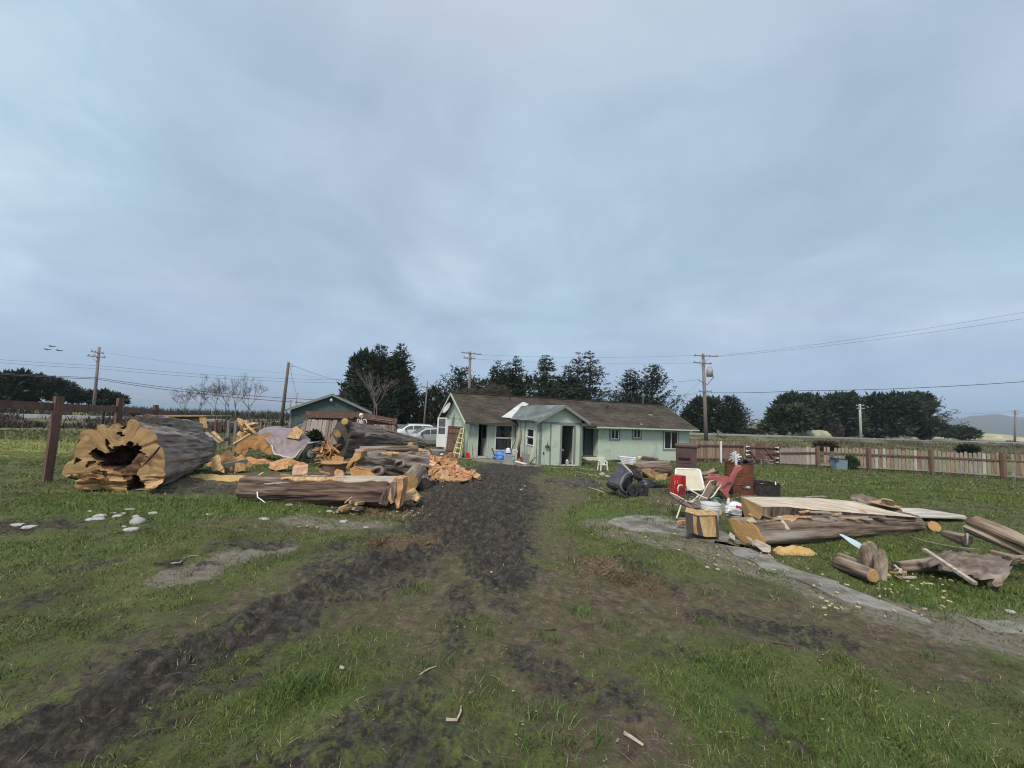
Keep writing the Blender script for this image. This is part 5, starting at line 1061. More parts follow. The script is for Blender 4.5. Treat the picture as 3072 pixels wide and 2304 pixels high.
log('grey_log', 'weathered grey log lying along the top behind the hollow log', P(430, 1285, 8.6), P(578, 1293, 11.2), .34, .30, seed=9, n=60, rows=36, amp=.14, furrow=.1, bark_m=bark_pale, caps=('dark', 'pale'), kfreq=2.4)
ext('sawn_block', 'big sawn block with light top and one yellow side, highest behind the hollow log', 'wood', [(449, 1247), (470, 1248), (595, 1248), (617, 1248), (622, 1282), (600, 1284), (560, 1284), (449, 1284)], 12.3, 1.0, bark_dark)

blk = [ob for ob in COL.objects if ob.name.startswith('sawn_block')][0]
MB().add([P(597, 1247, 12.27) - blk.location, P(617, 1247, 12.27) - blk.location, P(623, 1283, 12.27) - blk.location, P(601, 1284, 12.27) - blk.location, P(597, 1247, 12.33) - blk.location, P(617, 1247, 12.33) - blk.location, P(623, 1283, 12.33) - blk.location, P(601, 1284, 12.33) - blk.location], [(0, 1, 2, 3), (4, 5, 1, 0), (5, 6, 2, 1), (6, 7, 3, 2), (7, 4, 0, 3)]).build('sawn_side', freshy, blk)
MB().prism([P(446, 1246.5, 12.24) - blk.location, P(619, 1246.5, 12.24) - blk.location, P(619, 1249, 12.24) - blk.location, P(447, 1250, 12.24) - blk.location], (0, 1.1, .0)).build('sawn_top', freshy, blk)
for px in (478, 520, 545, 570): MB().add([P(px, 1252, 12.26) - blk.location, P(px + 3, 1251, 12.26) - blk.location, P(px + 5, 1284, 12.26) - blk.location, P(px - 1, 1284, 12.26) - blk.location], [(0, 1, 2, 3)]).build('bark_furrow', darkhole, blk)
ext('log_round', 'dark barked log round under the sawn block behind the hollow log', 'log', [(572, 1284), (632, 1284), (640, 1300), (640, 1325), (600, 1325), (575, 1310)], 12.2, .9, bark_dark, side=bark_dark)
ext('split_wedge', 'pale split wedge jammed between grey logs behind the hollow log', 'wood', [(578, 1300), (600, 1308), (578, 1314)], 10.4, .3, freshy)
for k, (a, b_) in enumerate((((620, 1300), (660, 1330)), ((640, 1298), (668, 1325)))): stick('split_rail', ['mossy split rail propped on the log round', 'second split rail propped just right of the mossy one'][k], [(a[0], a[1], 12), (b_[0], b_[1], 11.2)], .06, freshy if k else greywood, 'wood', None, False)
ext('dark_block', 'small dark block at the foot of the dark fence post', 'wood', [(672, 1318), (682, 1312), (688, 1316), (690, 1324), (672, 1324)], 14, .3, bark_dark)
# ---- big dark trunk with the skeleton on top
c0 = P(1020, 1319, 13.4); c1 = P(1268, 1333, 16.4)
bl = log('big_trunk', 'big dark grey furrowed trunk tapering to the right, highest of the log pile', c0, c1, .70, .22, seed=12, n=120, rows=70, amp=.08, furrow=.085, caps=('dark', 'cut'), bend=.05, kfreq=1.5, fl=4, bark_m=M('brown_grey_bark', (0.055, 0.042, 0.036), (0.235, 0.19, 0.165), 0.9, 5, 0.9, (2.2, 2.2, 0.25), 'tc', lo=0.34, hi=0.66, detail=9, c3=(0.13, 0.095, 0.08), s3=2))
o = bl.location.copy()
def stub(T, p0, p1, r, capm=cutw, bm=bark, seed=0):
    o_ = T.location.copy(); a, b_ = Vector(p0) - o_, Vector(p1) - o_; mb = MB(); mb.tube([a, a.lerp(b_, .5), b_], [r * 1.15, r * 1.03, r], 16, cap=False); st = mb.build('limb_stub', bm, T, tc=True, smooth=True)
    zx = (b_ - a).normalized(); xx = zx.cross(Vector((0, 0, 1))).normalized(); yy = zx.cross(xx); vs = [b_ + zx * .004] + [b_ + (xx * math.cos(j * .3927) + yy * math.sin(j * .3927)) * r * (1 + .06 * n3d(j, seed, 0)) for j in range(16)]
    MB().add(vs, [(0, j + 1, (j + 1) % 16 + 1) for j in range(16)], tc=[(0.03, 0, 0)] + [(math.cos(j * .3927) * r, math.sin(j * .3927) * r, 0) for j in range(16)]).build('cut_face', capm, st, tc=True)
stub(bl, P(1046, 1272, 13.4), P(1034, 1264, 12.9), .11, cutw, bark, 1); stub(bl, P(1245, 1337, 15.4), P(1231, 1335, 15.0), .12, cutw, bark_brown, 2)
# ---- gnarled log
c0 = P(1062, 1408, 9.15); c1 = P(1278, 1405, 9.75)
gn_ = log('gnarled_log', 'gnarled twisted grey log with knot holes and sawn limb ends', c0, c1, .44, .46, seed=21, n=120, rows=84, amp=.26, furrow=.13, caps=('orange', 'dark'), kfreq=2.2, fl=3.2, twist=1.1, bark_m=bark)
stub(gn_, P(1255, 1418, 9.4), P(1227, 1446, 8.62), .205, cutpale, bark, 6); stub(gn_, P(1262, 1430, 9.4), P(1272, 1452, 8.9), .15, bark_dark, bark, 7); stub(gn_, P(1080, 1352, 9.5), P(1255, 1346, 9.75), .09, bark_dark, bark_brown, 8)
for px, py, r in ((1133, 1414, .085), (1200, 1392, .07)):
    p = P(px, py, 8.78) - gn_.location; mb = MB(); mb.tube([p + Vector((math.cos(a) * r * 1.25, 0.04 * math.sin(a * 2), math.sin(a) * r)) for a in np.linspace(0, 6.283, 13)[:-1]], r * .55, 8, closed=True, tc=None) if False else mb.tube([p + Vector((math.cos(a) * r * 1.25, 0.04 * math.sin(a * 2), math.sin(a) * r)) for a in np.linspace(0, 6.283, 13)[:-1]], r * .55, 8, closed=True)
    k_ = mb.build('knot', bark, gn_, tc=True, smooth=True); MB().rock(p + Vector((0, .03, 0)), (r, .05, r * .8), 1, 10, .1).build('knot_hole', rotten, k_)
MB().rock(P(1170, 1362, 8.95) - gn_.location, (.22, .05, .05), 4, 10, .3).build('torn_wood', freshy, gn_)
# ---- slender front log with split top and ragged end
for nm, pl_, Y_, m_ in (('sawn_face', [(1058, 1362), (1064, 1355), (1080, 1356), (1079, 1374), (1070, 1383), (1056, 1385)], 8.72, cutw), ('sawn_face', [(1044, 1408), (1055, 1402), (1072, 1405), (1100, 1414), (1127, 1430), (1120, 1443), (1066, 1446), (1063, 1432), (1052, 1428)], 8.6, cuto), ('sawn_face', [(1039, 1404), (1048, 1378), (1057, 1366), (1058, 1386), (1046, 1406)], 8.85, cuto)): PX(gn_, nm, pl_, Y_, .3, m_, .1, .06)
c0 = P(737, 1466, 7.15); c1 = P(1178, 1474, 6.95)
fl2 = log('split_log', 'long slender dark log in front with a pale split top and ragged right end', c0, c1, .25, .28, seed=31, n=80, rows=70, amp=.07, furrow=.07, caps=('dark', None), flat_top=.84, bark_m=M('dark_red_bark', (0.035, 0.022, 0.018), (0.20, 0.13, 0.095), 0.9, 6, 1.0, (2.4, 2.4, 0.28), 'tc', lo=0.37, hi=0.63, detail=9, c3=(.27, .215, .17), s3=2.2, f3=(.55, .68)))
slabm = M('pale_split_face', (0.22, 0.18, 0.145), (0.56, 0.485, 0.39), 0.85, 4, 0.5, (.5, 6, 6), lo=.3, hi=.7)
x, y, z = frame(c0, c1); o = fl2.location; L2 = (c1 - c0).length
def patch(T, nm, m_, f0, f1, a0, a1, k=1.035, seed=0, nu=40, nv=14, rr=(.25, .28)):
    g, tq = [], []
    for i in range(nu + 1):
        f = f0 + (f1 - f0) * i / nu; row = []; e0 = a0 + .22 * n3d(f * 14, seed, 0); e1 = a1 + .22 * n3d(f * 14, seed, 5)
        if i < 8: e0, e1 = (e0 + (e0 + e1) / 2 * (1 - i / 8)) / (2 - i / 8), (e1 + (e0 + e1) / 2 * (1 - i / 8)) / (2 - i / 8)
        for j in range(nv + 1):
            a = e0 + (e1 - e0) * j / nv; r = (rr[0] + (rr[1] - rr[0]) * f) * (k + .03 * n3d(a * 7, f * 5, seed) - (.10 if j in (0, nv) else 0)); h_ = min(math.sin(a) * r, .87 * rr[1]); row.append(c0 + z * L2 * f + x * math.cos(a) * r + y * h_ - o); tq.append((f * L2, a * .25, 0))
        g.append(row)
    mb = MB(); mb.sheet(g, tc=tq); return mb.build(nm, m_, T, smooth=True)
sx_ = 1 if x.y < 0 else -1
patch(fl2, 'split_top', slabm, .60, 1.03, math.pi / 2 - sx_ * .85, math.pi / 2 + sx_ * .7, 1.06, 3); patch(fl2, 'torn_wood', freshy, .28, .72, math.pi / 2 - sx_ * .75, math.pi / 2 - sx_ * .35, 1.03, 8)
part_ext(fl2, 'end_face', [(1180, 1436), (1203, 1440), (1207, 1460), (1200, 1500), (1197, 1524), (1188, 1527), (1184, 1505), (1172, 1512), (1160, 1490), (1166, 1455)], 6.64, .3, fresh, .06, .10)
part_ext(fl2, 'ragged_end', [(1168, 1450), (1186, 1446), (1184, 1480), (1178, 1505), (1166, 1500), (1158, 1518), (1136, 1510), (1146, 1480)], 6.6, .3, MAT.setdefault('x', bark_brown), .12, .10)
part_ext(fl2, 'torn_bark', [(800, 1452), (870, 1448), (900, 1442), (1000, 1440), (1020, 1444), (1000, 1449), (900, 1454), (830, 1457)], 6.93, .2, bark_brown, .1)
part_ext(fl2, 'splinter', [(790, 1450), (880, 1444), (898, 1440), (890, 1447), (800, 1454)], 6.9, .08, greywood, .05); part_ext(fl2, 'splinter', [(900, 1441), (960, 1436), (1020, 1433), (1016, 1437), (930, 1443)], 6.9, .08, freshy, .05)
stick('peeled_twig', 'white peeled twig leaning on the left end of the long split log', [(772, 1476, 6.85), (773, 1492, 6.8), (785, 1500, 6.75), (796, 1509, 6.7)], .012, white2, 'stick', None, False)
for k in range(11):
    a = [(1018, 1527, 1058, 1512), (1012, 1534, 1050, 1531), (1000, 1540, 1036, 1540), (1040, 1520, 1072, 1506), (1060, 1526, 1085, 1524), (1030, 1524, 1066, 1518), (1068, 1512, 1090, 1508), (1072, 1528, 1080, 1531), (1024, 1530, 1062, 1522), (1035, 1508, 1056, 1492), (1050, 1505, 1088, 1510)][k]
    Yk = 6.35 + .06 * (k % 4); mb = MB(); p, q = P(a[0], a[1], Yk), P(a[2], a[3], Yk + .22); mb.beam(p - p, q - p, .05 if k != 9 else .02, .045 if k != 9 else .02, col=None); ob = mb.build('kindling_stick', [freshy, greywood, fresh][k % 3], None); ob.location = p
    tag(ob, ['yellow kindling stick across the middle of the small bundle', 'grey kindling stick just above the front ends', 'orange kindling stick lying frontmost in the bundle', 'yellow kindling stick at the upper right of the bundle', 'short grey kindling stick at the right of the bundle', 'orange kindling stick crossing under the top ones', 'small yellow kindling end at the back right', 'stubby grey kindling end facing the camera', 'long orange kindling stick in the bundle centre', 'thin twig sticking up from the kindling bundle', 'grey bent kindling stick lying on top of the bundle'][k], 'stick', 'kindling bundle')
ext('bark_slab', 'curled yellow bark slab lying right of the ragged log end', 'wood', [(1201, 1498), (1215, 1484), (1232, 1481), (1257, 1500), (1250, 1507), (1225, 1500), (1205, 1508)], 7.0, .25, freshy, tilt=.3, wob=.05)
# ---- wood yard behind: sawn blocks, slabs, tarp
ext('sawn_round', 'orange sawn log face with a dark crack half under the tarp', 'log', [(742, 1338), (748, 1320), (762, 1308), (785, 1304), (800, 1300), (815, 1306), (824, 1318), (824, 1334), (817, 1346), (824, 1364), (806, 1364), (782, 1352), (760, 1348)], 15.2, 1.1, cuto, side=bark_dark, tilt=.1)
ext('sawn_round', 'shadowed orange sawn slab behind the slanting pale board', 'log', [(700, 1350), (715, 1330), (740, 1312), (764, 1306), (772, 1318), (748, 1336), (744, 1352), (732, 1368), (715, 1362)], 15.5, .7, cuto, side=bark_dark)
ext('sawn_round', 'small rounded orange log end peeping over the slanting board', 'log', [(702, 1318), (708, 1311), (718, 1311), (722, 1318), (716, 1326), (704, 1326)], 15.9, .4, cuto, side=bark_dark)
tag(MB().beam(Vector((0, 0, 0)), P(749, 1304, 14.9) - P(672, 1351, 13.9), .1, .07).build('board', freshy, None, o=(0, 0, 0)), 'pale board slanting up over the orange sawdust heap', 'board').location = P(672, 1351, 13.9)
ext('split_chunk', 'yellow split chunk leaning at the end of the hollow log', 'wood', [(613, 1380), (626, 1370), (636, 1372), (650, 1395), (668, 1410), (672, 1420), (650, 1412), (632, 1414)], 9.75, .18, freshy, tilt=.3, wob=.05)
ext('split_chunk', 'square yellow block standing on the sawdust near the hollow log', 'wood', [(684, 1394), (712, 1388), (733, 1391), (736, 1411), (714, 1415), (686, 1414)], 10.3, .45, freshy, side=bark_brown)
tag(MB().beam(Vector((0, 0, 0)), P(741, 1383, 10.6) - P(660, 1400, 10.0), .05, .12).build('grey_plank', greywood, None), 'grey weathered plank lying across the yellow block', 'plank').location = P(660, 1400, 10.0)
ext('split_chunk', 'low dark bottomed split chunk below the tarp corner', 'wood', [(803, 1397), (820, 1388), (846, 1383), (852, 1380), (860, 1405), (845, 1408), (828, 1412), (806, 1404)], 11.0, .4, fresh, tilt=.2, wob=.06)
ext('split_chunk', 'pinkish rough chunk of wood in the middle of the yard', 'wood', [(874, 1407), (880, 1401), (900, 1403), (917, 1399), (920, 1420), (900, 1424), (876, 1426)], 10.3, .35, M('pink_split_wood', (.45, .25, .17), (.62, .42, .32), .85, 7, .4), tilt=.1, wob=.05)
ext('sawn_slab', 'square orange slab standing upright on a log round', 'wood', [(994, 1370), (1012, 1369), (1029, 1374), (1027, 1401), (994, 1398), (992, 1385)], 11.0, .12, cuto, tilt=.05)
mb = MB(); p = P(1005, 1405, 10.8); mb.lathe([(.001, .16), (.30, .16), (.31, .12), (.29, -.1), (.3, -.35)], 20, (0, 0, 0)); ob = mb.build('log_round', bark_brown, None); ob.location = p; tag(ob, 'low log round carrying the upright orange slab', 'log'); MB().lathe([(.001, .172), (.36, .170), (.36, .150), (.001, .148)], 20).build('cut_top', cutpale, ob, tc=True)
ext('split_stump', 'torn pink stump standing behind the long split log', 'wood', [(999, 1420), (1005, 1414), (1024, 1417), (1030, 1424), (1022, 1446), (1003, 1447)], 8.6, .25, fresh, tilt=.08, wob=.06)
for k, (x0, y0, x1, y1, Y) in enumerate(((905, 1428, 1010, 1437, 9.2), (930, 1434, 1000, 1444, 8.9), (840, 1426, 868, 1428, 9.6), (775, 1436, 790, 1420, 9.9), (948, 1406, 965, 1412, 10.6), (1080, 1425, 1040, 1420, 8.7), (955, 1416, 990, 1424, 9.8), (800, 1452, 880, 1440, 8.4))):
    p, q = P(x0, y0, Y), P(x1, y1, Y + .1); p.z = max(p.z, gz(p.x, p.y)); ob = MB().beam(Vector((0, 0, .02)), q - p + Vector((0, 0, .02)), .07, .03).build('wood_strip', [freshy, fresh, freshy, freshy, freshy, greywood, fresh, bark_brown][k], None); ob.location = p
    tag(ob, ['longest pale strip of wood lying before the pink stump', 'short orange strip just in front of the longest pale strip', 'flat pale strip left of the pink chunk', 'short pale strip tilted up near the sawdust', 'small pale splint below the kindling heap', 'grey strip sticking out of the gnarled log', 'wide pale strip near the upright orange slab', 'thin dark bark strip behind the long split log'][k], 'wood')
# tarp draped over the rounds
tm = M('purple_brown_tarp', (0.165, 0.125, 0.135), (0.27, 0.225, 0.235), 0.55, 2.5, .5, bscale=3.5)
top = [(772, 1300, 16.0), (790, 1284, 16.3), (815, 1279, 16.5), (845, 1279, 16.6), (880, 1286, 16.4), (912, 1304, 16.0), (932, 1318, 15.6)]
mid = [(772, 1304, 15.6), (800, 1296, 15.5), (826, 1306, 15.3), (856, 1312, 15.2), (890, 1312, 15.3), (918, 1318, 15.3), (932, 1326, 15.2)]
hem = [(796, 1312, 15.4), (818, 1342, 14.9), (828, 1362, 14.7), (852, 1371, 14.6), (880, 1373, 14.6), (905, 1350, 14.8), (926, 1330, 15.0)]
def lerp3(a, b_, f): return tuple(a[i] + (b_[i] - a[i]) * f for i in range(3))
g = []; tp = P(850, 1372, 14.8)
def colpt(row, u): i = min(int(u * 6), 5); return P(*lerp3(row[i], row[i + 1], u * 6 - i))
for r in range(13):
    f = r / 12; row = []
    for k in range(31):
        u = k / 30; a, b_ = (colpt(top, u), colpt(mid, u)) if f < .5 else (colpt(mid, u), colpt(hem, u)); p = a.lerp(b_, (f * 2) % 1.0 if f < 1 else 1.0)
        row.append(p - tp + Vector((.05 * n3d(u * 9, f * 5, 1), -.10 * abs(n3d(u * 7, f * 4, 5)), .05 * n3d(u * 8, f * 6, 3))))
    g.append(row)
tt = thing('tarp', 'purple brown tarp with a white hem draped over the sawn rounds', 'tarp', tp); MB().sheet(g).build('sheet', tm, tt, smooth=True)
MB().tube([p + Vector((0, -.02, 0)) for p in g[-1][4:26]], .03, 6).build('hem', mt('pale_hem', (.5, .5, .5), None, .6), tt, smooth=True)
ext('split_stump', 'torn pale stump resting on top of the tarp', 'wood', [(858, 1312), (872, 1284), (880, 1279), (898, 1290), (902, 1296), (896, 1318), (880, 1316)], 15.1, .5, freshy, side=bark_brown, tilt=.2)
ext('split_stump', 'thin upright stump piece behind the tarp beside the gate post', 'wood', [(900, 1300), (903, 1285), (908, 1280), (912, 1296), (910, 1306)], 16.2, .3, freshy)
mb = MB()
o = P(745, 1300, 17); 
for k in range(10): a, b_ = random.uniform(720, 760), random.uniform(1272, 1310); p = P(a, b_, 16.8 + random.random() * .5) - o; mb.rock(p, (random.uniform(.15, .4), .2, random.uniform(.08, .2)), k, 7, .5, rot('Y', random.uniform(-60, 60)))
ob = mb.build('split_heap', freshy, None); ob.location = o; ob['kind'] = 'stuff'
stick('torn_branch', 'torn pale branch sticking up from the split heap left of the tarp', [(770, 1304, 16), (748, 1284, 16.2), (735, 1268, 16.3), (730, 1280, 16.2)], .07, freshy, 'branch', None, False)
# sawdust heaps
def heap(px, py, w_px, h_, mat, seed, sq=.6, name='sawdust'):
    p = G(px, py); w_ = w_px * p.y / 1154 / 2; mb = MB(); nr, na = 10, 30; vs = []
    for i in range(nr + 1):
        f = i / nr
        for j in range(na):
            a = 6.2832 * j / na; r = w_ * f * (1 + .3 * n3d(math.cos(a) * 2 + seed, math.sin(a) * 2, 0)); xx, yy = r * math.cos(a), r * math.sin(a) * sq
            hh = h_ * (1 - f ** 1.6) * (1 + .5 * n3d(xx * 4 + seed, yy * 4, 0)) + .03 * n3d(xx * 14, yy * 14, seed) - .02 * (f > .95); vs.append((xx, yy, gz(p.x + xx, p.y + yy) - p.z + max(hh, -.01) + (.012 if f < .95 else -.03)))
    mb.add(vs, [(i * na + j, i * na + (j + 1) % na, (i + 1) * na + (j + 1) % na, (i + 1) * na + j) for i in range(nr) for j in range(na)]); ob = mb.build(name, mat, None, smooth=True); ob.location = p; ob['kind'] = 'stuff'; return ob
for a in ((690, 1400, 130, .42, sawdust, 1), (640, 1392, 90, .3, sawdust, 2), (860, 1396, 120, .22, sawdust, 3), (760, 1392, 110, .2, sawdust, 4), (700, 1436, 200, .04, sawdust_y, 5), (620, 1432, 120, .05, sawdust_y, 6), (2388, 1660, 110, .09, sawdust_y, 7, .35), (2345, 1653, 50, .05, sawdust_y, 8, .4), (1240, 1512, 50, .02, sawdust_y, 9), (950, 1432, 160, .03, sawdust, 12)): heap(*a)
asht = M('charred_dirt', (0.02, 0.018, 0.017), (0.10, 0.088, 0.08), .95, 9, .9)
heap(1735, 1458, 150, .22, asht, 20, .5, 'ash_heap'); heap(1655, 1445, 60, .10, asht, 21, .5, 'ash_heap')
# ---- firewood heap
rs = random.Random(4); poly = [(1240, 1350), (1262, 1346), (1310, 1374), (1342, 1372), (1366, 1388), (1375, 1410), (1420, 1420), (1424, 1434), (1392, 1440), (1345, 1446), (1322, 1452), (1292, 1432), (1286, 1402), (1262, 1372)]
wedges = []
for k in range(6):
    a, b_, Ln = rs.uniform(.06, .10), rs.uniform(.05, .09), rs.uniform(.15, .24); pts = [(-a, -b_), (a, -b_ * .8), (a * .8, b_ * .6), (-.3 * a, b_)]; mb = MB(); vs = []
    for s_ in (-1, 0, 1):
        for p in pts: vs.append((p[0] * (1 + rs.uniform(-.2, .2)), s_ * Ln, p[1] * (1 + rs.uniform(-.2, .2))))
    mb.add(vs, [(3, 2, 1, 0), (8, 9, 10, 11)] + [(i * 4 + j, i * 4 + (j + 1) % 4, (i + 1) * 4 + (j + 1) % 4, (i + 1) * 4 + j) for i in range(2) for j in range(4)])
    me = mb.build('firewood_piece', [fresh, fresh, M('orange_split_wood', (.44, .19, .09), (.62, .33, .19), .85, 7, .4), freshy, fresh, M('pale_pink_split_wood', (.52, .32, .2), (.66, .46, .32), .85, 7, .4)][k], None); wedges.append(me)
cnt = 0
for k in range(400):
    if cnt >= 74: break
    px, py = rs.uniform(1240, 1425), rs.uniform(1345, 1455)
    if not inside(px, py, poly): continue
    Y = 11.6 - (py - 1345) / 108 * 1.35; p = P(px, py, Y); p.z = max(p.z, gz(p.x, p.y) + .07); src = wedges[cnt % 6]
    ob = src if cnt < 6 else src.copy()
    if cnt >= 6: COL.objects.link(ob)
    ob.location = p; ob.rotation_euler = (rs.uniform(-.5, .5), rs.uniform(0, 6.28), rs.uniform(0, 6.28)); tag(ob, ['orange', 'reddish', 'dark orange', 'yellowish', 'short orange', 'pale pink'][cnt % 6] + ' split firewood piece ' + ('near the top of the heap by the long split board' if py < 1372 else 'at the right toe of the heap beside the muddy track' if px > 1375 else 'against the gnarled log side of the heap' if px < 1300 and py < 1425 else 'at the foot of the heap by the yellow block' if py > 1425 else 'in the middle of the loose heap'), 'firewood', 'split firewood heap'); cnt += 1
ext('split_board', 'long pale orange split board lying over the top of the firewood heap', 'wood', [(1250, 1349), (1268, 1350), (1292, 1369), (1296, 1374), (1280, 1372), (1262, 1362), (1250, 1355)], 11.4, .12, fresh, tilt=.2)
ext('firewood_round', 'small yellow block on the ground in front of the firewood heap', 'firewood', [(1316, 1438), (1333, 1436), (1333, 1450), (1320, 1452)], 9.9, .16, freshy)
mb = MB(); p = P(1365, 1437, 10.3); mb.lathe([(.001, .0), (.30, .0), (.29, -.12), (.3, -.3)], 18); ob = mb.build('log_round', bark_dark, None); ob.location = p; tag(ob, 'low dark log round under the right end of the firewood heap', 'log'); MB().lathe([(.001, .012), (.37, .01), (.37, -.008), (.001, -.01)], 18).build('cut_top', cutpale, ob, tc=True)
# kindling heap left of the big trunk
mb = MB(); o = P(985, 1385, 12.6); o.z = gz(o.x, o.y)
for k in range(60):
    p = P(rs.uniform(962, 1012), rs.uniform(1335, 1392), 12.9 + rs.random() * .5); d = Vector((rs.uniform(-1, 1), rs.uniform(-.4, .4), rs.uniform(-.6, .9))).normalized() * rs.uniform(.12, .3); mb.beam(p - d - o, p + d - o, rs.uniform(.03, .09), rs.uniform(.02, .05))
ob = mb.build('split_heap', fresh, None); ob.location = o; ob['kind'] = 'stuff'
mb = MB()
for k in range(50):
    p = P(rs.uniform(945, 1000), rs.uniform(1340, 1390), 13.3 + rs.random() * .5); d = Vector((rs.uniform(-1, 1), rs.uniform(-.4, .4), rs.uniform(-.6, .9))).normalized() * rs.uniform(.12, .3); mb.beam(p - d - o, p + d - o, rs.uniform(.03, .07), rs.uniform(.02, .05))
ob = mb.build('split_heap', bark_dark, None); ob.location = o; ob['kind'] = 'stuff'
ext('yellow_cut_block', 'grey barked block with a yellow sawn lower face beside the big trunk', 'wood', [(997, 1297), (1004, 1291), (1018, 1291), (1023, 1300), (1023, 1309), (1010, 1312), (998, 1307)], 12.9, .4, cutw, side=bark, tilt=-.05)
ext('grey_sheet_piece', 'grey flat offcut standing under the yellow faced block', 'wood', [(988, 1330), (994, 1308), (1002, 1306), (1011, 1322), (1010, 1332), (996, 1334)], 13.1, .05, greywood)
massed('dark leafy shrub growing before the leaning planks', [(943, 1310, 15, 14, 0), (950, 1322, 16, 14, 0), (934, 1318, 10, 12, 0)], 16.5, 50, 420, .16, name='shrub', cat='shrub', trunk=False)
# ---- right hand slab log and its half log
c0 = P(2242, 1594, 5.78); c1 = P(2735, 1572, 7.15)
fo_ = polar(Zm([(400, 620), (440, 570), (545, 580), (600, 640), (650, 680), (760, 640), (870, 690), (980, 800), (1020, 880), (1095, 980), (1080, 1040), (1000, 1070), (860, 1060), (640, 1010), (540, 910), (470, 760)], 2120, 1460, .1627), c0, c1)
rl = log('sawn_log', 'brown log with a yellow sawn end under the big pale slab on the right', c0, c1, .30, .20, seed=41, n=80, rows=70, amp=.08, furrow=.05, caps=('cut', 'dark'), out0=fo_, out_pow=2.0, bark_m=bark_brown)
o = rl.location.copy()
for k in range(16):
    px = rs.uniform(2290, 2480); Y = 5.85 + (px - 2290) * .0027; p = P(px, 1556 + (px - 2290) * .02 + rs.uniform(-8, 8), Y) - o; mb = MB(); d = Vector((rs.uniform(.1, .3), rs.uniform(-.04, .1), rs.uniform(-.05, .05))); mb.beam(p - d * .5, p + d, .05, .012); mb.build('splinter', [freshy, slabm, fresh][k % 3], rl)
part_ext(rl, 'exposed_wood', [(2290, 1562), (2330, 1552), (2390, 1556), (2420, 1560), (2400, 1568), (2350, 1580), (2310, 1578), (2292, 1572)], 5.82, .25, cutw, .22, .06)
fe = [(2288, 1520, 5.88), (2360, 1520, 6.02), (2435, 1529, 6.2), (2510, 1534, 6.36), (2620, 1543, 6.6), (2748, 1552, 6.85)]; be = [(2225, 1490, 6.55), (2350, 1491, 6.8), (2450, 1494, 7.0), (2565, 1504, 7.2), (2660, 1530, 7.05), (2749, 1550, 6.88)]
th = [.40, .3, .2, .17, .15, .05]; sb = P(2450, 1545, 6.4); sb.z = gz(sb.x, sb.y); sl2 = thing('slab', 'wide pale weathered wood slab with a yellow sawn end lying on the brown log', 'slab', sb)
f_ = [P(*q) - sb for q in fe]; b2 = [P(*q) - sb for q in be]; dn = lambda v, t_: v - Vector((0, 0, t_))
mb = MB(); g = []
for i in range(len(f_)): g.append([f_[i].lerp(b2[i], k / 6) + Vector((0, 0, .008 * n3d(i, k, 0))) for k in range(7)])
mb.sheet(g); mb.build('top_face', M('slab_face', (0.34, 0.275, 0.21), (0.68, 0.575, 0.455), 0.85, 2.2, 0.7, (.5, 6, 6), lo=.36, hi=.64, c3=(.36, .31, .265), s3=.9, f3=(.5, .64)), sl2)
mb = MB(); n_ = len(f_); mb.sheet([[p for p in f_], [dn(p, t_) + Vector((0, .06 * (i > 0), 0)) for i, (p, t_) in enumerate(zip(f_, th))]]); mb.sheet([[p for p in b2], [dn(p, t_) for p, t_ in zip(b2, th)]]); mb.sheet([[dn(p, t_) for p, t_ in zip(f_, th)], [dn(p, t_) for p, t_ in zip(b2, th)]]); mb.build('underside', bark_brown, sl2, tc=True)
ed = [P(2225, 1490, 6.55), P(2288, 1521, 5.88), P(2288, 1546, 5.88), P(2283, 1556, 5.9), P(2262, 1554, 6.1), P(2236, 1552, 6.45), P(2226, 1520, 6.55)]; MB().prism([p - sb + Vector((-.012, -.004, 0)) for p in ed], (.05, .03, 0)).build('sawn_end', cutw, sl2)
for k in range(14):
    i = rs.randrange(1, 4); p = f_[i].lerp(f_[i + 1], rs.random()) + Vector((0, -.03, -rs.uniform(.02, .14))); mb = MB(); mb.beam(p, p + Vector((rs.uniform(.1, .35), -.01, rs.uniform(-.05, .05))), .04, .02); mb.build('splinter', [slabm, freshy, bark_brown][k % 3], sl2)
tag(MB().beam(Vector(), P(2364, 1590, 5.75) - P(2336, 1549, 5.95), .055, .02).build('wood_strip', slabm, None), 'grey strip of wood leaning across the yellow wood of the sawn log', 'wood').location = P(2336, 1549, 5.95)
stub(rl, P(2590, 1545, 6.75), P(2586, 1540, 6.62), .06, cutpale, bark_brown, 9)
ext('sawn_block', 'wide flat sawn block lying behind the pale slab', 'wood', [(2605, 1507), (2640, 1505), (2708, 1524), (2708, 1540), (2690, 1538), (2640, 1526), (2606, 1514)], 7.6, .5, bark_brown, tilt=.45)
ob = tag(MB().prism([P(2605, 1506, 7.75) - P(2650, 1520, 7.7), P(2640, 1504, 7.9) - P(2650, 1520, 7.7), P(2709, 1525, 7.8) - P(2650, 1520, 7.7), P(2680, 1524, 7.45) - P(2650, 1520, 7.7)], (0, 0, .02)).build('sawn_board', freshy, None), 'thin yellow sawn board on the wide flat block', 'wood'); ob.location = P(2650, 1520, 7.7)
ext('split_stump', 'short barked stump with a white top on the flat block', 'wood', [(2642, 1500), (2650, 1498), (2668, 1501), (2680, 1504), (2684, 1518), (2664, 1517), (2646, 1512)], 7.6, .2, bark_brown, side=cutpale)
ob = MB(); pts = [G(2698, 1536), G(2760, 1537), G(2895, 1559), G(2900, 1565), G(2800, 1564), G(2720, 1560)]; o = pts[0]; tag(ob.prism([p - o + Vector((0, 0, .06)) for p in pts], (0, 0, .03)).build('plank', paleslab, None), 'long white weathered slab lying on the grass behind the pale slab', 'plank').location = o
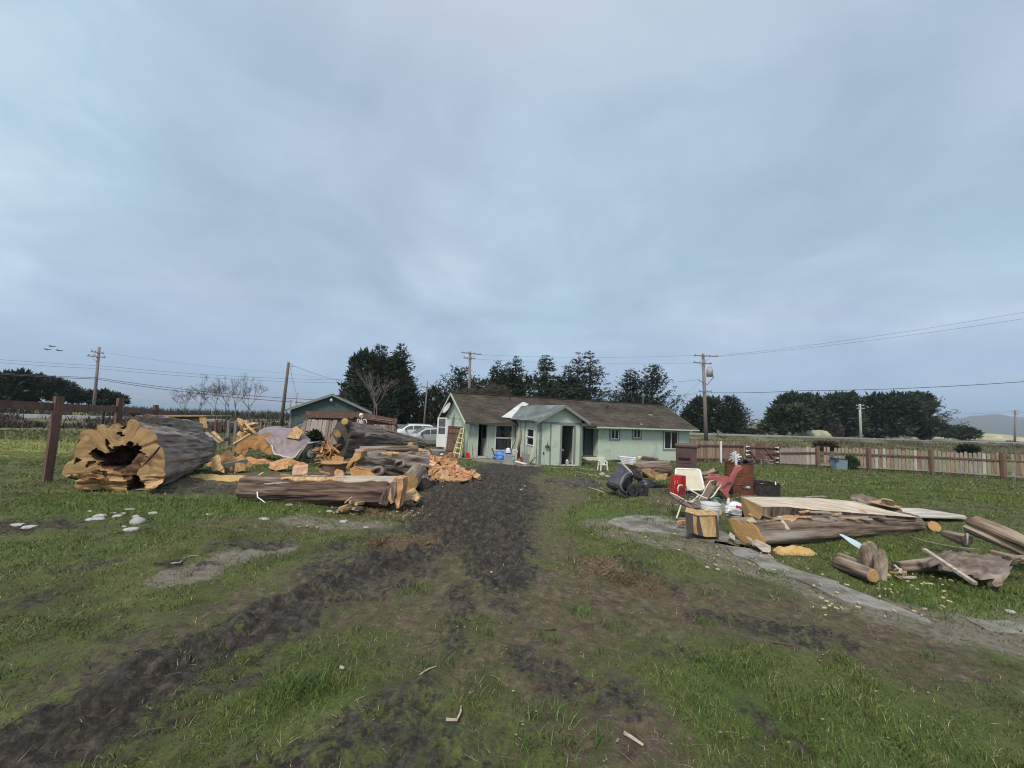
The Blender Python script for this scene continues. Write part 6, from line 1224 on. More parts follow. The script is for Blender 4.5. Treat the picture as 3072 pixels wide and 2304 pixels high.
for k, (poly_, Y, d) in enumerate((([(2268, 1628), (2256, 1622), (2280, 1640), (2288, 1645), (2262, 1640)], 5.45, .1), ([(2275, 1640), (2285, 1636), (2318, 1652), (2310, 1658), (2290, 1656)], 5.3, .2), ([(2196, 1612), (2204, 1608), (2212, 1616), (2204, 1622)], 5.7, .1), ([(2248, 1566), (2272, 1562), (2275, 1570), (2258, 1573)], 5.7, .1))):
    ext('wood_chip', ['pale chip lying at the foot of the yellow sawn face', 'largest flat pale chip on the concrete before the sawn log', 'small chip between the split block and the sawn log', 'white chip resting on the sawn log end'][k], 'wood', poly_, Y, d, slabm, tilt=.12)
# ---- block by the bucket
c_ = [(2055, 1536), (2080, 1533), (2110, 1540), (2150, 1545), (2157, 1610), (2120, 1611), (2093, 1606), (2078, 1598), (2058, 1596)]
bb = ext('chopping_block', 'square yellow split block with dark bark stripes standing by the bucket', 'wood', [(2056, 1537), (2075, 1540), (2094, 1546), (2150, 1546), (2157, 1610), (2122, 1611), (2096, 1606), (2078, 1598), (2058, 1596)], 5.85, .38, freshy)
o = bb.location.copy()
MB().prism([P(2054, 1535, 5.84) - o, P(2094, 1547, 5.83) - o, P(2152, 1546, 5.84) - o, P(2130, 1539, 6.25) - o, P(2082, 1532, 6.25) - o], (0, 0, .006)).build('sawn_top', cutw, bb)
for q in ([(2057, 1538), (2078, 1541), (2082, 1599), (2060, 1596)], [(2092, 1548), (2097, 1548), (2110, 1608), (2096, 1606), (2090, 1575)], [(2146, 1547), (2151, 1546), (2158, 1610), (2150, 1611)]): MB().prism([P(a, b_, 5.842) - o for a, b_ in q], (0, .01, 0)).build('bark_stripe', bark_dark, bb)
# ---- debris on the far right
log('short_log', 'short grey log with a yellow sawn end lying beside the path', P(2618, 1728, 4.5), P(2515, 1690, 4.95), .075, .085, 51, 30, 24, .08, .05, bark_warm, ('cut', 'dark'))
log('short_log', 'paler split log lying just behind the one with the yellow sawn end', P(2590, 1700, 4.85), P(2520, 1672, 5.2), .06, .07, 52, 24, 20, .12, .08, bark_warm, ('dark', 'dark'))
ext('bark_chunk', 'upright curved bark chunk standing on the short logs', 'wood', [(2583, 1712), (2596, 1662), (2612, 1648), (2640, 1644), (2655, 1655), (2658, 1680), (2640, 1705), (2628, 1722), (2605, 1710)], 4.75, .22, bark_warm, tilt=.12, wob=.05)
ext('bark_chunk', 'tall grey split chunk leaning right of the curved bark chunk', 'wood', [(2624, 1728), (2640, 1676), (2656, 1660), (2674, 1668), (2676, 1690), (2662, 1748), (2644, 1750), (2628, 1742)], 4.6, .16, bark_warm, tilt=.08, wob=.04)
ext('bark_tip', 'pointed yellow splinter sticking up behind the curved bark chunk', 'wood', [(2602, 1625), (2620, 1632), (2626, 1646), (2610, 1646)], 4.95, .05, freshy)
ext('metal_sheet', 'pale blue metal strip with a pointed tip stuck behind the bark chunk', 'sheet', [(2538, 1611), (2546, 1611), (2585, 1630), (2608, 1646), (2600, 1658), (2588, 1652), (2565, 1636)], 5.05, .03, mt('pale_blue_metal', (.46, .58, .68), (.56, .67, .75), .4, 6), tilt=.1)
log('rotten_log', 'broken grey log behind the tall chunk ending near the bark slab', P(2690, 1700, 4.9), P(2818, 1690, 5.0), .07, .12, 53, 30, 24, .2, .12, bark_warm, ('dark', 'dark'))
for k in range(12):
    p = P(rs.uniform(2665, 2710), rs.uniform(1700, 1740), 4.6 + rs.random() * .2); p.z = max(p.z, gz(p.x, p.y) + .01); ob = MB().beam(Vector(), Vector((rs.uniform(-.03, .16), rs.uniform(-.08, .08), rs.uniform(-.03, .05))), .025, .012).build('splinter_piece', [freshy, slabm][k % 2], None); ob.location = p; tag(ob, 'yellow splinter in the torn heap right of the tall grey chunk', 'wood', 'torn splinters')
bc = [P(2782, 1690, 4.75), P(3008, 1756, 4.35), P(3026, 1672, 4.85), P(2838, 1652, 5.1)]; o = bc[0].copy(); g = []
for i in range(13):
    row = []
    for k in range(27):
        u, v = k / 26, i / 12; p = bc[0].lerp(bc[1], u).lerp(bc[3].lerp(bc[2], u), v); w_ = .035 * n3d(u * 7, v * 4, 2) + .03 * n3d(u * 16, v * 7, 5) + .05 * math.sin(v * 3.14); ex_ = .03 * n3d(u * 9, v * 9, 9) * (2 if i in (0, 12) or k in (0, 26) else .5)
        row.append(p - o + Vector((ex_, -w_, w_ + ex_)))
    g.append(row)
mb = MB(); tcs = [(k * .024, 0, i * .03) for i in range(13) for k in range(27)]; mb.sheet(g, tc=tcs); mb.sheet([[q + Vector((0, .05, -.03)) for q in r] for r in g], tc=tcs)
for e_ in (g[0], g[-1], [r[0] for r in g], [r[-1] for r in g]): mb.sheet([[q for q in e_], [q + Vector((0, .05, -.03)) for q in e_]])
ob = mb.build('bark_slab', M('brown_bark_face', (.075, .055, .045), (.24, .185, .15), .9, 5, .9, (1.2, 1, 2.5), 'tc', lo=.34, hi=.66, detail=9, c3=(.3, .26, .22), s3=2.5), None, tc=True, smooth=True); ob.location = o; tag(ob, 'wide dark brown bark slab leaning on the grass at the far right', 'wood')
p, q = P(2772, 1648, 4.75), P(2925, 1750, 4.15); tag(MB().beam(Vector(), q - p, .045, .03).build('batten_stick', slabm, None), 'long straight batten slanting across the dark bark slab', 'stick').location = p
log('driftwood_log', 'long grey driftwood log with a knobbly left end at the right edge', P(2912, 1572, 5.6), P(3110, 1660, 5.0), .135, .13, 54, 90, 60, .22, .14, bark_warm, ('dark', 'dark'), kfreq=2.4)
log('short_log', 'low grey log lying left of the knobbly driftwood log', P(2832, 1600, 5.65), P(2900, 1622, 5.4), .06, .10, 55, 26, 20, .2, .1, bark_warm, ('dark', 'dark'))
log('driftwood_piece', 'lower grey driftwood piece between the bark slab and the driftwood log', P(2975, 1664, 5.0), P(3090, 1690, 4.7), .06, .045, 56, 24, 20, .2, .1, bark_warm, ('dark', 'dark'))
log('driftwood_piece', 'short pale driftwood stub at the lower right beside the bark slab', P(3025, 1680, 4.75), P(3068, 1676, 4.8), .05, .045, 57, 24, 16, .2, .1, bark_warm, ('dark', 'dark'))
mb = MB(); p = G(2798, 1592); mb.lathe([(.09, 0), (.09, .06), (.001, .061)], 14); ob = mb.build('log_disc', cutw, None, tc=True); ob.location = p + Vector((0, 0, .06)); ob.rotation_euler = (R(65), 0, R(-20)); tag(ob, 'small round log slice standing on the grass before the driftwood', 'log')
stick('long_reed', 'long pale reed lying over the grass towards the driftwood', [(2728, 1610), (2790, 1628), (2860, 1642), (2940, 1650)], .008, slabm)
stick('bent_twig', 'pale bent twig lying on the lush grass near the metal strip', [(2525, 1652), (2545, 1663), (2568, 1668), (2575, 1650)], .008, slabm)
stick('thin_stake', 'thin pale stake standing before the driftwood log', [(2902, 1600, 5.3), (2902, 1635, 5.25)], .012, greywood, 'stick', None, False)
# stumps behind the tipped cart
log('stump_log', 'brown log with a knotty top lying behind the tipped black cart', P(1882, 1408, 11.2), P(2004, 1406, 11.6), .26, .24, 60, 44, 36, .2, .1, bark_brown, ('cut', 'dark'), kfreq=2)
log('stump_log', 'rounded stump end rising behind the brown log', P(1932, 1392, 11.9), P(1965, 1390, 12.4), .26, .22, 61, 36, 16, .2, .1, bark_brown, ('dark', 'dark'))
ext('root_chunk', 'torn yellow root chunk under the brown log', 'wood', [(1925, 1412), (1950, 1408), (1975, 1425), (2005, 1425), (1998, 1440), (1970, 1440), (1945, 1432)], 10.9, .3, M('torn_root', (.14, .08, .04), (.45, .3, .13), .9, 5, .5), wob=.1)
for k, (px, py, r) in enumerate(((2398, 1467, .11), (2416, 1480, .09), (2376, 1476, .07))): p = P(px, py, 8.3); p.z = gz(p.x, p.y) + r * .7; ob = MB().rock((0, 0, 0), (r * 1.3, r, r), k, 12, .3).build('log_chunk', [greywood, greywood, bark_brown][k], None, smooth=True, tc=True); ob.location = p; tag(ob, ['rounded grey log chunk beside the black fire ring', 'smaller knobbly chunk right of the rounded grey one', 'dark chunk against the fire ring rim'][k], 'wood')
log('brush_log', 'heap of thin grey branches bundled behind the red plastic chair', P(2105, 1430, 11.2), P(2146, 1420, 11.4), .12, .16, 63, 26, 14, .3, .25, bark_warm, ('dark', 'dark'))
tag(MB().beam(Vector(), G(2475, 1492) - G(2420, 1494), .1, .03).build('plank', greywood, None), 'short grey plank on the grass right of the log chunks', 'plank').location = G(2420, 1494) + Vector((0, 0, .02))
# ---- river stones
stl = [('large flat white stone of the pair by the track start', 396, 1586, 44, 10), ('round grey stone touching the flat white ones', 412, 1560, 42, 22), ('long flat pale stone, upper of the left pair', 300, 1546, 36, 11), ('thin pale stone below the long flat one', 285, 1556, 50, 8), ('egg shaped pale stone near the log', 352, 1547, 28, 9), ('small white stone above the long flat pair', 270, 1533, 13, 5), ('round pale stone between the grass tufts', 408, 1548, 21, 11), ('pale oval stone at the right of the stone patch', 460, 1538, 27, 9), ('thin white stone at the back of the patch', 388, 1527, 31, 4), ('small whitish stone behind the egg shaped one', 340, 1538, 14, 5), ('pale stone left of the thin white one', 370, 1540, 15, 7), ('small white stone beside the round grey stone', 372, 1579, 14, 5), ('flat white stone alone near the left picture edge', 90, 1579, 40, 9), ('broken pale stone left of the lone flat one', 52, 1573, 40, 7), ('pale stone in the sawdust before the split log', 792, 1556, 34, 9), ('flat grey stone before the kindling bundle', 1031, 1563, 26, 7), ('pale stone at the edge of the muddy track', 1098, 1582, 20, 5), ('small grey green stone under the split log', 868, 1514, 24, 8), ('little pale stone on the grass left of the split log', 625, 1543, 18, 6), ('tiny pale stone beside the kindling', 988, 1533, 18, 8), ('pale flat stone right of the split log', 1224, 1546, 22, 5), ('white stone low on the lawn at the far right', 3030, 1832, 26, 9)]
stm = M('river_stone', (0.29, 0.285, 0.27), (0.47, 0.465, 0.44), .8, 9, .2, c3=(.2, .19, .165), s3=6, f3=(.52, .7)); stm2 = M('grey_river_stone', (0.26, 0.255, 0.24), (0.42, 0.41, 0.39), .8, 5, .1)
for k, (lb, px, py, w_, h_) in enumerate(stl):
    p = G(px, py + h_ * .5); s_ = p.y / 1154; ob = MB().rock((0, 0, h_ * s_ * .22), (w_ * s_ * .5, w_ * s_ * .36, h_ * s_ * .62), k, 14, .22).build('river_stone', stm2 if k in (1, 15, 17, 14) else stm, None, smooth=True); ob.location = p; tag(ob, lb, 'stone', 'river stones on the grass')
# ---- sticks lying in the foreground
for lb, pts, r, m_ in (('pale bleached stick lying lowest in the foreground', [(1872, 2204), (1895, 2218), (1915, 2232), (1930, 2242)], .011, 0), ('curved thin root lying left of the middle track', [(1258, 2045), (1262, 2025), (1285, 2010), (1310, 2002)], .007, 0), ('bent pale stick on the grass by the left track', [(1338, 2163), (1370, 2165), (1382, 2140), (1383, 2122)], .009, 0), ('dark thin stick lying along the right dirt patch', [(2175, 1898), (2260, 1920), (2350, 1935), (2440, 1946)], .010, 1), ('small twig lying in the wet middle track', [(1470, 1718), (1520, 1722), (1565, 1730)], .009, 0), ('curved twig arching over the wet track', [(1480, 1712), (1510, 1700), (1512, 1680), (1500, 1670)], .007, 0), ('short brown stick on the bare dirt', [(1605, 1888), (1640, 1891), (1668, 1890)], .009, 1), ('thin twig in the bare dirt beside the short brown stick', [(1430, 1930), (1435, 1910), (1445, 1938)], .006, 0), ('curled straw on the grey dirt patch at the left', [(495, 1695), (540, 1690), (556, 1672), (600, 1668)], .009, 0), ('pale curved root on the track before the house', [(1560, 1473), (1572, 1468), (1575, 1460), (1568, 1455)], .02, 0), ('flat wood chip on the left dirt by the mud', [(1020, 2006), (1032, 2010)], .012, 0), ('dark stick near the gravel path', [(2288, 1862), (2330, 1878)], .010, 1), ('pale stick at the left end of the straw patch', [(1105, 1635), (1128, 1632)], .013, 0), ('forked grey branch by the black cart', [(1765, 1465), (1790, 1472), (1812, 1480)], .02, 0), ('thin branch rising from the ash heap', [(1798, 1450), (1805, 1468)], .015, 0), ('long pale rake handle lying by the ash heap', [(1720, 1415), (1770, 1425), (1800, 1432)], .02, 0), ('brown leaf like scrap of bark on the dirt', [(1520, 1862), (1532, 1872), (1536, 1860)], .014, 1)): stick('stick', lb, pts, r, bark_dark if m_ else slabm)
# loose chips scattered over the yard: too small and many to count
chv, chf = [], []; mb = MB()
for zone, cnt_ in (((700, 1400, 1250, 1470), 150), ((880, 1500, 1260, 1590), 60), ((1230, 1430, 1420, 1470), 50), ((2100, 1600, 2420, 1720), 70), ((600, 1400, 760, 1460), 50), ((1180, 1480, 1300, 1560), 40), ((2420, 1700, 2900, 1860), 60), ((1900, 1440, 2240, 1520), 50), ((1750, 1560, 2100, 1660), 25)):
    for k in range(cnt_):
        p = G(rs.uniform(zone[0], zone[2]), rs.uniform(zone[1], zone[3])); L_ = rs.uniform(.01, .04); a = rs.uniform(0, 6.28); mb.box(p + Vector((0, 0, .03)), (L_, L_ * rs.uniform(.2, .5), .012), rot('Z', math.degrees(a)) @ rot('X', rs.uniform(-25, 25)))
tag(mb.build('wood_chips', M('pale_chip_wood', (.36, .24, .13), (.62, .50, .36), .9, 1.5, lo=.3, hi=.7), None), kind='stuff')
mb = MB()
for k in range(160):
    p = G(rs.uniform(1300, 2900), rs.uniform(1640, 2250)); L_ = rs.uniform(.003, .011); mb.rock(p + Vector((0, 0, .008)), (L_, L_ * .7, L_ * .45), k, 6, .3)
tag(mb.build('gravel', M('dull_gravel', (.13, .12, .105), (.26, .245, .22), .9, 3), None), kind='stuff')
# ================================================================ OBJECTS
def onto(ob, lb, cat, group=None): return tag(ob, lb, cat, group)
def solo(mb, name, mat, loc, lb, cat, smooth=False, group=None, rz=None, tc=False):
    ob = mb.build(name, mat, None, smooth=smooth, tc=tc); ob.location = loc
    if rz is not None: ob.rotation_euler = rz
    return tag(ob, lb, cat, group)
def wheel(T, c, ax, r, w, hub=.55, tm_=rubber, hm_=black, name='wheel'):
    ax = Vector(ax).normalized(); m_ = ax.to_track_quat('Z', 'Y').to_matrix()
    mb = MB(); mb.lathe([(r * hub, -w * .4), (r * .8, -w * .5), (r * .95, -w * .45), (r, -w * .25), (r, w * .25), (r * .95, w * .45), (r * .8, w * .5), (r * hub, w * .4)], 22, c, m_); wh = mb.build(name, tm_, T, smooth=True)
    mb = MB(); mb.lathe([(.001, -w * .2), (r * .2, -w * .3), (r * hub * .6, -w * .15), (r * hub * 1.02, -w * .36), (r * hub * 1.02, w * .36), (r * hub * .6, w * .15), (r * .2, w * .3), (.001, w * .2)], 16, c, m_); mb.build('rim', hm_, wh, smooth=True)
    return wh
# ---- vehicles
silver = M('silver_car_paint', (0.44, 0.455, 0.46), (0.50, 0.51, 0.51), 0.32, 1.5, metal=.35)
whitecar = M('white_car_paint', (0.62, 0.64, 0.65), (0.68, 0.69, 0.7), 0.3, 1.5)
carglass = M('car_window_glass', (0.05, 0.06, 0.07), (0.09, 0.105, 0.12), .06, 1, spec=.7); windsh = M('windshield_glass', (.17, .21, .22), (.25, .29, .30), .08, 1, spec=.7)
def van(label, loc, rz, paint, k=1.0, cat='van', name='minivan'):
    t_ = thing(name, label, cat, loc, rz); St = [(0, .78, .30, .62, .62), (.12, .86, .22, .74, .74), (.55, .93, .2, .92, .93), (1.0, .97, .2, 1.02, 1.06), (1.2, .98, .2, 1.06, 1.14), (1.75, .98, .2, 1.08, 1.52), (2.1, .98, .2, 1.08, 1.66), (2.8, .98, .2, 1.09, 1.71), (3.8, .98, .2, 1.10, 1.70), (4.5, .97, .2, 1.11, 1.66), (4.8, .95, .24, 1.1, 1.55), (4.98, .90, .3, 1.0, 1.12), (5.02, .86, .4, .8, .82)]
    def gl_(s_, z):    # half width at height z
        x, w, zb, zw, zt = s_; return w if z <= zw else w - (z - zw) * .36
    rings = []
    for x, w, zb, zw, zt in St:
        s_ = (x, w, zb, zw, zt); wt = gl_(s_, zt) 
        hw_ = [(-w * .93, zb), (-w, zb + .2), (-w, (zb + zw) / 2), (-w * .995, zw), (-wt, max(zw, zt - .07)), (-wt * .86, zt), (0, zt + .03), (wt * .86, zt), (wt, max(zw, zt - .07)), (w * .995, zw), (w, (zb + zw) / 2), (w, zb + .2), (w * .93, zb)]
        rings.append([Vector((x * k, y * k, z * k)) for y, z in hw_])
    mb = MB(); mb.sheet(rings); n_ = 13
    for r in (rings[0], rings[-1]): mb.add(r, [tuple(range(n_))])
    mb.sheet([[r[0], r[-1]] for r in rings]); mb.build('body', paint, t_, smooth=True)
    def sidewin(x0, x1, s_):
        def pt(x, z):
            i = max(j for j in range(len(St) - 1) if St[j][0] <= x); a, b_ = St[i], St[i + 1]; f = (x - a[0]) / (b_[0] - a[0]); c_ = [a[q] + (b_[q] - a[q]) * f for q in range(5)]
            zt = c_[4] - .13; zz_ = c_[3] + .05 + z * max(.02, zt - c_[3] - .05); return Vector((x * k, s_ * (gl_(c_, zz_) + .012) * k, zz_ * k))
        return MB().sheet([[pt(x0 + (x1 - x0) * u, 0), pt(x0 + (x1 - x0) * u, 1)] for u in (0, .33, .66, 1)]).build('window', carglass, t_)
    for s_ in (-1, 1):
        sidewin(1.55, 2.42, s_); sidewin(2.5, 3.5, s_); sidewin(3.58, 4.55, s_)
        mb = MB(); mb.box2((.02 * k, s_ * .5 * k, .58 * k), (.3 * k, s_ * .84 * k, .74 * k)); mb.build('headlight', mt('headlight_lens', (.6, .62, .64), None, .15), t_)
        MB().box2((4.93 * k, s_ * .72 * k, .8 * k), (5.0 * k, s_ * .93 * k, 1.15 * k)).build('tail_light', mt('tail_lens', (.35, .03, .03), None, .2), t_)
        MB().box((1.62 * k, s_ * 1.08 * k, 1.1 * k), (.12 * k, .2 * k, .14 * k)).build('mirror', black, t_)
        MB().box((2.7 * k, s_ * .99 * k, .55 * k), (2.0 * k, .03, .05 * k)).build('side_strip', mt('grey_strip', (.3, .31, .31), None, .5), t_)
        for x in (.95, 4.0): 
            wheel(t_, (x * k, s_ * .90 * k, .32 * k), (0, 1, 0), .33 * k, .2 * k, .68, hm_=steel)
            mb = MB(); mb.lathe([(.39 * k, -.005), (.42 * k, .012), (.39 * k, .02)], 18, (x * k, s_ * .985 * k, .34 * k), rot('X', 90)); mb.build('wheel_arch', black, t_)
    MB().sheet([[Vector((1.17 * k, -.78 * k, 1.17 * k)), Vector((1.17 * k, .78 * k, 1.17 * k))], [Vector((1.72 * k, -.72 * k, 1.535 * k)), Vector((1.72 * k, .72 * k, 1.535 * k))], [Vector((2.02 * k, -.66 * k, 1.665 * k)), Vector((2.02 * k, .66 * k, 1.665 * k))]]).build('windshield', windsh, t_)
    MB().box((.04 * k, 0, .5 * k), (.1 * k, .9 * k, .12 * k)).build('grille', black, t_); MB().box((.06 * k, 0, .33 * k), (.14 * k, 1.5 * k, .12 * k)).build('bumper', paint, t_)
    for s_ in (-1, 1): MB().beam((2.1 * k, s_ * .6 * k, 1.74 * k), (4.5 * k, s_ * .6 * k, 1.72 * k), .04 * k, .04 * k).build('roof_rail', steel, t_)
    return t_
VY = 33.0; p = P(1212, 1326, VY + 1.2); q = P(1306, 1336, VY - .4); pv = P(1222, 1332, VY - 1.0); pv.z = gz(pv.x, pv.y)
# front towards the left and a little towards the camera
van('silver minivan parked past the log pile, nearest of the two vans', (P(1203, 1330, 31.6).x, 31.6, gz(-9.1, 31.6) - .02), 28, silver, .88)
van('white van parked behind the silver minivan, only its windshield corner showing', (P(1166, 1315, 40).x, 40, gz(-13, 40) - .1), 28, whitecar, .92)
van('light grey car hidden behind the tarp, roof and window showing', (P(862, 1300, 24).x, 24, gz(-14, 24) + .05), 35, mt('light_car_paint', (.4, .45, .47), None, .35), .78, 'car', 'parked_car')
van('dark roofed vehicle half hidden left of the green garage', (P(822, 1300, 29).x, 29.5, gz(-18, 29) + .1), 15, mt('dark_car_paint', (.05, .055, .05), None, .4), .9, 'car', 'parked_car')
# ---- black wheeled trailer beside the tarp
o = P(912, 1375, 14.9); o.z = gz(o.x, o.y); tl = thing('black_cart', 'black cart with a white hubbed wheel standing half under the tarp', 'cart', o)
bx = [P(*q) - o for q in ((905, 1358, 14.8), (925, 1328, 14.9), (938, 1326, 14.9), (940, 1332, 14.9), (928, 1368, 14.9), (912, 1376, 14.8), (895, 1376, 14.8))]; MB().prism(bx, (0, .7, 0)).build('tub', black, tl)
MB().prism([P(*q) - o for q in ((924, 1327, 14.85), (939, 1325, 14.85), (939, 1329, 14.85), (924, 1331, 14.85))], (0, .5, 0)).build('rim', mt('pale_rim', (.5, .52, .53), None, .5), tl)
wheel(tl, P(931, 1359, 14.85) - o, (1, -.55, 0), .24, .12, .75, hm_=white)
# ---- skeleton on the trunk
so_ = P(1083, 1266, 14.3); sk = thing('skeleton_figure', 'white plastic skeleton bust leaning on top of the big dark trunk', 'skeleton', so_); bone = mt('bone_plastic', (.66, .63, .58), (.76, .73, .68), .5, 8)
sc_ = 14.3 / 1154
def sp_(dx, dy, d=0): return Vector((dx * sc_, d, -dy * sc_))
mb = MB(); mb.rock(sp_(-1, -19.5), (.078, .09, .085), 3, 14, .08); mb.build('skull', bone, sk, smooth=True)
MB().rock(sp_(2.5, -14.2, -.03), (.04, .05, .035), 4, 10, .1).build('jaw', bone, sk, smooth=True)
for dx in (.8, 4.0): MB().rock(sp_(dx, -18.8, -.085), (.016, .012, .018), 2, 8, 0).build('eye_socket', darkhole, sk)
mb = MB(); mb.tube([sp_(0, -13), sp_(1, -6), sp_(1, 8)], .018, 7); mb.build('spine', bone, sk, smooth=True)
for k in range(5):
    w_ = 5.5 + k * .7; mb = MB(); mb.tube([sp_(1 - w_, -6 + k * 2.2, .04), sp_(1 - w_ * .8, -5.2 + k * 2.2, -.05), sp_(1, -5 + k * 2.2, -.08), sp_(1 + w_ * .8, -5.2 + k * 2.2, -.05), sp_(1 + w_, -6 + k * 2.2, .04)], .010, 5); mb.build('rib', bone, sk, smooth=True)
for s_, e in ((-1, [(-5, -8.5), (-10, -7), (-11, 0), (-12, 7)]), (1, [(6, -8), (14, -7), (17, -1), (15, 7)])): 
    mb = MB(); mb.tube([sp_(*q) for q in e], [.014, .02, .016, .014], 6); mb.build('arm', bone, sk, smooth=True)
# ---- things along the house wall
def base(px, py): return G(px, py)
o = G(1358, 1371); gp2 = thing('gate_panel', 'dark red brown board gate leaning at the house corner', 'gate', o)
cor = [P(1335, 1368, o.y), P(1384, 1372, o.y - .1), P(1388, 1280, o.y + .35), P(1345, 1277, o.y + .35)]; bl_, br_, tr_, tl_ = [c_ - o for c_ in cor]
for i in range(7):
    f0, f1 = i / 7 + .004, (i + 1) / 7 - .004; MB().prism([bl_.lerp(br_, f0), bl_.lerp(br_, f1), tl_.lerp(tr_, f1), tl_.lerp(tr_, f0)], (0, .03, 0)).build('board', redwood, gp2)
def gq(f, h_): return bl_.lerp(br_, f).lerp(tl_.lerp(tr_, f), h_) + Vector((0, -.03, 0))
for a, b_ in (((.02, .78), (.98, .78)), ((.02, .2), (.98, .2)), ((.1, .74), (.9, .24)), ((.02, .97), (.98, .97))): MB().beam(gq(*a), gq(*b_), .04, .1).build('brace', redwood, gp2)
yel = M('yellow_fibreglass', (.60, .55, .20), (.68, .63, .28), .5, 6)
o = G(1370, 1375); ld = thing('stepladder', 'yellow stepladder leaning on the brown gate by the house corner', 'ladder', o); Yl = o.y - .25
A0, A1, B0, B1 = P(1357, 1372, Yl) - o, P(1385, 1284, Yl + .5) - o, P(1377, 1376, Yl - .1) - o, P(1393, 1284, Yl + .5) - o
for a, b_ in ((A0, A1), (B0, B1)): MB().beam(a, b_, .035, .11).build('rail', yel, ld)
MB().beam(P(1382, 1374, Yl + .5) - o, B1 + Vector((.02, .06, 0)), .03, .10).build('rail', yel, ld); MB().beam(P(1362, 1371, Yl + .55) - o, A1 + Vector((0, .06, 0)), .03, .05).build('rail', yel, ld)
for f in (.16, .33, .50, .66, .82, .98): MB().beam(A0.lerp(A1, f), B0.lerp(B1, f), .09, .035).build('step', white2, ld)
o = G(1402, 1376); gc_ = thing('gas_can', 'bright red plastic fuel can with yellow spout by the house wall', 'can', o)
mb = MB(); mb.box((0, 0, .15), (.26, .2, .3), taper=.88); mb.box((0, 0, .31), (.16, .12, .03)); mb.build('can_body', red, gc_); MB().tube([(-.07, 0, .31), (-.05, 0, .37), (.04, 0, .37), (.07, 0, .31)], .018, 6).build('handle', red, gc_); MB().tube([(.1, 0, .29), (.16, 0, .33), (.17, 0, .2), (.16, 0, .08)], .022, 7).build('spout', mt('yellow_spout', (.62, .42, .12), None, .5), gc_)
solo(MB().lathe([(.001, 0), (.09, 0), (.10, .2), (.06, .3), (.05, .36), (.001, .37)], 12), 'canister', mt('rust_orange_can', (.30, .09, .05), (.38, .16, .08), .6), G(1393, 1371) + Vector((0, .2, 0)), 'rusty orange canister standing behind the red fuel can', 'can', True)
def tool(lb, p0, p1, hm, hd, cat='tool', name='garden_tool'):
    a = P(*p0); a.z = gz(a.x, a.y) + .04; b_ = P(*p1); t_ = thing(name, lb, cat, a); MB().tube([(0, 0, .12), b_ - a], .016, 6).build('handle', hm, t_)
    if hd == 'shovel': MB().prism([(-.09, 0, .14), (.09, 0, .14), (.10, 0, -.02), (0, 0, -.06), (-.10, 0, -.02)], (0, .02, 0)).build('blade', steel, t_)
    else:
        mb = MB(); mb.beam((-.18, 0, .06), (.18, 0, .06), .03, .03)
        for k in range(8): mb.beam((-.17 + k * .048, 0, .06), (-.17 + k * .048, -.02, -.03), .012, .012)
        mb.build('head', hd, t_)
    return t_
tool('shovel with a dark handle leaning by the open house door', (1420, 1370, 21.0), (1416, 1330, 21.6), bark_dark, 'shovel'); tool('yellow handled rake leaning at the addition corner', (1588, 1385, 19.6), (1607, 1318, 20.0), yel, black); tool('grey handled rake leaning right of the yellow handled one', (1597, 1390, 19.5), (1616, 1318, 19.9), steel, rust)
def bag(lb, px, py, w_, h_, mat, seed, cat='bag', name='bag', d=.7, Y=None, amp=.22, knot=True):
    p = G(px, py) if Y is None else P(px, py, Y); s_ = p.y / 1154; W_, Hh = w_ * s_ / 2, h_ * s_; t_ = MB(); vs = []; n_, rows = 18, 12
    for i in range(rows + 1):
        f = i / rows; r = math.cos(f * 1.5) ** .6 if amp >= .4 else ((1 - .28 * f * f) if f < .68 else (.87 - (f - .68) / .32 * .62))
        for j in range(n_):
            a = 6.2832 * j / n_; k = 1 + amp * n3d(math.cos(a) * 2.2 + seed, math.sin(a) * 2.2, f * 4) + amp * .5 * n3d(math.cos(a) * 6 + seed, math.sin(a) * 6, f * 9); vs.append((W_ * r * k * math.cos(a), W_ * d * r * k * math.sin(a), Hh * f * (1 + .08 * n3d(a, f, seed))))
    t_.add(vs, [(i * n_ + j, i * n_ + (j + 1) % n_, (i + 1) * n_ + (j + 1) % n_, (i + 1) * n_ + j) for i in range(rows) for j in range(n_)] + [tuple(rows * n_ + j for j in range(n_))])
    return solo(t_, name, mat, p, lb, cat, True)
film = M('white_plastic_film', (.60, .63, .65), (.74, .76, .77), .35, 5, .25); bag('full white plastic sack left of the blue tarp', 1467, 1376, 22, 26, film, 1)
solo(MB().beam((0, 0, 0), P(1476, 1345, 20.9) - P(1484, 1368, 20.8), .1, .02), 'board_offcut', bark_dark, P(1484, 1368, 20.8), 'dark board leaning between the white sack and the window', 'wood')
blue = M('blue_tarpaulin', (.03, .13, .46), (.07, .24, .62), .45, 5, .3, lo=.3, hi=.7); bag('crumpled bright blue tarp heaped on the patio', 1502, 1382, 46, 30, blue, 2, 'tarp', 'blue_tarp', .7, None, .45)
o = G(1526, 1391); tb_ = thing('storage_tote', 'grey plastic storage tote standing on the patio edge', 'tote', o); gt = M('grey_tote_plastic', (.25, .28, .29), (.31, .34, .35), .5, 4)
s_ = o.y / 1154; mb = MB(); mb.box((0, .18, 12 * s_), (27 * s_, .38, 24 * s_), taper=1.12); mb.build('tub', gt, tb_); MB().box((0, .18, 25 * s_), (33 * s_, .46, 2.6 * s_)).build('lid', mt('pale_lid', (.4, .43, .44), None, .5), tb_); MB().box((13 * s_, -.02, 15 * s_), (1.4 * s_, .03, 6 * s_)).build('latch', white, tb_)
solo(MB().box((0, 0, .14), (.31, .26, .28), taper=1.1), 'blue_bin', mt('navy_plastic', (.03, .06, .2), (.05, .09, .26), .5), o + Vector((-.04, .18, 26.4 * s_)), 'dark blue plastic bin standing on the grey tote', 'bin')
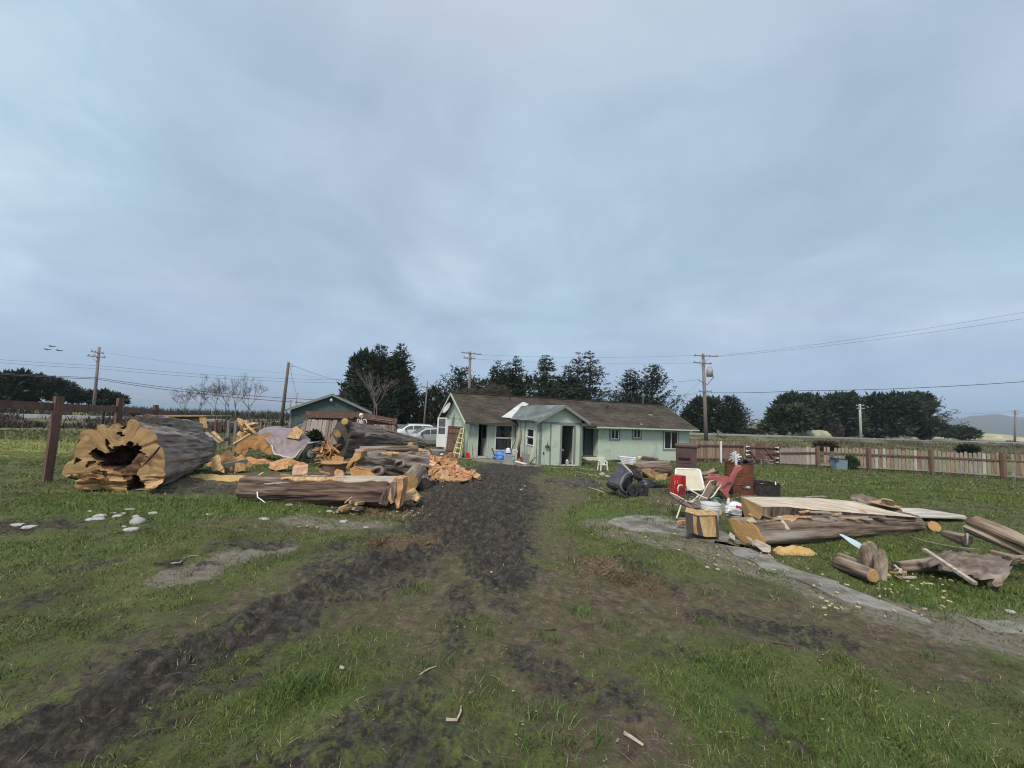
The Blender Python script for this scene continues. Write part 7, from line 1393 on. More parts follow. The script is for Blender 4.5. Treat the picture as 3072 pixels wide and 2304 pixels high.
bag('white plastic bag bulging out of the blue bin', 1524, 1358, 20, 14, film, 5, Y=o.y + .12)
c_ = P(1545, 1354, o.y + .3); solo(MB().box((0, 0, 0), (.27, .06, .19)), 'white_box', white, c_, 'white carton with a red print tilted beside the blue bin', 'box', rz=(0, R(-28), R(10)))
solo(MB().box((0, 0, 0), (.17, .004, .07)), 'print', mt('red_print', (.6, .2, .25), None, .6), (0, -.033, 0), '', ''); pr_ = [ob for ob in COL.objects if ob.name.startswith('print')][-1]; pr_.parent = [ob for ob in COL.objects if ob.name.startswith('white_box')][0]
for k_ in ('label', 'category'):
    if k_ in pr_: del pr_[k_]
tw = G(1556, 1382); a = P(1563, 1291, 21); mb = MB(); mb.tube([(0, 0, 0), P(1556, 1340, 20.4) - tw, P(1562, 1315, 20.7) - tw, a - tw], [.10, .07, .06, .055], 8); solo(mb, 'bark_strip', M('brown_bark_strip', (.13, .08, .06), (.24, .16, .12), .9, 5, .5, (3, 3, .5)), tw, 'tall twisted brown bark strip leaning on the addition wall', 'wood', True)
for lb, pts in (('dark bent rod shaped as a branch shadow left of the tall bark strip', [(1524, 1345, 21.2), (1530, 1310, 21.3), (1535, 1292, 21.3)]), ('dark rod shaped as a branch shadow below the first one', [(1536, 1346, 21), (1544, 1328, 21.1), (1550, 1306, 21.2)])): stick('branch_shadow_rod', lb, pts, .025, bark_dark, 'rod', None, False)  # dark rods stand in for curly branch shadows by the wall
bag('orange and red life vest bundle lying on the patio', 1565, 1388, 28, 17, M('orange_red_cloth', (.42, .08, .05), (.55, .2, .12), .7, 6), 6, 'vest', 'life_vest', .6, None, .4)
o = P(1580, 1392, 19.7); o.z = gz(o.x, o.y) + .03; sh = thing('shutter', 'dark grey louvred shutter leaning beside the orange vests', 'shutter', o); cs = [P(*q) - o for q in ((1570, 1388, 19.6), (1588, 1394, 19.5), (1590, 1362, 19.9), (1566, 1356, 20.0))]
shm = mt('slate_paint', (.10, .105, .12), (.15, .155, .17), .7)
for i in range(9): f0, f1 = i / 9 + .01, (i + 1) / 9 - .02; MB().prism([cs[0].lerp(cs[3], f0), cs[1].lerp(cs[2], f0), cs[1].lerp(cs[2], f1) + Vector((0, .02, 0)), cs[0].lerp(cs[3], f1) + Vector((0, .02, 0))], (0, .02, 0)).build('louvre', shm, sh)
for a, b_ in ((0, 3), (1, 2)): MB().beam(cs[a] + Vector((0, -.01, 0)), cs[b_] + Vector((0, -.01, 0)), .035, .04).build('stile', shm, sh)
solo(MB().box((0, 0, .02), (.6, .25, .03)), 'white_board', white, P(1562, 1389, 19.4) , 'white flat board lying before the orange vests', 'board', rz=(0, R(9), R(-22)))
bag('small white net bag beside the grey tote', 1545, 1390, 12, 14, film, 8)
stick('bent_branch', 'dark crooked branch at the foot of the leaning rakes', [(1590, 1392, 19.3), (1598, 1380, 19.3), (1606, 1372, 19.3), (1610, 1374, 19.3)], .03, bark_dark, 'branch', None, False)
hz = thing('wall_ornament', 'rusty round ornament hanging on the addition front wall', 'ornament', HO + hdir * hw(1641, 1338, -D).x + vdir * (-D - .06) + Vector((0, 0, hw(1641, 1338, -D).z)), HA)
MB().tube([(0, 0, 0), (0, 0, .17)], .02, 5).build('hook', rust, hz); mb = MB(); mb.rock((0, -.02, -.02), (.15, .06, .07), 5, 12, .4); mb.build('ornament_body', bark_dark, hz)
hz = thing('cord_hanger', 'small dark knob with a thin cord on the addition wall', 'ornament', HO + hdir * hw(1630, 1359, -D).x + vdir * (-D - .03) + Vector((0, 0, hw(1630, 1359, -D).z)), HA)
MB().rock((0, 0, 0), (.04, .03, .06), 2, 8, .2).build('knob', darkhole, hz); MB().tube([(0, 0, -.03), (.03, .01, -.2), (.07, .015, -.5)], .006, 4).build('cord', bark_dark, hz)
clear_ = M('hazy_film', (.30, .32, .33), (.5, .52, .53), .3, 5, .3)
ip = lambda u, v, z: HO + hdir * u + vdir * v + Vector((0, 0, z))
um = (sd_[0] + sd_[1]) / 2
solo(MB().box((0, 0, .34), (.34, .34, .68), taper=1.1), 'waste_bin', black, ip(um - .02, -D + .75, zb_ + .03), 'black bin standing inside the addition doorway', 'bin', rz=(0, 0, R(HA)))
solo(MB().box((0, 0, .05), (.3, .2, .1)), 'carton', white2, ip(um - .04, -D + .7, zb_ + .71), 'pale carton lying on the black bin in the doorway', 'box', rz=(0, 0, R(HA)))
q = ip(um + .2, -D + .35, zb_ + .04); ob = bag('clear plastic bag hanging low in the addition doorway', 1715, 1392, 11, 13, clear_, 9); ob.location = q
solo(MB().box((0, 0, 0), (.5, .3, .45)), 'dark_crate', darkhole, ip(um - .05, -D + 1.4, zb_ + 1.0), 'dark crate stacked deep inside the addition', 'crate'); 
solo(MB().lathe([(.025, 0), (.025, 1.0)], 8), 'white_pole', white2, ip(um + .12, -D + 1.2, zb_ + .9), 'white pole standing inside the addition doorway', 'pole')
hs = [(1385, 1377), (1420, 1377), (1450, 1382), (1500, 1391), (1540, 1397), (1600, 1401), (1660, 1404), (1720, 1403), (1790, 1412)]; stick('garden_hose', 'pale green garden hose lying along the patio edge', hs, .018, mt('hose_green', (.22, .29, .26), (.30, .36, .32), .6), 'hose')
stick('hose_end', 'dark cable trailing from the addition door sill', [(1712, 1398), (1705, 1403), (1690, 1404), (1668, 1400)], .02, black, 'cable')
bag('dark doormat bundle at the foot of the addition wall', 1674, 1403, 20, 4, black, 10, 'mat', 'doormat', .6)
# ---- white plastic chair
o = G(1808, 1412); ch = thing('plastic_chair', 'white plastic garden chair standing on the grass before the dark door', 'chair', o, 12); cw = M('cream_plastic', (.62, .62, .52), (.70, .70, .61), .45, 5); k = .66
MB().box((0, 0, .42 * k), (.46 * k, .44 * k, .03)).build('seat', cw, ch)
for sx in (-1, 1):
    for sy in (-1, 1): mb = MB(); mb.beam((sx * .26 * k, sy * .25 * k, 0), (sx * .21 * k, sy * .2 * k, (.66 if sy < 0 else .62) * k), .05, .055); mb.build('leg', cw, ch)
    mb = MB(); mb.beam((sx * .235 * k, -.24 * k, .645 * k), (sx * .245 * k, .24 * k, .68 * k), .06, .03); mb.build('armrest', cw, ch)
mb = MB(); mb.beam((-.24 * k, .26 * k, .86 * k), (.24 * k, .26 * k, .86 * k), .03, .09); mb.build('backrest', cw, ch)
for i in range(7): MB().beam((-.2 * k + i * .066 * k, .21 * k, .43 * k), (-.2 * k + i * .066 * k, .26 * k, .84 * k), .02, .032).build('slat', cw, ch)
# ---- items on the brown log behind the cart
pb = P(1876, 1388, 11.0)
for i in range(4): solo(MB().box((0, 0, 0), (.40 - .03 * (i % 2), .3, .035)).box((0, 0, .022), (.42 - .03 * (i % 2), .32, .01)), 'white_tray', white, pb + Vector((.01 * (i % 3), 0, -.0 + i * .045)), ['lowest white tray of the stack on the brown log', 'second white tray of the stack on the brown log', 'third white tray of the stack on the brown log', 'top white tray of the stack on the brown log'][i], 'tray', group='stack of white trays', rz=(0, R(3), R(-12 + i * 4)))
solo(MB().lathe([(.001, 0), (.06, 0), (.065, .02), (.06, .12), (.055, .16), (.04, .18), (.001, .185)], 14), 'plastic_jug', M('clear_blue_plastic', (.45, .52, .58), (.6, .66, .7), .2, 5), P(1902, 1391, 10.9), 'clear plastic jug standing at the end of the white trays', 'jug', True)
solo(MB().lathe([(.001, 0), (.042, 0), (.042, .12), (.036, .135), (.001, .136)], 14), 'yellow_can', M('yellow_can_paint', (.62, .52, .2), (.7, .62, .32), .5, 20), P(1918, 1383, 11.4), 'small yellow can standing on the brown log', 'can', True)
bag('crumpled black plastic sheet lying behind the cart wheels', 1938, 1466, 62, 28, M('black_sheet', (.012, .013, .018), (.05, .055, .07), .35, 8, .4), 12, 'sheet', 'plastic_sheet', .6, None, .5)
solo(MB().rock((0, 0, .05), (.12, .1, .08), 3, 12, .35), 'rubble_stone', stm2, G(1806, 1428), 'grey broken stone on the edge of the ash heap', 'stone', True); solo(MB().rock((0, 0, .03), (.10, .07, .05), 7, 12, .35), 'rubble_stone', stm2, G(1822, 1432), 'smaller grey stone right of the broken one', 'stone', True)
solo(MB().prism([P(1842, 1381, 10.6) - P(1860, 1385, 10.6), P(1862, 1381, 10.6) - P(1860, 1385, 10.6), P(1864, 1388, 10.6) - P(1860, 1385, 10.6), P(1850, 1386, 10.6) - P(1860, 1385, 10.6)], (0, .2, 0)), 'black_tray', black, P(1860, 1385, 10.6), 'thin black tray sticking out left of the white trays', 'tray')
# ---- tipped garden cart
import bmesh
o = G(1880, 1486); ct = thing('garden_cart', 'black poly garden cart tipped on its side, wheels in the air', 'cart', o); oy = o.y
def cp(px, py, dy): return P(px, py, oy + dy) - o
pts = [cp(1862, 1387, .45), cp(1820, 1444, .0), cp(1817, 1459, .05), cp(1862, 1463, -.25), cp(1897, 1421, .1), cp(1858, 1481, -.1), cp(1900, 1440, .3), cp(1886, 1474, .0), cp(1880, 1395, .8), cp(1835, 1440, .6), cp(1850, 1470, .5)]
bm = bmesh.new(); [bm.verts.new(p) for p in pts]; bmesh.ops.convex_hull(bm, input=bm.verts); bmesh.ops.bevel(bm, geom=bm.edges[:], offset=.025, segments=2, affect='EDGES'); me = bpy.data.meshes.new('tub'); bm.to_mesh(me); bm.free(); me.materials.append(M('scuffed_black_poly', (.018, .021, .026), (.075, .085, .10), .55, 4, .2, lo=.4, hi=.75)); ob = bpy.data.objects.new('tub', me); COL.objects.link(ob); ob.parent = ct
gf = mt('frame_grey', (.10, .10, .105), (.16, .16, .16), .6)
MB().tube([cp(1893, 1420, .0), cp(1878, 1422, -.12), cp(1868, 1436, -.28), cp(1861, 1455, -.36), cp(1866, 1470, -.34), cp(1876, 1479, -.3)], .03, 8).build('handle', gf, ct, smooth=True)
mb = MB(); mb.beam(cp(1866, 1389, .42), cp(1899, 1423, .08), .035, .03); mb.build('rim', mt('pale_rim2', (.42, .41, .4), None, .6), ct)
for px, py, dy, ax, r in ((1911, 1425, .15, (.42, -.45, .72), .15), (1898, 1472, -.12, (.25, -.95, .15), .155), (1925, 1471, .05, (.25, -.95, .15), .165), (1867, 1484, -.25, (.5, -.3, .8), .15)): wheel(ct, cp(px, py, dy), ax, r, .11, .45, hm_=black)
MB().beam(cp(1867, 1480, -.2), cp(1898, 1472, -.1), .03, .03).build('axle', gf, ct); MB().beam(cp(1911, 1425, .15), cp(1925, 1471, .05), .03, .03).build('axle', gf, ct)
# ---- wheelie bin
o = P(2058, 1428, 11.3); o.z = gz(o.x, o.y); wb = thing('wheelie_bin', 'tall brown wheelie bin with a domed lid behind the white framed panel', 'bin', o, -24); wbm = M('brown_bin_plastic', (.075, .042, .036), (.115, .07, .058), .6, 3)
s_ = 11.3 / 1154; tz = P(2058, 1341, 11.3).z - o.z; mb = MB(); mb.box((0, .3, tz / 2 + .02), (.50, .52, tz - .04), taper=1.14); mb.build('bin_body', wbm, wb)
mb = MB(); mb.box((0, .3, tz + .025), (.62, .66, .05)); mb.box((0, .28, tz + .065), (.56, .56, .05), taper=.85); mb.build('lid', wbm, wb)
MB().tube([(.24, .66, tz - .02), (.34, .70, tz - .03), (.34, .66, tz - .03)], .03, 8).build('handle', black, wb); MB().box((-.05, .0, tz * .72), (.32, .03, .05)).build('label_panel', darkhole, wb); MB().box((0, .02, tz * .62), (.5, .03, .02)).build('band', wbm, wb)
for sx in (-1, 1): wheel(wb, (sx * .24, .58, .12), (1, 0, 0), .12, .06)
# ---- white framed panel
o = P(2068, 1471, 9.9); o.z = gz(o.x, o.y); wp = thing('framed_panel', 'beige panel in a white tube frame standing behind the red crate', 'panel', o); c4 = [P(*q) - o for q in ((2026, 1470, 9.9), (2113, 1470, 9.8), (2099, 1409, 10.3), (2028, 1406, 10.4))]
def rpath(c, rr_=.06):
    out = []
    for i in range(4):
        p, a, b_ = c[i], c[i - 1], c[(i + 1) % 4]; da, db = (a - p).normalized(), (b_ - p).normalized(); q0, q1 = p + da * rr_, p + db * rr_
        for k in range(5): f = k / 4; out.append(q0 * (1 - f) ** 2 + p * 2 * f * (1 - f) + q1 * f * f)
    return out
MB().tube(rpath(c4), .028, 8, closed=True).build('frame', white, wp, smooth=True); MB().prism(rpath([c_ * 1 for c_ in c4]), (0, .015, 0)).build('panel_board', M('beige_panel', (.48, .43, .33), (.58, .53, .42), .8, 3, c3=(.5, .36, .27), s3=1.5, f3=(.58, .7)), wp)
for i in (0, 1): MB().beam(c4[i], c4[i] + Vector((.02, .25, -.18)), .03, .03).build('leg', white, wp)
# ---- red milk crate standing on end
o = G(2034, 1486); cr = thing('milk_crate', 'bright red plastic milk crate standing on end', 'crate', o, 38); s_ = o.y / 1154
Wc, Dc, Hc = 31 * s_, 31 * s_, 58 * s_; e = .03
for i, (sx, sy) in enumerate(((-1, -1), (1, -1), (1, 1), (-1, 1))): MB().box((sx * (Wc / 2 - e / 2), sy * (Dc / 2 - e / 2), Hc / 2), (e, e, Hc)).build('corner_post', red, cr)
def lattice(a, ux, uz, w_, h_, nx_, nz_):
    mb = MB(); a = Vector(a); ux, uz = Vector(ux), Vector(uz)
    for zb_2, hh in ((0, .055), (h_ - .075, .075)): mb.beam(a + uz * (zb_2 + hh / 2), a + uz * (zb_2 + hh / 2) + ux * w_, .012, hh, up=uz)
    for i in range(nx_ + 1): mb.beam(a + ux * w_ * i / nx_ + uz * .03, a + ux * w_ * i / nx_ + uz * (h_ - .03), .011, .014, up=ux)
    for j in range(nz_ + 1): mb.beam(a + uz * (.03 + (h_ - .06) * j / nz_), a + uz * (.03 + (h_ - .06) * j / nz_) + ux * w_, .011, .014, up=uz)
    for i in range(nx_):
        for j in range(nz_):
            if (i + j) % 3 == 0: mb.beam(a + ux * w_ * i / nx_ + uz * (.03 + (h_ - .06) * j / nz_), a + ux * w_ * (i + 1) / nx_ + uz * (.03 + (h_ - .06) * (j + 1) / nz_), .011, .012)
    return mb
for a, ux, w_ in (((-Wc / 2 + e, -Dc / 2 + .01, 0), (1, 0, 0), Wc - 2 * e), ((-Wc / 2 + .01, Dc / 2 - e, 0), (0, -1, 0), Dc - 2 * e), ((Wc / 2 - .01, -Dc / 2 + e, 0), (0, 1, 0), Dc - 2 * e)): lattice(a, ux, (0, 0, 1), w_, Hc, 6, 9).build('lattice_side', red, cr)
MB().box((0, 0, Hc - .006), (Wc - .01, Dc - .01, .012)).build('top_panel', red, cr); MB().box((0, 0, .008), (Wc - .02, Dc - .02, .012)).build('bottom_panel', red, cr)
# ---- sling lounge chair
o = G(2070, 1556); lc = thing('lounge_chair', 'old white tube lounge chair with a brown mesh sling, overgrown with cords', 'chair', o); Yc = o.y
def lp_(px, py, dy=0): return P(px, py, Yc + dy) - o
cream = M('cream_tube', (.55, .50, .38), (.64, .6, .48), .5, 6); sling = M('brown_mesh', (.13, .085, .065), (.27, .20, .155), .85, 30, .2)
near = [(2012, 1484, .1), (2022, 1494, 0), (2045, 1512, -.05), (2075, 1526, -.1), (2100, 1524, -.1), (2118, 1508, -.1), (2132, 1484, 0), (2146, 1462, .15), (2164, 1456, .3)]
farp = [(2010, 1478, .55), (2030, 1486, .5), (2055, 1502, .45), (2075, 1508, .45), (2095, 1500, .45), (2110, 1480, .5), (2120, 1460, .55), (2130, 1444, .65), (2140, 1442, .7)]
rows = [[lp_(*n_).lerp(lp_(*f_2), k / 5) + Vector((0, 0, -.02 * math.sin(k / 5 * 3.14))) for k in range(6)] for n_, f_2 in zip(near, farp)]
MB().sheet(rows[:8]).build('sling', sling, lc, smooth=True)
for r in (near, farp): MB().tube([lp_(*q) for q in r], .013, 6).build('side_rail', bark_dark if r is near else cream, lc, smooth=True)
MB().tube([lp_(2062, 1466, .45), lp_(2085, 1478, .3), lp_(2110, 1492, .1), (lp_(2128, 1497, 0)), lp_(2140, 1488, .0), lp_(2152, 1470, .1), lp_(2163, 1455, .25)], .014, 7).build('arm_tube', cream, lc, smooth=True)
MB().tube([lp_(2035, 1480, .1), lp_(2033, 1466, .1), lp_(2037, 1456, .1), lp_(2045, 1455, .1), lp_(2050, 1462, .1)], .014, 7).build('arm_tube', cream, lc, smooth=True)
for a, b_ in (((2043, 1516, -.05), (2029, 1556, -.25)), ((2016, 1500, .4), (2006, 1517, .55)), ((2090, 1526, .0), (2089, 1545, .0)), ((2098, 1485, .4), (2072, 1508, .35))):
    z_ = lp_(*b_); MB().tube([lp_(*a), z_], .014, 7).build('leg', cream, lc)
for pts in ([(2036, 1488, 0), (2040, 1470, 0), (2046, 1456, 0), (2054, 1470, 0), (2056, 1490, -.05), (2050, 1505, -.1)], [(2050, 1456, .05), (2058, 1458, .05), (2062, 1480, .0), (2064, 1505, -.08), (2080, 1520, -.15), (2092, 1516, -.15), (2080, 1512, -.15), (2060, 1508, -.1)], [(2036, 1504, -.1), (2042, 1497, -.1), (2050, 1503, -.12), (2044, 1509, -.12)]): MB().tube([lp_(*q) for q in pts], .008, 5).build('cord', black, lc, smooth=True)
# ---- red plastic chair
o = G(2195, 1503); rc = thing('red_chair', 'faded red plastic lawn chair facing left before the rusty drum', 'chair', o); Yr = o.y
def rp(px, py, dy=0): return P(px, py, Yr + dy) - o
def slabp(name, pts, d): return MB().prism([rp(*q) for q in pts], d).build(name, pinkred, rc)
for dy in (0, .5): slabp('armrest', [(2126, 1434 - dy * 14, dy), (2134, 1429 - dy * 14, dy), (2188, 1436 - dy * 12, dy), (2194, 1443 - dy * 12, dy), (2188, 1447 - dy * 12, dy), (2130, 1440 - dy * 14, dy)], (0, .07, 0))
bp = [(2188, 1446), (2194, 1436), (2205, 1416), (2212, 1402), (2224, 1401), (2228, 1405), (2218, 1412), (2208, 1426), (2198, 1450)]
for k in range(5): slabp('back_slat', [(a, b_ - k * 1.0, .05 + k * .11) for a, b_ in bp], (0, .09, 0))
slabp('seat', [(2140, 1466, .05), (2155, 1462, .05), (2180, 1470, .05), (2190, 1450, .05), (2196, 1455, .05), (2184, 1480, .05), (2160, 1472, .05)], (0, .5, 0))
slabp('leg', [(2158, 1468, -.02), (2178, 1470, -.02), (2186, 1480, -.02), (2192, 1501, -.02), (2186, 1502, -.02), (2172, 1484, -.02)], (0, .06, 0)); slabp('leg', [(2122, 1440, .0), (2130, 1442, .0), (2126, 1470, .0), (2112, 1492, 0), (2108, 1490, 0), (2118, 1465, 0)], (0, .06, 0)); slabp('leg', [(2190, 1448, .5), (2198, 1452, .5), (2180, 1478, .5), (2175, 1474, .5)], (0, .06, 0)); slabp('leg', [(2124, 1436, .52), (2132, 1438, .52), (2128, 1478, .52), (2122, 1478, .52)], (0, .06, 0))
# ---- rusty drum, fire ring and the junk on it
o = G(2240, 1487); dr_ = thing('oil_drum', 'rusty steel drum with a burnt hole near its base', 'drum', o); dh_ = P(2240, 1392, o.y).z - o.z; rd = 38 * o.y / 1154
MB().lathe([(.001, .01), (rd, .01), (rd, dh_ * .30), (rd * 1.03, dh_ * .32), (rd, dh_ * .34), (rd, dh_ * .58), (rd * 1.03, dh_ * .60), (rd, dh_ * .62), (rd, dh_ * .98), (rd * 1.03, dh_), (rd * .97, dh_), (rd * .96, dh_ * .9), (.001, dh_ * .88)], 36, (0, rd, 0)).build('drum_body', rust, dr_, smooth=False)
mb = MB(); hp = []
for a, b_ in ((2222, 1458), (2232, 1450), (2252, 1453), (2268, 1458), (2274, 1470), (2255, 1476), (2240, 1472), (2228, 1468)):
    q = P(a, b_, o.y) - o; xx = max(-rd * .98, min(rd * .98, q.x)); hp.append(Vector((xx, rd - math.sqrt(rd * rd - xx * xx) - .008, q.z)))
MB().prism(hp, (0, .012, 0)).build('burnt_hole', darkhole, dr_); MB().rock(Vector((.03, -.01, dh_ * .26)), (.07, .02, .035), 3, 9, .5).build('foil_scrap', mt('foil', (.4, .43, .43), None, .3), dr_)
o2 = G(2318, 1490); fr_ = thing('fire_ring', 'low black burnt steel fire ring beside the rusty drum', 'fire ring', o2); r_ = 45 * o2.y / 1154; h_ = P(2318, 1455, o2.y).z - o2.z
MB().lathe([(r_, 0), (r_ * 1.0, h_ * .95), (r_ * 1.04, h_), (r_ * .96, h_), (r_ * .94, h_ * .3), (.001, h_ * .25)], 30, (0, r_, 0)).build('ring_wall', burnt, fr_, smooth=False); MB().box((0, r_ * .9, h_ * .45), (r_ * 1.3, r_ * .9, h_ * .3)).build('ash', asht, fr_)
for k, (px, py, px2, py2) in enumerate(((2326, 1445, 2328, 1463), (2340, 1456, 2354, 1450), (2282, 1451, 2290, 1450))): a = P(px, py, o2.y + .2); solo(MB().beam((0, 0, 0), P(px2, py2, o2.y + .15) - a, .025, .025), 'scrap_stick', [white2, freshy, greywood][k], a, ['short white stick standing in the fire ring', 'pale wood scrap on the far rim of the fire ring', 'grey scrap on the fire ring rim by the drum'][k], 'stick')
o3 = P(2205, 1372, o.y + .1); pw = thing('pinwheel', 'white star shaped plastic pinwheel stuck on the drum', 'ornament', o3); s_ = o3.y / 1154
for k in range(11):
    a = k * 6.2832 / 11 + .2; L_ = (15 if k % 2 else 18) * s_; d = Vector((math.cos(a) * L_, -.03 * math.sin(3 * a), math.sin(a) * L_)); n_ = Vector((-math.sin(a), .3, math.cos(a))) * .022; MB().prism([d * .08 - n_ * .6, d - n_ * .8, d * 1.06, d + n_ * .8, d * .08 + n_ * .6], (0, .012, 0)).build('petal', white, pw)
MB().box((0, -.03, -.02), (.05, .03, .36), rot('Y', -4)).build('stem_board', white, pw); MB().tube([(.02, .02, -.1), (.04, .05, -.32)], .012, 6).build('stem', steel, pw)
mb = MB(); o4 = P(2236, 1392, o.y + .3)
for k in range(14): a = P(random.uniform(2205, 2250), random.uniform(1378, 1392), o.y + random.uniform(.1, .5)) - o4; b_ = P(random.uniform(2215, 2268), random.uniform(1378, 1396), o.y + random.uniform(.1, .5)) - o4; mb.tube([a, a.lerp(b_, .5) + Vector((0, 0, random.uniform(-.03, .06))), b_], random.uniform(.012, .03), 6)
mb.box((.1, 0, .08), (.16, .14, .08)); tg = solo(mb, 'scrap_tangle', black, o4, 'black tangle of bent scrap lying on the rusty drum', 'scrap')
solo(MB().beam((0, 0, 0), P(2270, 1389, o.y + .1) - P(2232, 1394, o.y + .1), .03, .03), 'metal_bar', burnt, P(2232, 1394, o.y + .1), 'bent dark bar lying across the drum rim', 'bar')
o5 = G(2180, 1490); solo(MB().box((0, .2, .13), (.30, .3, .26), taper=1.1), 'black_tub', black, P(2184, 1488, o5.y + .3) - Vector((0, 0, .0)), 'small black plastic tub left of the rusty drum', 'tub')
# ---- bucket
o = G(2142, 1583); bk = thing('bucket', 'white ribbed plastic bucket behind the yellow chopping block', 'bucket', o); s_ = o.y / 1154; rt, rb, hb = 26 * s_, 20.5 * s_, 66 * s_
bkm = M('dirty_white_plastic', (.66, .67, .66), (.78, .79, .78), .45, 4)
MB().lathe([(.001, .006), (rb, 0), (rb + (rt - rb) * .72, hb * .72), (rt, hb * .73), (rt * .985, hb * .79), (rt * 1.03, hb * .80), (rt * 1.0, hb * .85), (rt * 1.04, hb * .86), (rt * 1.02, hb * .93), (rt * 1.06, hb * .95), (rt * 1.06, hb), (rt * .98, hb), (rt * .96, hb * .8), (rb * .95, .02), (.001, .02)], 32, (0, rb, 0)).build('bucket_body', bkm, bk, smooth=False)
mb = MB(); lg = []
for j in range(7):
    row = []
    for a in (-120, -112, -104, -96, -88, -80): 
        f = .14 + .5 * j / 6; rr_ = (rb + (rt - rb) * f * .97) * 1.006; row.append((rr_ * math.cos(R(a)), rb + rr_ * math.sin(R(a)), hb * f))
    lg.append(row)
MB().sheet(lg).build('print_panel', mt('label_print', (.52, .53, .53), (.34, .35, .36), .6, 30, lo=.5, hi=.62), bk)
def onb(a, f, k=1.014): rr_ = (rb + (rt - rb) * f * .97) * k; return Vector((rr_ * math.cos(R(a)), rb + rr_ * math.sin(R(a)), hb * f))
MB().tube([onb(-104 + 9 * math.cos(q), .43 + .09 * math.sin(q)) for q in np.linspace(0, 6.283, 15)[:-1]], .0035, 4, closed=True).build('print_ring', mt('print_grey', (.2, .2, .21), None, .6), bk); MB().prism([onb(-110, .47), onb(-100, .43), onb(-100, .39), onb(-107, .43)], (0, -.002, 0)).build('print_mark', MAT['print_grey'], bk)
for f0 in (.2, .25, .56, .6): MB().sheet([[onb(-117 + 28 * i / 5, f0, 1.012) for i in range(6)], [onb(-117 + 28 * i / 5, f0 + .02, 1.012) for i in range(6)]]).build('print_line', MAT['print_grey'], bk)
for a0_ in range(7): MB().sheet([[onb(-76 + 30 * i / 5, .2 + a0_ * .06, 1.008) for i in range(6)], [onb(-76 + 30 * i / 5, .215 + a0_ * .06, 1.008) for i in range(6)]]).build('print_line', mt('print_faint', (.42, .42, .43), None, .6), bk)
# ---- bags behind the bucket
clear = M('milky_plastic', (.42, .47, .47), (.56, .6, .6), .3, 5, .2); ob = bag('milky plastic bag with a green top edge behind the bucket', 2138, 1545, 46, 50, clear, 14, amp=.15, d=.5); oc = ob.location.copy()
grn = MB().beam((-.08, -.02, 50 * oc.y / 1154 * .98), (.12, .0, 50 * oc.y / 1154 * 1.0), .03, .03).build('green_edge', mt('green_print', (.15, .5, .15), None, .5), ob); MB().rock((.07, -.1, .07), (.05, .03, .07), 5, 10, .2).build('yellow_patch', mt('yellow_print', (.6, .58, .15), None, .5), ob)
ob = bag('white plastic bag with a red print lying by the slab', 2205, 1532, 56, 26, film, 15, amp=.25, d=.5); oc = ob.location.copy(); s_ = oc.y / 1154
MB().tube([(-20 * s_, 0, 20 * s_), (-19 * s_, 0, 36 * s_)], [.04, .015], 7).build('bag_ear', film, ob); MB().prism([(-5 * s_, -14 * s_ - .01, 12 * s_), (13 * s_, -13 * s_ - .01, 9 * s_), (12 * s_, -13 * s_ - .01, 15 * s_), (-5 * s_, -14 * s_ - .01, 19 * s_)], (0, .01, 0)).build('red_print', mt('crimson_print', (.6, .03, .1), None, .5), ob)
bag('grey crumpled plastic beside the bucket foot', 2205, 1548, 44, 18, M('grey_film', (.1, .11, .1), (.35, .38, .37), .4, 6, .4), 16, amp=.5); bag('pale crumpled film between bucket and slab', 2188, 1540, 22, 14, film, 17, amp=.4)
stick('white_tube', 'thin white tube lying between the red chair and the slab', [(2188, 1486), (2226, 1500)], .012, white, 'tube'); stick('white_tube', 'second thin white tube lying just above the other', [(2192, 1482), (2222, 1491)], .009, white, 'tube')
solo(MB().lathe([(.001, 0), (.05, 0), (.05, .05), (.001, .06)], 10), 'blue_disc', mt('blue_cap_plastic', (.02, .04, .22), None, .5), G(2160, 1492), 'small dark blue cap lying under the red chair', 'cap', True)
ext('split_wedge', 'orange split wedge on the concrete left of the yellow chopping block', 'wood', [(2030, 1568), (2040, 1564), (2056, 1564), (2056, 1572), (2034, 1574)], 6.35, .1, fresh); ext('split_wedge', 'grey split wedge behind the orange one by the chopping block', 'wood', [(2032, 1558), (2045, 1555), (2056, 1557), (2056, 1562), (2036, 1563)], 6.5, .1, bark_brown)
# ---- bins and plant at the picket fence
o = G(2525, 1409); s_ = o.y / 1154; bb_ = M('blue_grey_bin', (.16, .22, .27), (.22, .28, .33), .6, 3); nv = mt('navy_lid', (.03, .05, .09), None, .6)
t_ = thing('blue_bin', 'blue grey tub with a navy rim standing before the picket fence', 'bin', o); MB().box((0, .2, 15 * s_), (32 * s_, .45, 31 * s_), taper=1.1).build('tub', bb_, t_); MB().box((-1 * s_, .2, 31 * s_), (38 * s_, .52, 3 * s_), rot('Y', 4)).build('rim', nv, t_); MB().box((-15 * s_, -.05, 26 * s_), (8 * s_, .06, 7 * s_)).build('handle', nv, t_)
o = G(2564, 1410); t_ = thing('blue_bin', 'second blue grey tub tipped under a green plant by the picket fence', 'bin', o); MB().prism([(-22 * s_, 0, 0), (20 * s_, 0, 0), (26 * s_, 0, 18 * s_), (0, 0, 30 * s_), (-22 * s_, 0, 31 * s_)], (0, .5, 0)).build('tub', bb_, t_); MB().beam((-2 * s_, -.02, 31 * s_), (27 * s_, -.02, 18 * s_), .04, .05).build('rim', nv, t_); MB().box((-20 * s_, -.02, 15 * s_), (5 * s_, .05, 30 * s_)).build('corner', nv, t_)
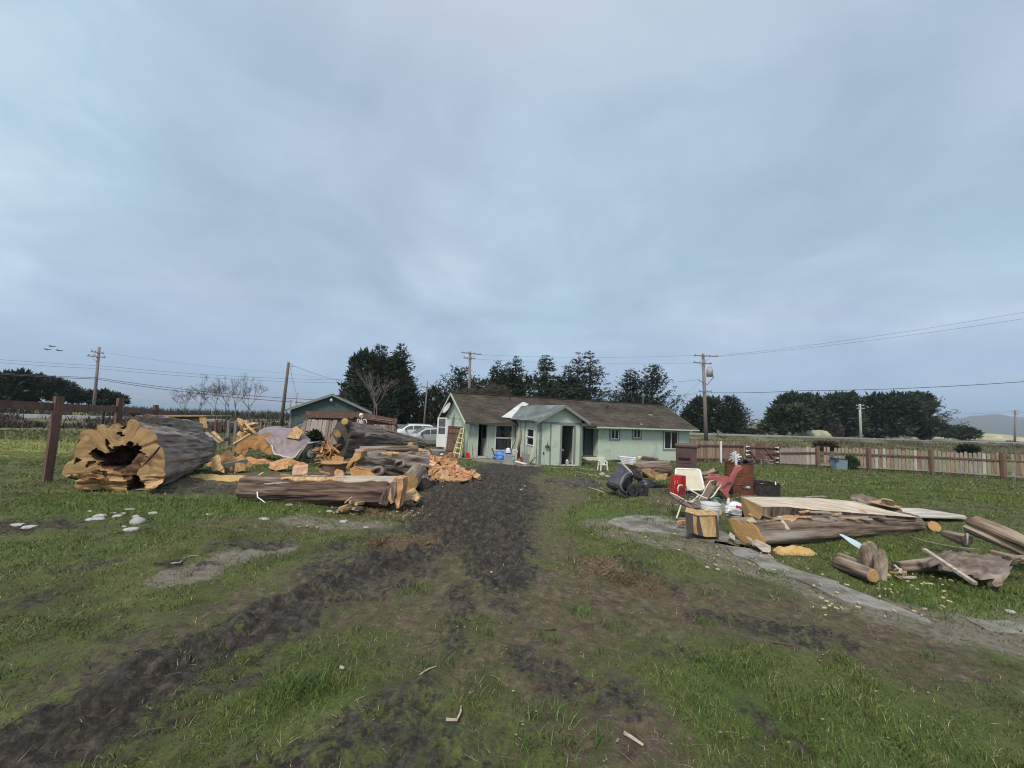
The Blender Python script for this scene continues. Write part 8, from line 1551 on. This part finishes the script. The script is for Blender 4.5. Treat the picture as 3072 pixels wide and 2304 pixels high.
massed('green leafy plant growing over the tipped blue tub', [(2556, 1385, 14, 14, 0), (2548, 1377, 9, 8, 0), (2568, 1396, 8, 10, 0)], G(2564, 1410).y - .1, 70, 260, .14, green=np.array((.03, .06, .02)), mixg=np.array((.05, .09, .03)), name='leafy_plant', cat='plant', trunk=False)
o = G(2298, 1396); ac = thing('wooden_chair', 'dark slatted wooden chair standing before the double gate', 'chair', o); s_ = o.y / 1154
for i in range(5): MB().box(((-16 + i * 3.6) * s_, .25, 20 * s_), (3 * s_, .03, 28 * s_), rot('X', -14)).build('back_slat', bark_dark, ac)
for sx in (-17, 0): MB().box((sx * s_, -.1, 8 * s_), (2 * s_, .05, 17 * s_)).build('leg', greywood, ac); MB().box((sx * s_, .1, 17 * s_), (3 * s_, .6, 1.2 * s_)).build('armrest', greywood, ac)
MB().box((-8 * s_, .05, 9 * s_), (16 * s_, .5, 2 * s_)).build('seat', bark_dark, ac)
o = G(2312, 1396); t_ = thing('side_table', 'small grey wooden table frame next to the slatted chair', 'table', o)
for sx in (-6, 6): MB().box((sx * s_, 0, 8 * s_), (2 * s_, .04, 16 * s_)).build('leg', greywood, t_)
for z in (6, 15): MB().box((0, 0, z * s_), (13 * s_, .3, 1.6 * s_)).build('rail', greywood, t_)
# rubbish by the porch
for lb, px, py, r, m_ in (('dark lump of rubbish by the storm door step', 1318, 1345, .16, bark_dark), ('pale broken block left of the leaning gate', 1322, 1358, .14, greywood), ('small white ball at the foot of the leaning gate', 1341, 1375, .05, white), ('white plank scrap lying before the leaning gate', 1326, 1366, .09, white2), ('dark root lump on the dirt before the vans', 1301, 1350, .13, bark_dark)): p = G(px, py); solo(MB().rock((0, 0, r * .6), (r * 1.3, r, r * .8), px, 10, .4), 'rubbish_lump', m_, p, lb, 'rubbish', tc=True)

# ================================================================ BRUSH, GRASS AND AIR
def strands(name, x, y, hgt, wid, cols, rs, lean=.5, mat=None, z0=None, flat=.0):
    n = len(x); z = gbase(x, y) if z0 is None else z0; a = rs.random(n) * 6.283; la = rs.random(n) * 6.283; ln = hgt * (lean * rs.random(n) ** .7)
    b0 = np.stack([x, y, z - .01], 1); sd_v = np.stack([np.cos(a), np.sin(a), np.zeros(n)], 1) * (wid / 2)[:, None]
    tip = b0 + np.stack([np.cos(la) * ln, np.sin(la) * ln, hgt * (1 - flat * rs.random(n))], 1); md = b0 * .5 + tip * .5 + np.stack([-np.cos(la) * ln * .16, -np.sin(la) * ln * .16, hgt * .12], 1)
    V = np.stack([b0 - sd_v, b0 + sd_v, md + sd_v * .75, md - sd_v * .75, tip], 1).reshape(-1, 3); i0 = np.arange(n)[:, None] * 5
    F = np.concatenate([i0 + np.array([[0, 1, 2]]), i0 + np.array([[0, 2, 3]]), i0 + np.array([[3, 2, 4]])], 0); C = np.repeat(cols[:, None, :], 5, 1).reshape(-1, 3)
    me = np_mesh(name, V, F, 3, cols=[('col', C)]); me.materials.append(mat); ob = bpy.data.objects.new(name, me); COL.objects.link(ob); ob['kind'] = 'stuff'; return ob
blade, tb2, bb2 = pmat('grass_blade'); bb2.inputs['Roughness'].default_value = .6; bb2.inputs['Specular IOR Level'].default_value = .3
aa = tb2.nodes.new('ShaderNodeAttribute'); aa.attribute_name = 'col'; tb2.links.new(aa.outputs['Color'], bb2.inputs['Base Color'])
def zfine(x, y):      # same relief as the ground mesh
    nr_ = 1 - sstep(14, 40, np.hypot(x, y)); return gbase(x, y) + nr_ * ((fbm(x, y, 0.7, 3) - .5) * 0.09 + (fbm(x, y, 5, 5, 2) - .5) * 0.035)
rs = np.random.default_rng(11)
def grass(n, y0, y1, xk, hmin, hmax, w_, bias=1.0, pad=.6):
    y = y0 + (y1 - y0) * rs.random(n) ** bias; x = (rs.random(n) * 2 - 1) * (xk * y + pad)
    md, dt, pl, dy, ls = mask('mud', x, y), mask('dirt', x, y), mask('pale', x, y), mask('dry', x, y), mask('lush', x, y)
    pat = fbm(x, y, .9, 41, 3); pat2 = fbm(x, y, 4.5, 51, 2)
    keep = (1 - .96 * sstep(.2, .7, md * (1 + 1.6 * (pat2 - .5)))) * (1 - .86 * sstep(.2, .75, dt * (1 + 1.8 * (pat2 - .5)))) * (1 - .75 * pl) * np.clip(.14 + 1.5 * sstep(.36, .62, pat * .6 + pat2 * .4) + .6 * ls, 0, 1)
    ok = rs.random(n) < keep; x, y, pat, pat2, ls, dy, dt = [q[ok] for q in (x, y, pat, pat2, ls, dy, dt)]; m = len(x)
    t1 = np.array((.062, .088, .023)); t2 = np.array((.135, .195, .036)); t3 = np.array((.29, .25, .13)); t4 = np.array((.038, .038, .02))
    g_ = np.clip((pat - .3) * 1.7 + ls * .45 + rs.normal(0, .22, m), 0, 1)[:, None]; c_ = t1 * (1 - g_) + t2 * g_
    d_ = (rs.random(m) < .13 + .25 * dt)[:, None]; c_ = np.where(d_, t3 * (.6 + .6 * rs.random((m, 1))), c_); k_ = (rs.random(m) < .18)[:, None]; c_ = np.where(k_, t4, c_)
    c_ = c_ * (1 - dy[:, None] * .75) + np.array((.26, .27, .085)) * dy[:, None] * .75; c_ *= (.75 + .5 * rs.random((m, 1)))
    hh = (hmin + (hmax - hmin) * rs.random(m)) * (.55 + .7 * np.clip(pat2, 0, 1)) * (1 + .5 * ls); return strands('grass', x, y, hh, np.full(m, w_) * (.6 + .8 * rs.random(m)), c_, rs, 1.1, blade, zfine(x, y), .35)
grass(150000, 1.0, 3.2, 1.5, .012, .05, .0035, .62)
grass(170000, 3.0, 7.0, 1.5, .018, .06, .006, .62)
grass(150000, 6.6, 14.5, 1.45, .03, .08, .012, .62)
grass(150000, 14, 30, 1.45, .05, .11, .026, .62)
# isolated taller tufts
tx, ty = [], []
for k in range(170):
    y = 1.2 + 7 * rs.random() ** 1.4; x = (rs.random() * 2 - 1) * 1.4 * y; m = int(14 + 20 * rs.random())
    if mask('mud', np.array([x]), np.array([y]))[0] > .4: continue
    tx.append(x + rs.normal(0, .035, m)); ty.append(y + rs.normal(0, .035, m))
tx, ty = np.concatenate(tx), np.concatenate(ty); m = len(tx); cc = np.array((.07, .115, .028)) * (.6 + .8 * rs.random((m, 1))); strands('grass_tuft', tx, ty, .05 + .06 * rs.random(m), np.full(m, .005), cc, rs, 1.0, blade, zfine(tx, ty), .3)
for px, py, n_, h_ in ((900, 2055, 90, .11), (960, 2040, 60, .09), (840, 2080, 50, .08), (1850, 1880, 40, .07), (1390, 1865, 50, .07), (1240, 1765, 60, .07), (1740, 1835, 50, .08), (1640, 2140, 40, .09), (1660, 2240, 30, .1), (1070, 1960, 24, .08), (620, 1965, 20, .08), (2150, 2000, 80, .08), (2240, 2010, 60, .09), (1960, 1700, 60, .06), (2320, 1720, 80, .06), (2750, 1780, 70, .06), (1430, 1760, 30, .06)):
    p = G(px, py); x = p.x + rs.normal(0, .09, n_ * 3); y = p.y + rs.normal(0, .06, n_ * 3); strands('grass_tuft', x, y, h_ * (.4 + .8 * rs.random(n_ * 3)), np.full(n_ * 3, .004 + p.y * .0004), np.array((.085, .135, .032)) * (.5 + .9 * rs.random((n_ * 3, 1))), rs, 1.2, blade, zfine(x, y), .3)
n_ = 9000; y = 1.1 + 9 * rs.random(n_) ** 1.3; x = (rs.random(n_) * 2 - 1) * 1.42 * y; lit = np.array([(.30, .24, .15), (.20, .15, .09), (.07, .05, .035), (.38, .33, .24)])[rs.integers(0, 4, n_)] * (.6 + .6 * rs.random((n_, 1))); strands('litter', x, y, .006 + .012 * rs.random(n_), .002 + .0007 * y, lit, rs, 9.0, blade, zfine(x, y) + .012, .8)
# hay like clumps on the track
def clump(px, py, sx, sy, n, col_, h_=.04):
    p = G(px, py); x = p.x + rs.normal(0, sx, n); y = p.y + rs.normal(0, sy, n); c_ = np.array(col_) * (.4 + 1.0 * rs.random((n, 1))); strands('dead_grass', x, y, h_ * (.3 + rs.random(n)), np.full(n, .006 + p.y * .0006), c_, rs, 2.6, blade, zfine(x, y) + .03 * rs.random(n), .6)
clump(1800, 1700, .17, .15, 600, (.22, .165, .10)); clump(1880, 1735, .17, .13, 600, (.11, .08, .05)); clump(1240, 1630, .24, .14, 600, (.22, .15, .08), .05); clump(1140, 1640, .15, .1, 500, (.10, .05, .03)); clump(1130, 1530, .22, .15, 900, (.22, .18, .09), .06); clump(1210, 1550, .3, .2, 700, (.2, .16, .08), .05)
# rough verge beyond the fences, bramble bank by the road, scrub on the bluff
def verge(n, x0, x1, s0, s1, hmin, hmax, w_, c1_, c2_, name, lean=.8, den=.5, fr_=.35):
    x = x0 + (x1 - x0) * rs.random(n); s_ = s0 + (s1 - s0) * rs.random(n); y = s_ + .36 * x; p_ = fbm(x, y, fr_, 61, 3); ok = (y > 22) & (rs.random(n) < sstep(den - .12, den + .12, p_)); x, y, p_ = x[ok], y[ok], p_[ok]; m = len(x)
    g_ = np.clip(rs.random((m, 1)) * .7 + (p_[:, None] - .5) * 2, 0, 1); strands(name, x, y, (hmin + (hmax - hmin) * rs.random(m)) * (.5 + p_), np.full(m, w_), (np.array(c1_) * (1 - g_) + np.array(c2_) * g_) * (.6 + .7 * rs.random((m, 1))), rs, lean, blade, gbase(x, y), .3)
verge(60000, -75, -8, 47, 60.5, .25, .9, .09, (.075, .055, .045), (.12, .09, .065), 'bramble', 1.0, .47, .3)
verge(30000, -110, 0, 78, 104, .5, 1.6, .14, (.04, .045, .03), (.085, .075, .055), 'scrub', .7, .45, .2)
verge(70000, 8, 110, 22, 60, .12, .45, .07, (.09, .095, .045), (.19, .165, .095), 'tall_grass', .9, .46, .3)
verge(26000, 20, 150, 40, 60, .2, .7, .10, (.075, .06, .05), (.11, .09, .07), 'bramble', 1.0, .62, .15)
verge(30000, -60, 10, 26, 48, .08, .25, .07, (.075, .09, .035), (.16, .16, .07), 'tall_grass', .9, .45, .3)
x = np.linspace(8, 40, 5000) + rs.normal(0, .05, 5000); fb_ = [G(*q) for q in ((2340, 1396), (2450, 1403), (2603, 1413), (2790, 1423), (3005, 1438), (3250, 1458))]; fx, fy = [p.x for p in fb_], [p.y for p in fb_]; ok = (x > fx[0]) & (x < fx[-1]); x = x[ok]; y = np.interp(x, fx, fy) + rs.normal(.0, .16, len(x)); m = len(x); strands('fence_grass', x, y, .1 + .22 * rs.random(m), np.full(m, .025), np.array((.075, .105, .035)) * (.5 + .9 * rs.random((m, 1))), rs, .7, blade, gbase(x, y), .2)
# air: one closed box of thin even haze round the place
hzm = bpy.data.materials.new('thin_air'); hzm.use_nodes = True; ht = hzm.node_tree; ht.nodes.clear(); pv_ = ht.nodes.new('ShaderNodeVolumePrincipled'); pv_.inputs['Color'].default_value = (.80, .88, 1.0, 1); pv_.inputs['Density'].default_value = .0002; pv_.inputs['Anisotropy'].default_value = 0.2
ho = ht.nodes.new('ShaderNodeOutputMaterial'); ht.links.new(pv_.outputs[0], ho.inputs['Volume'])
ob = MB().box2((-9200, -420, -40), (9200, 9200, 150)).build('haze', hzm); ob['kind'] = 'stuff'
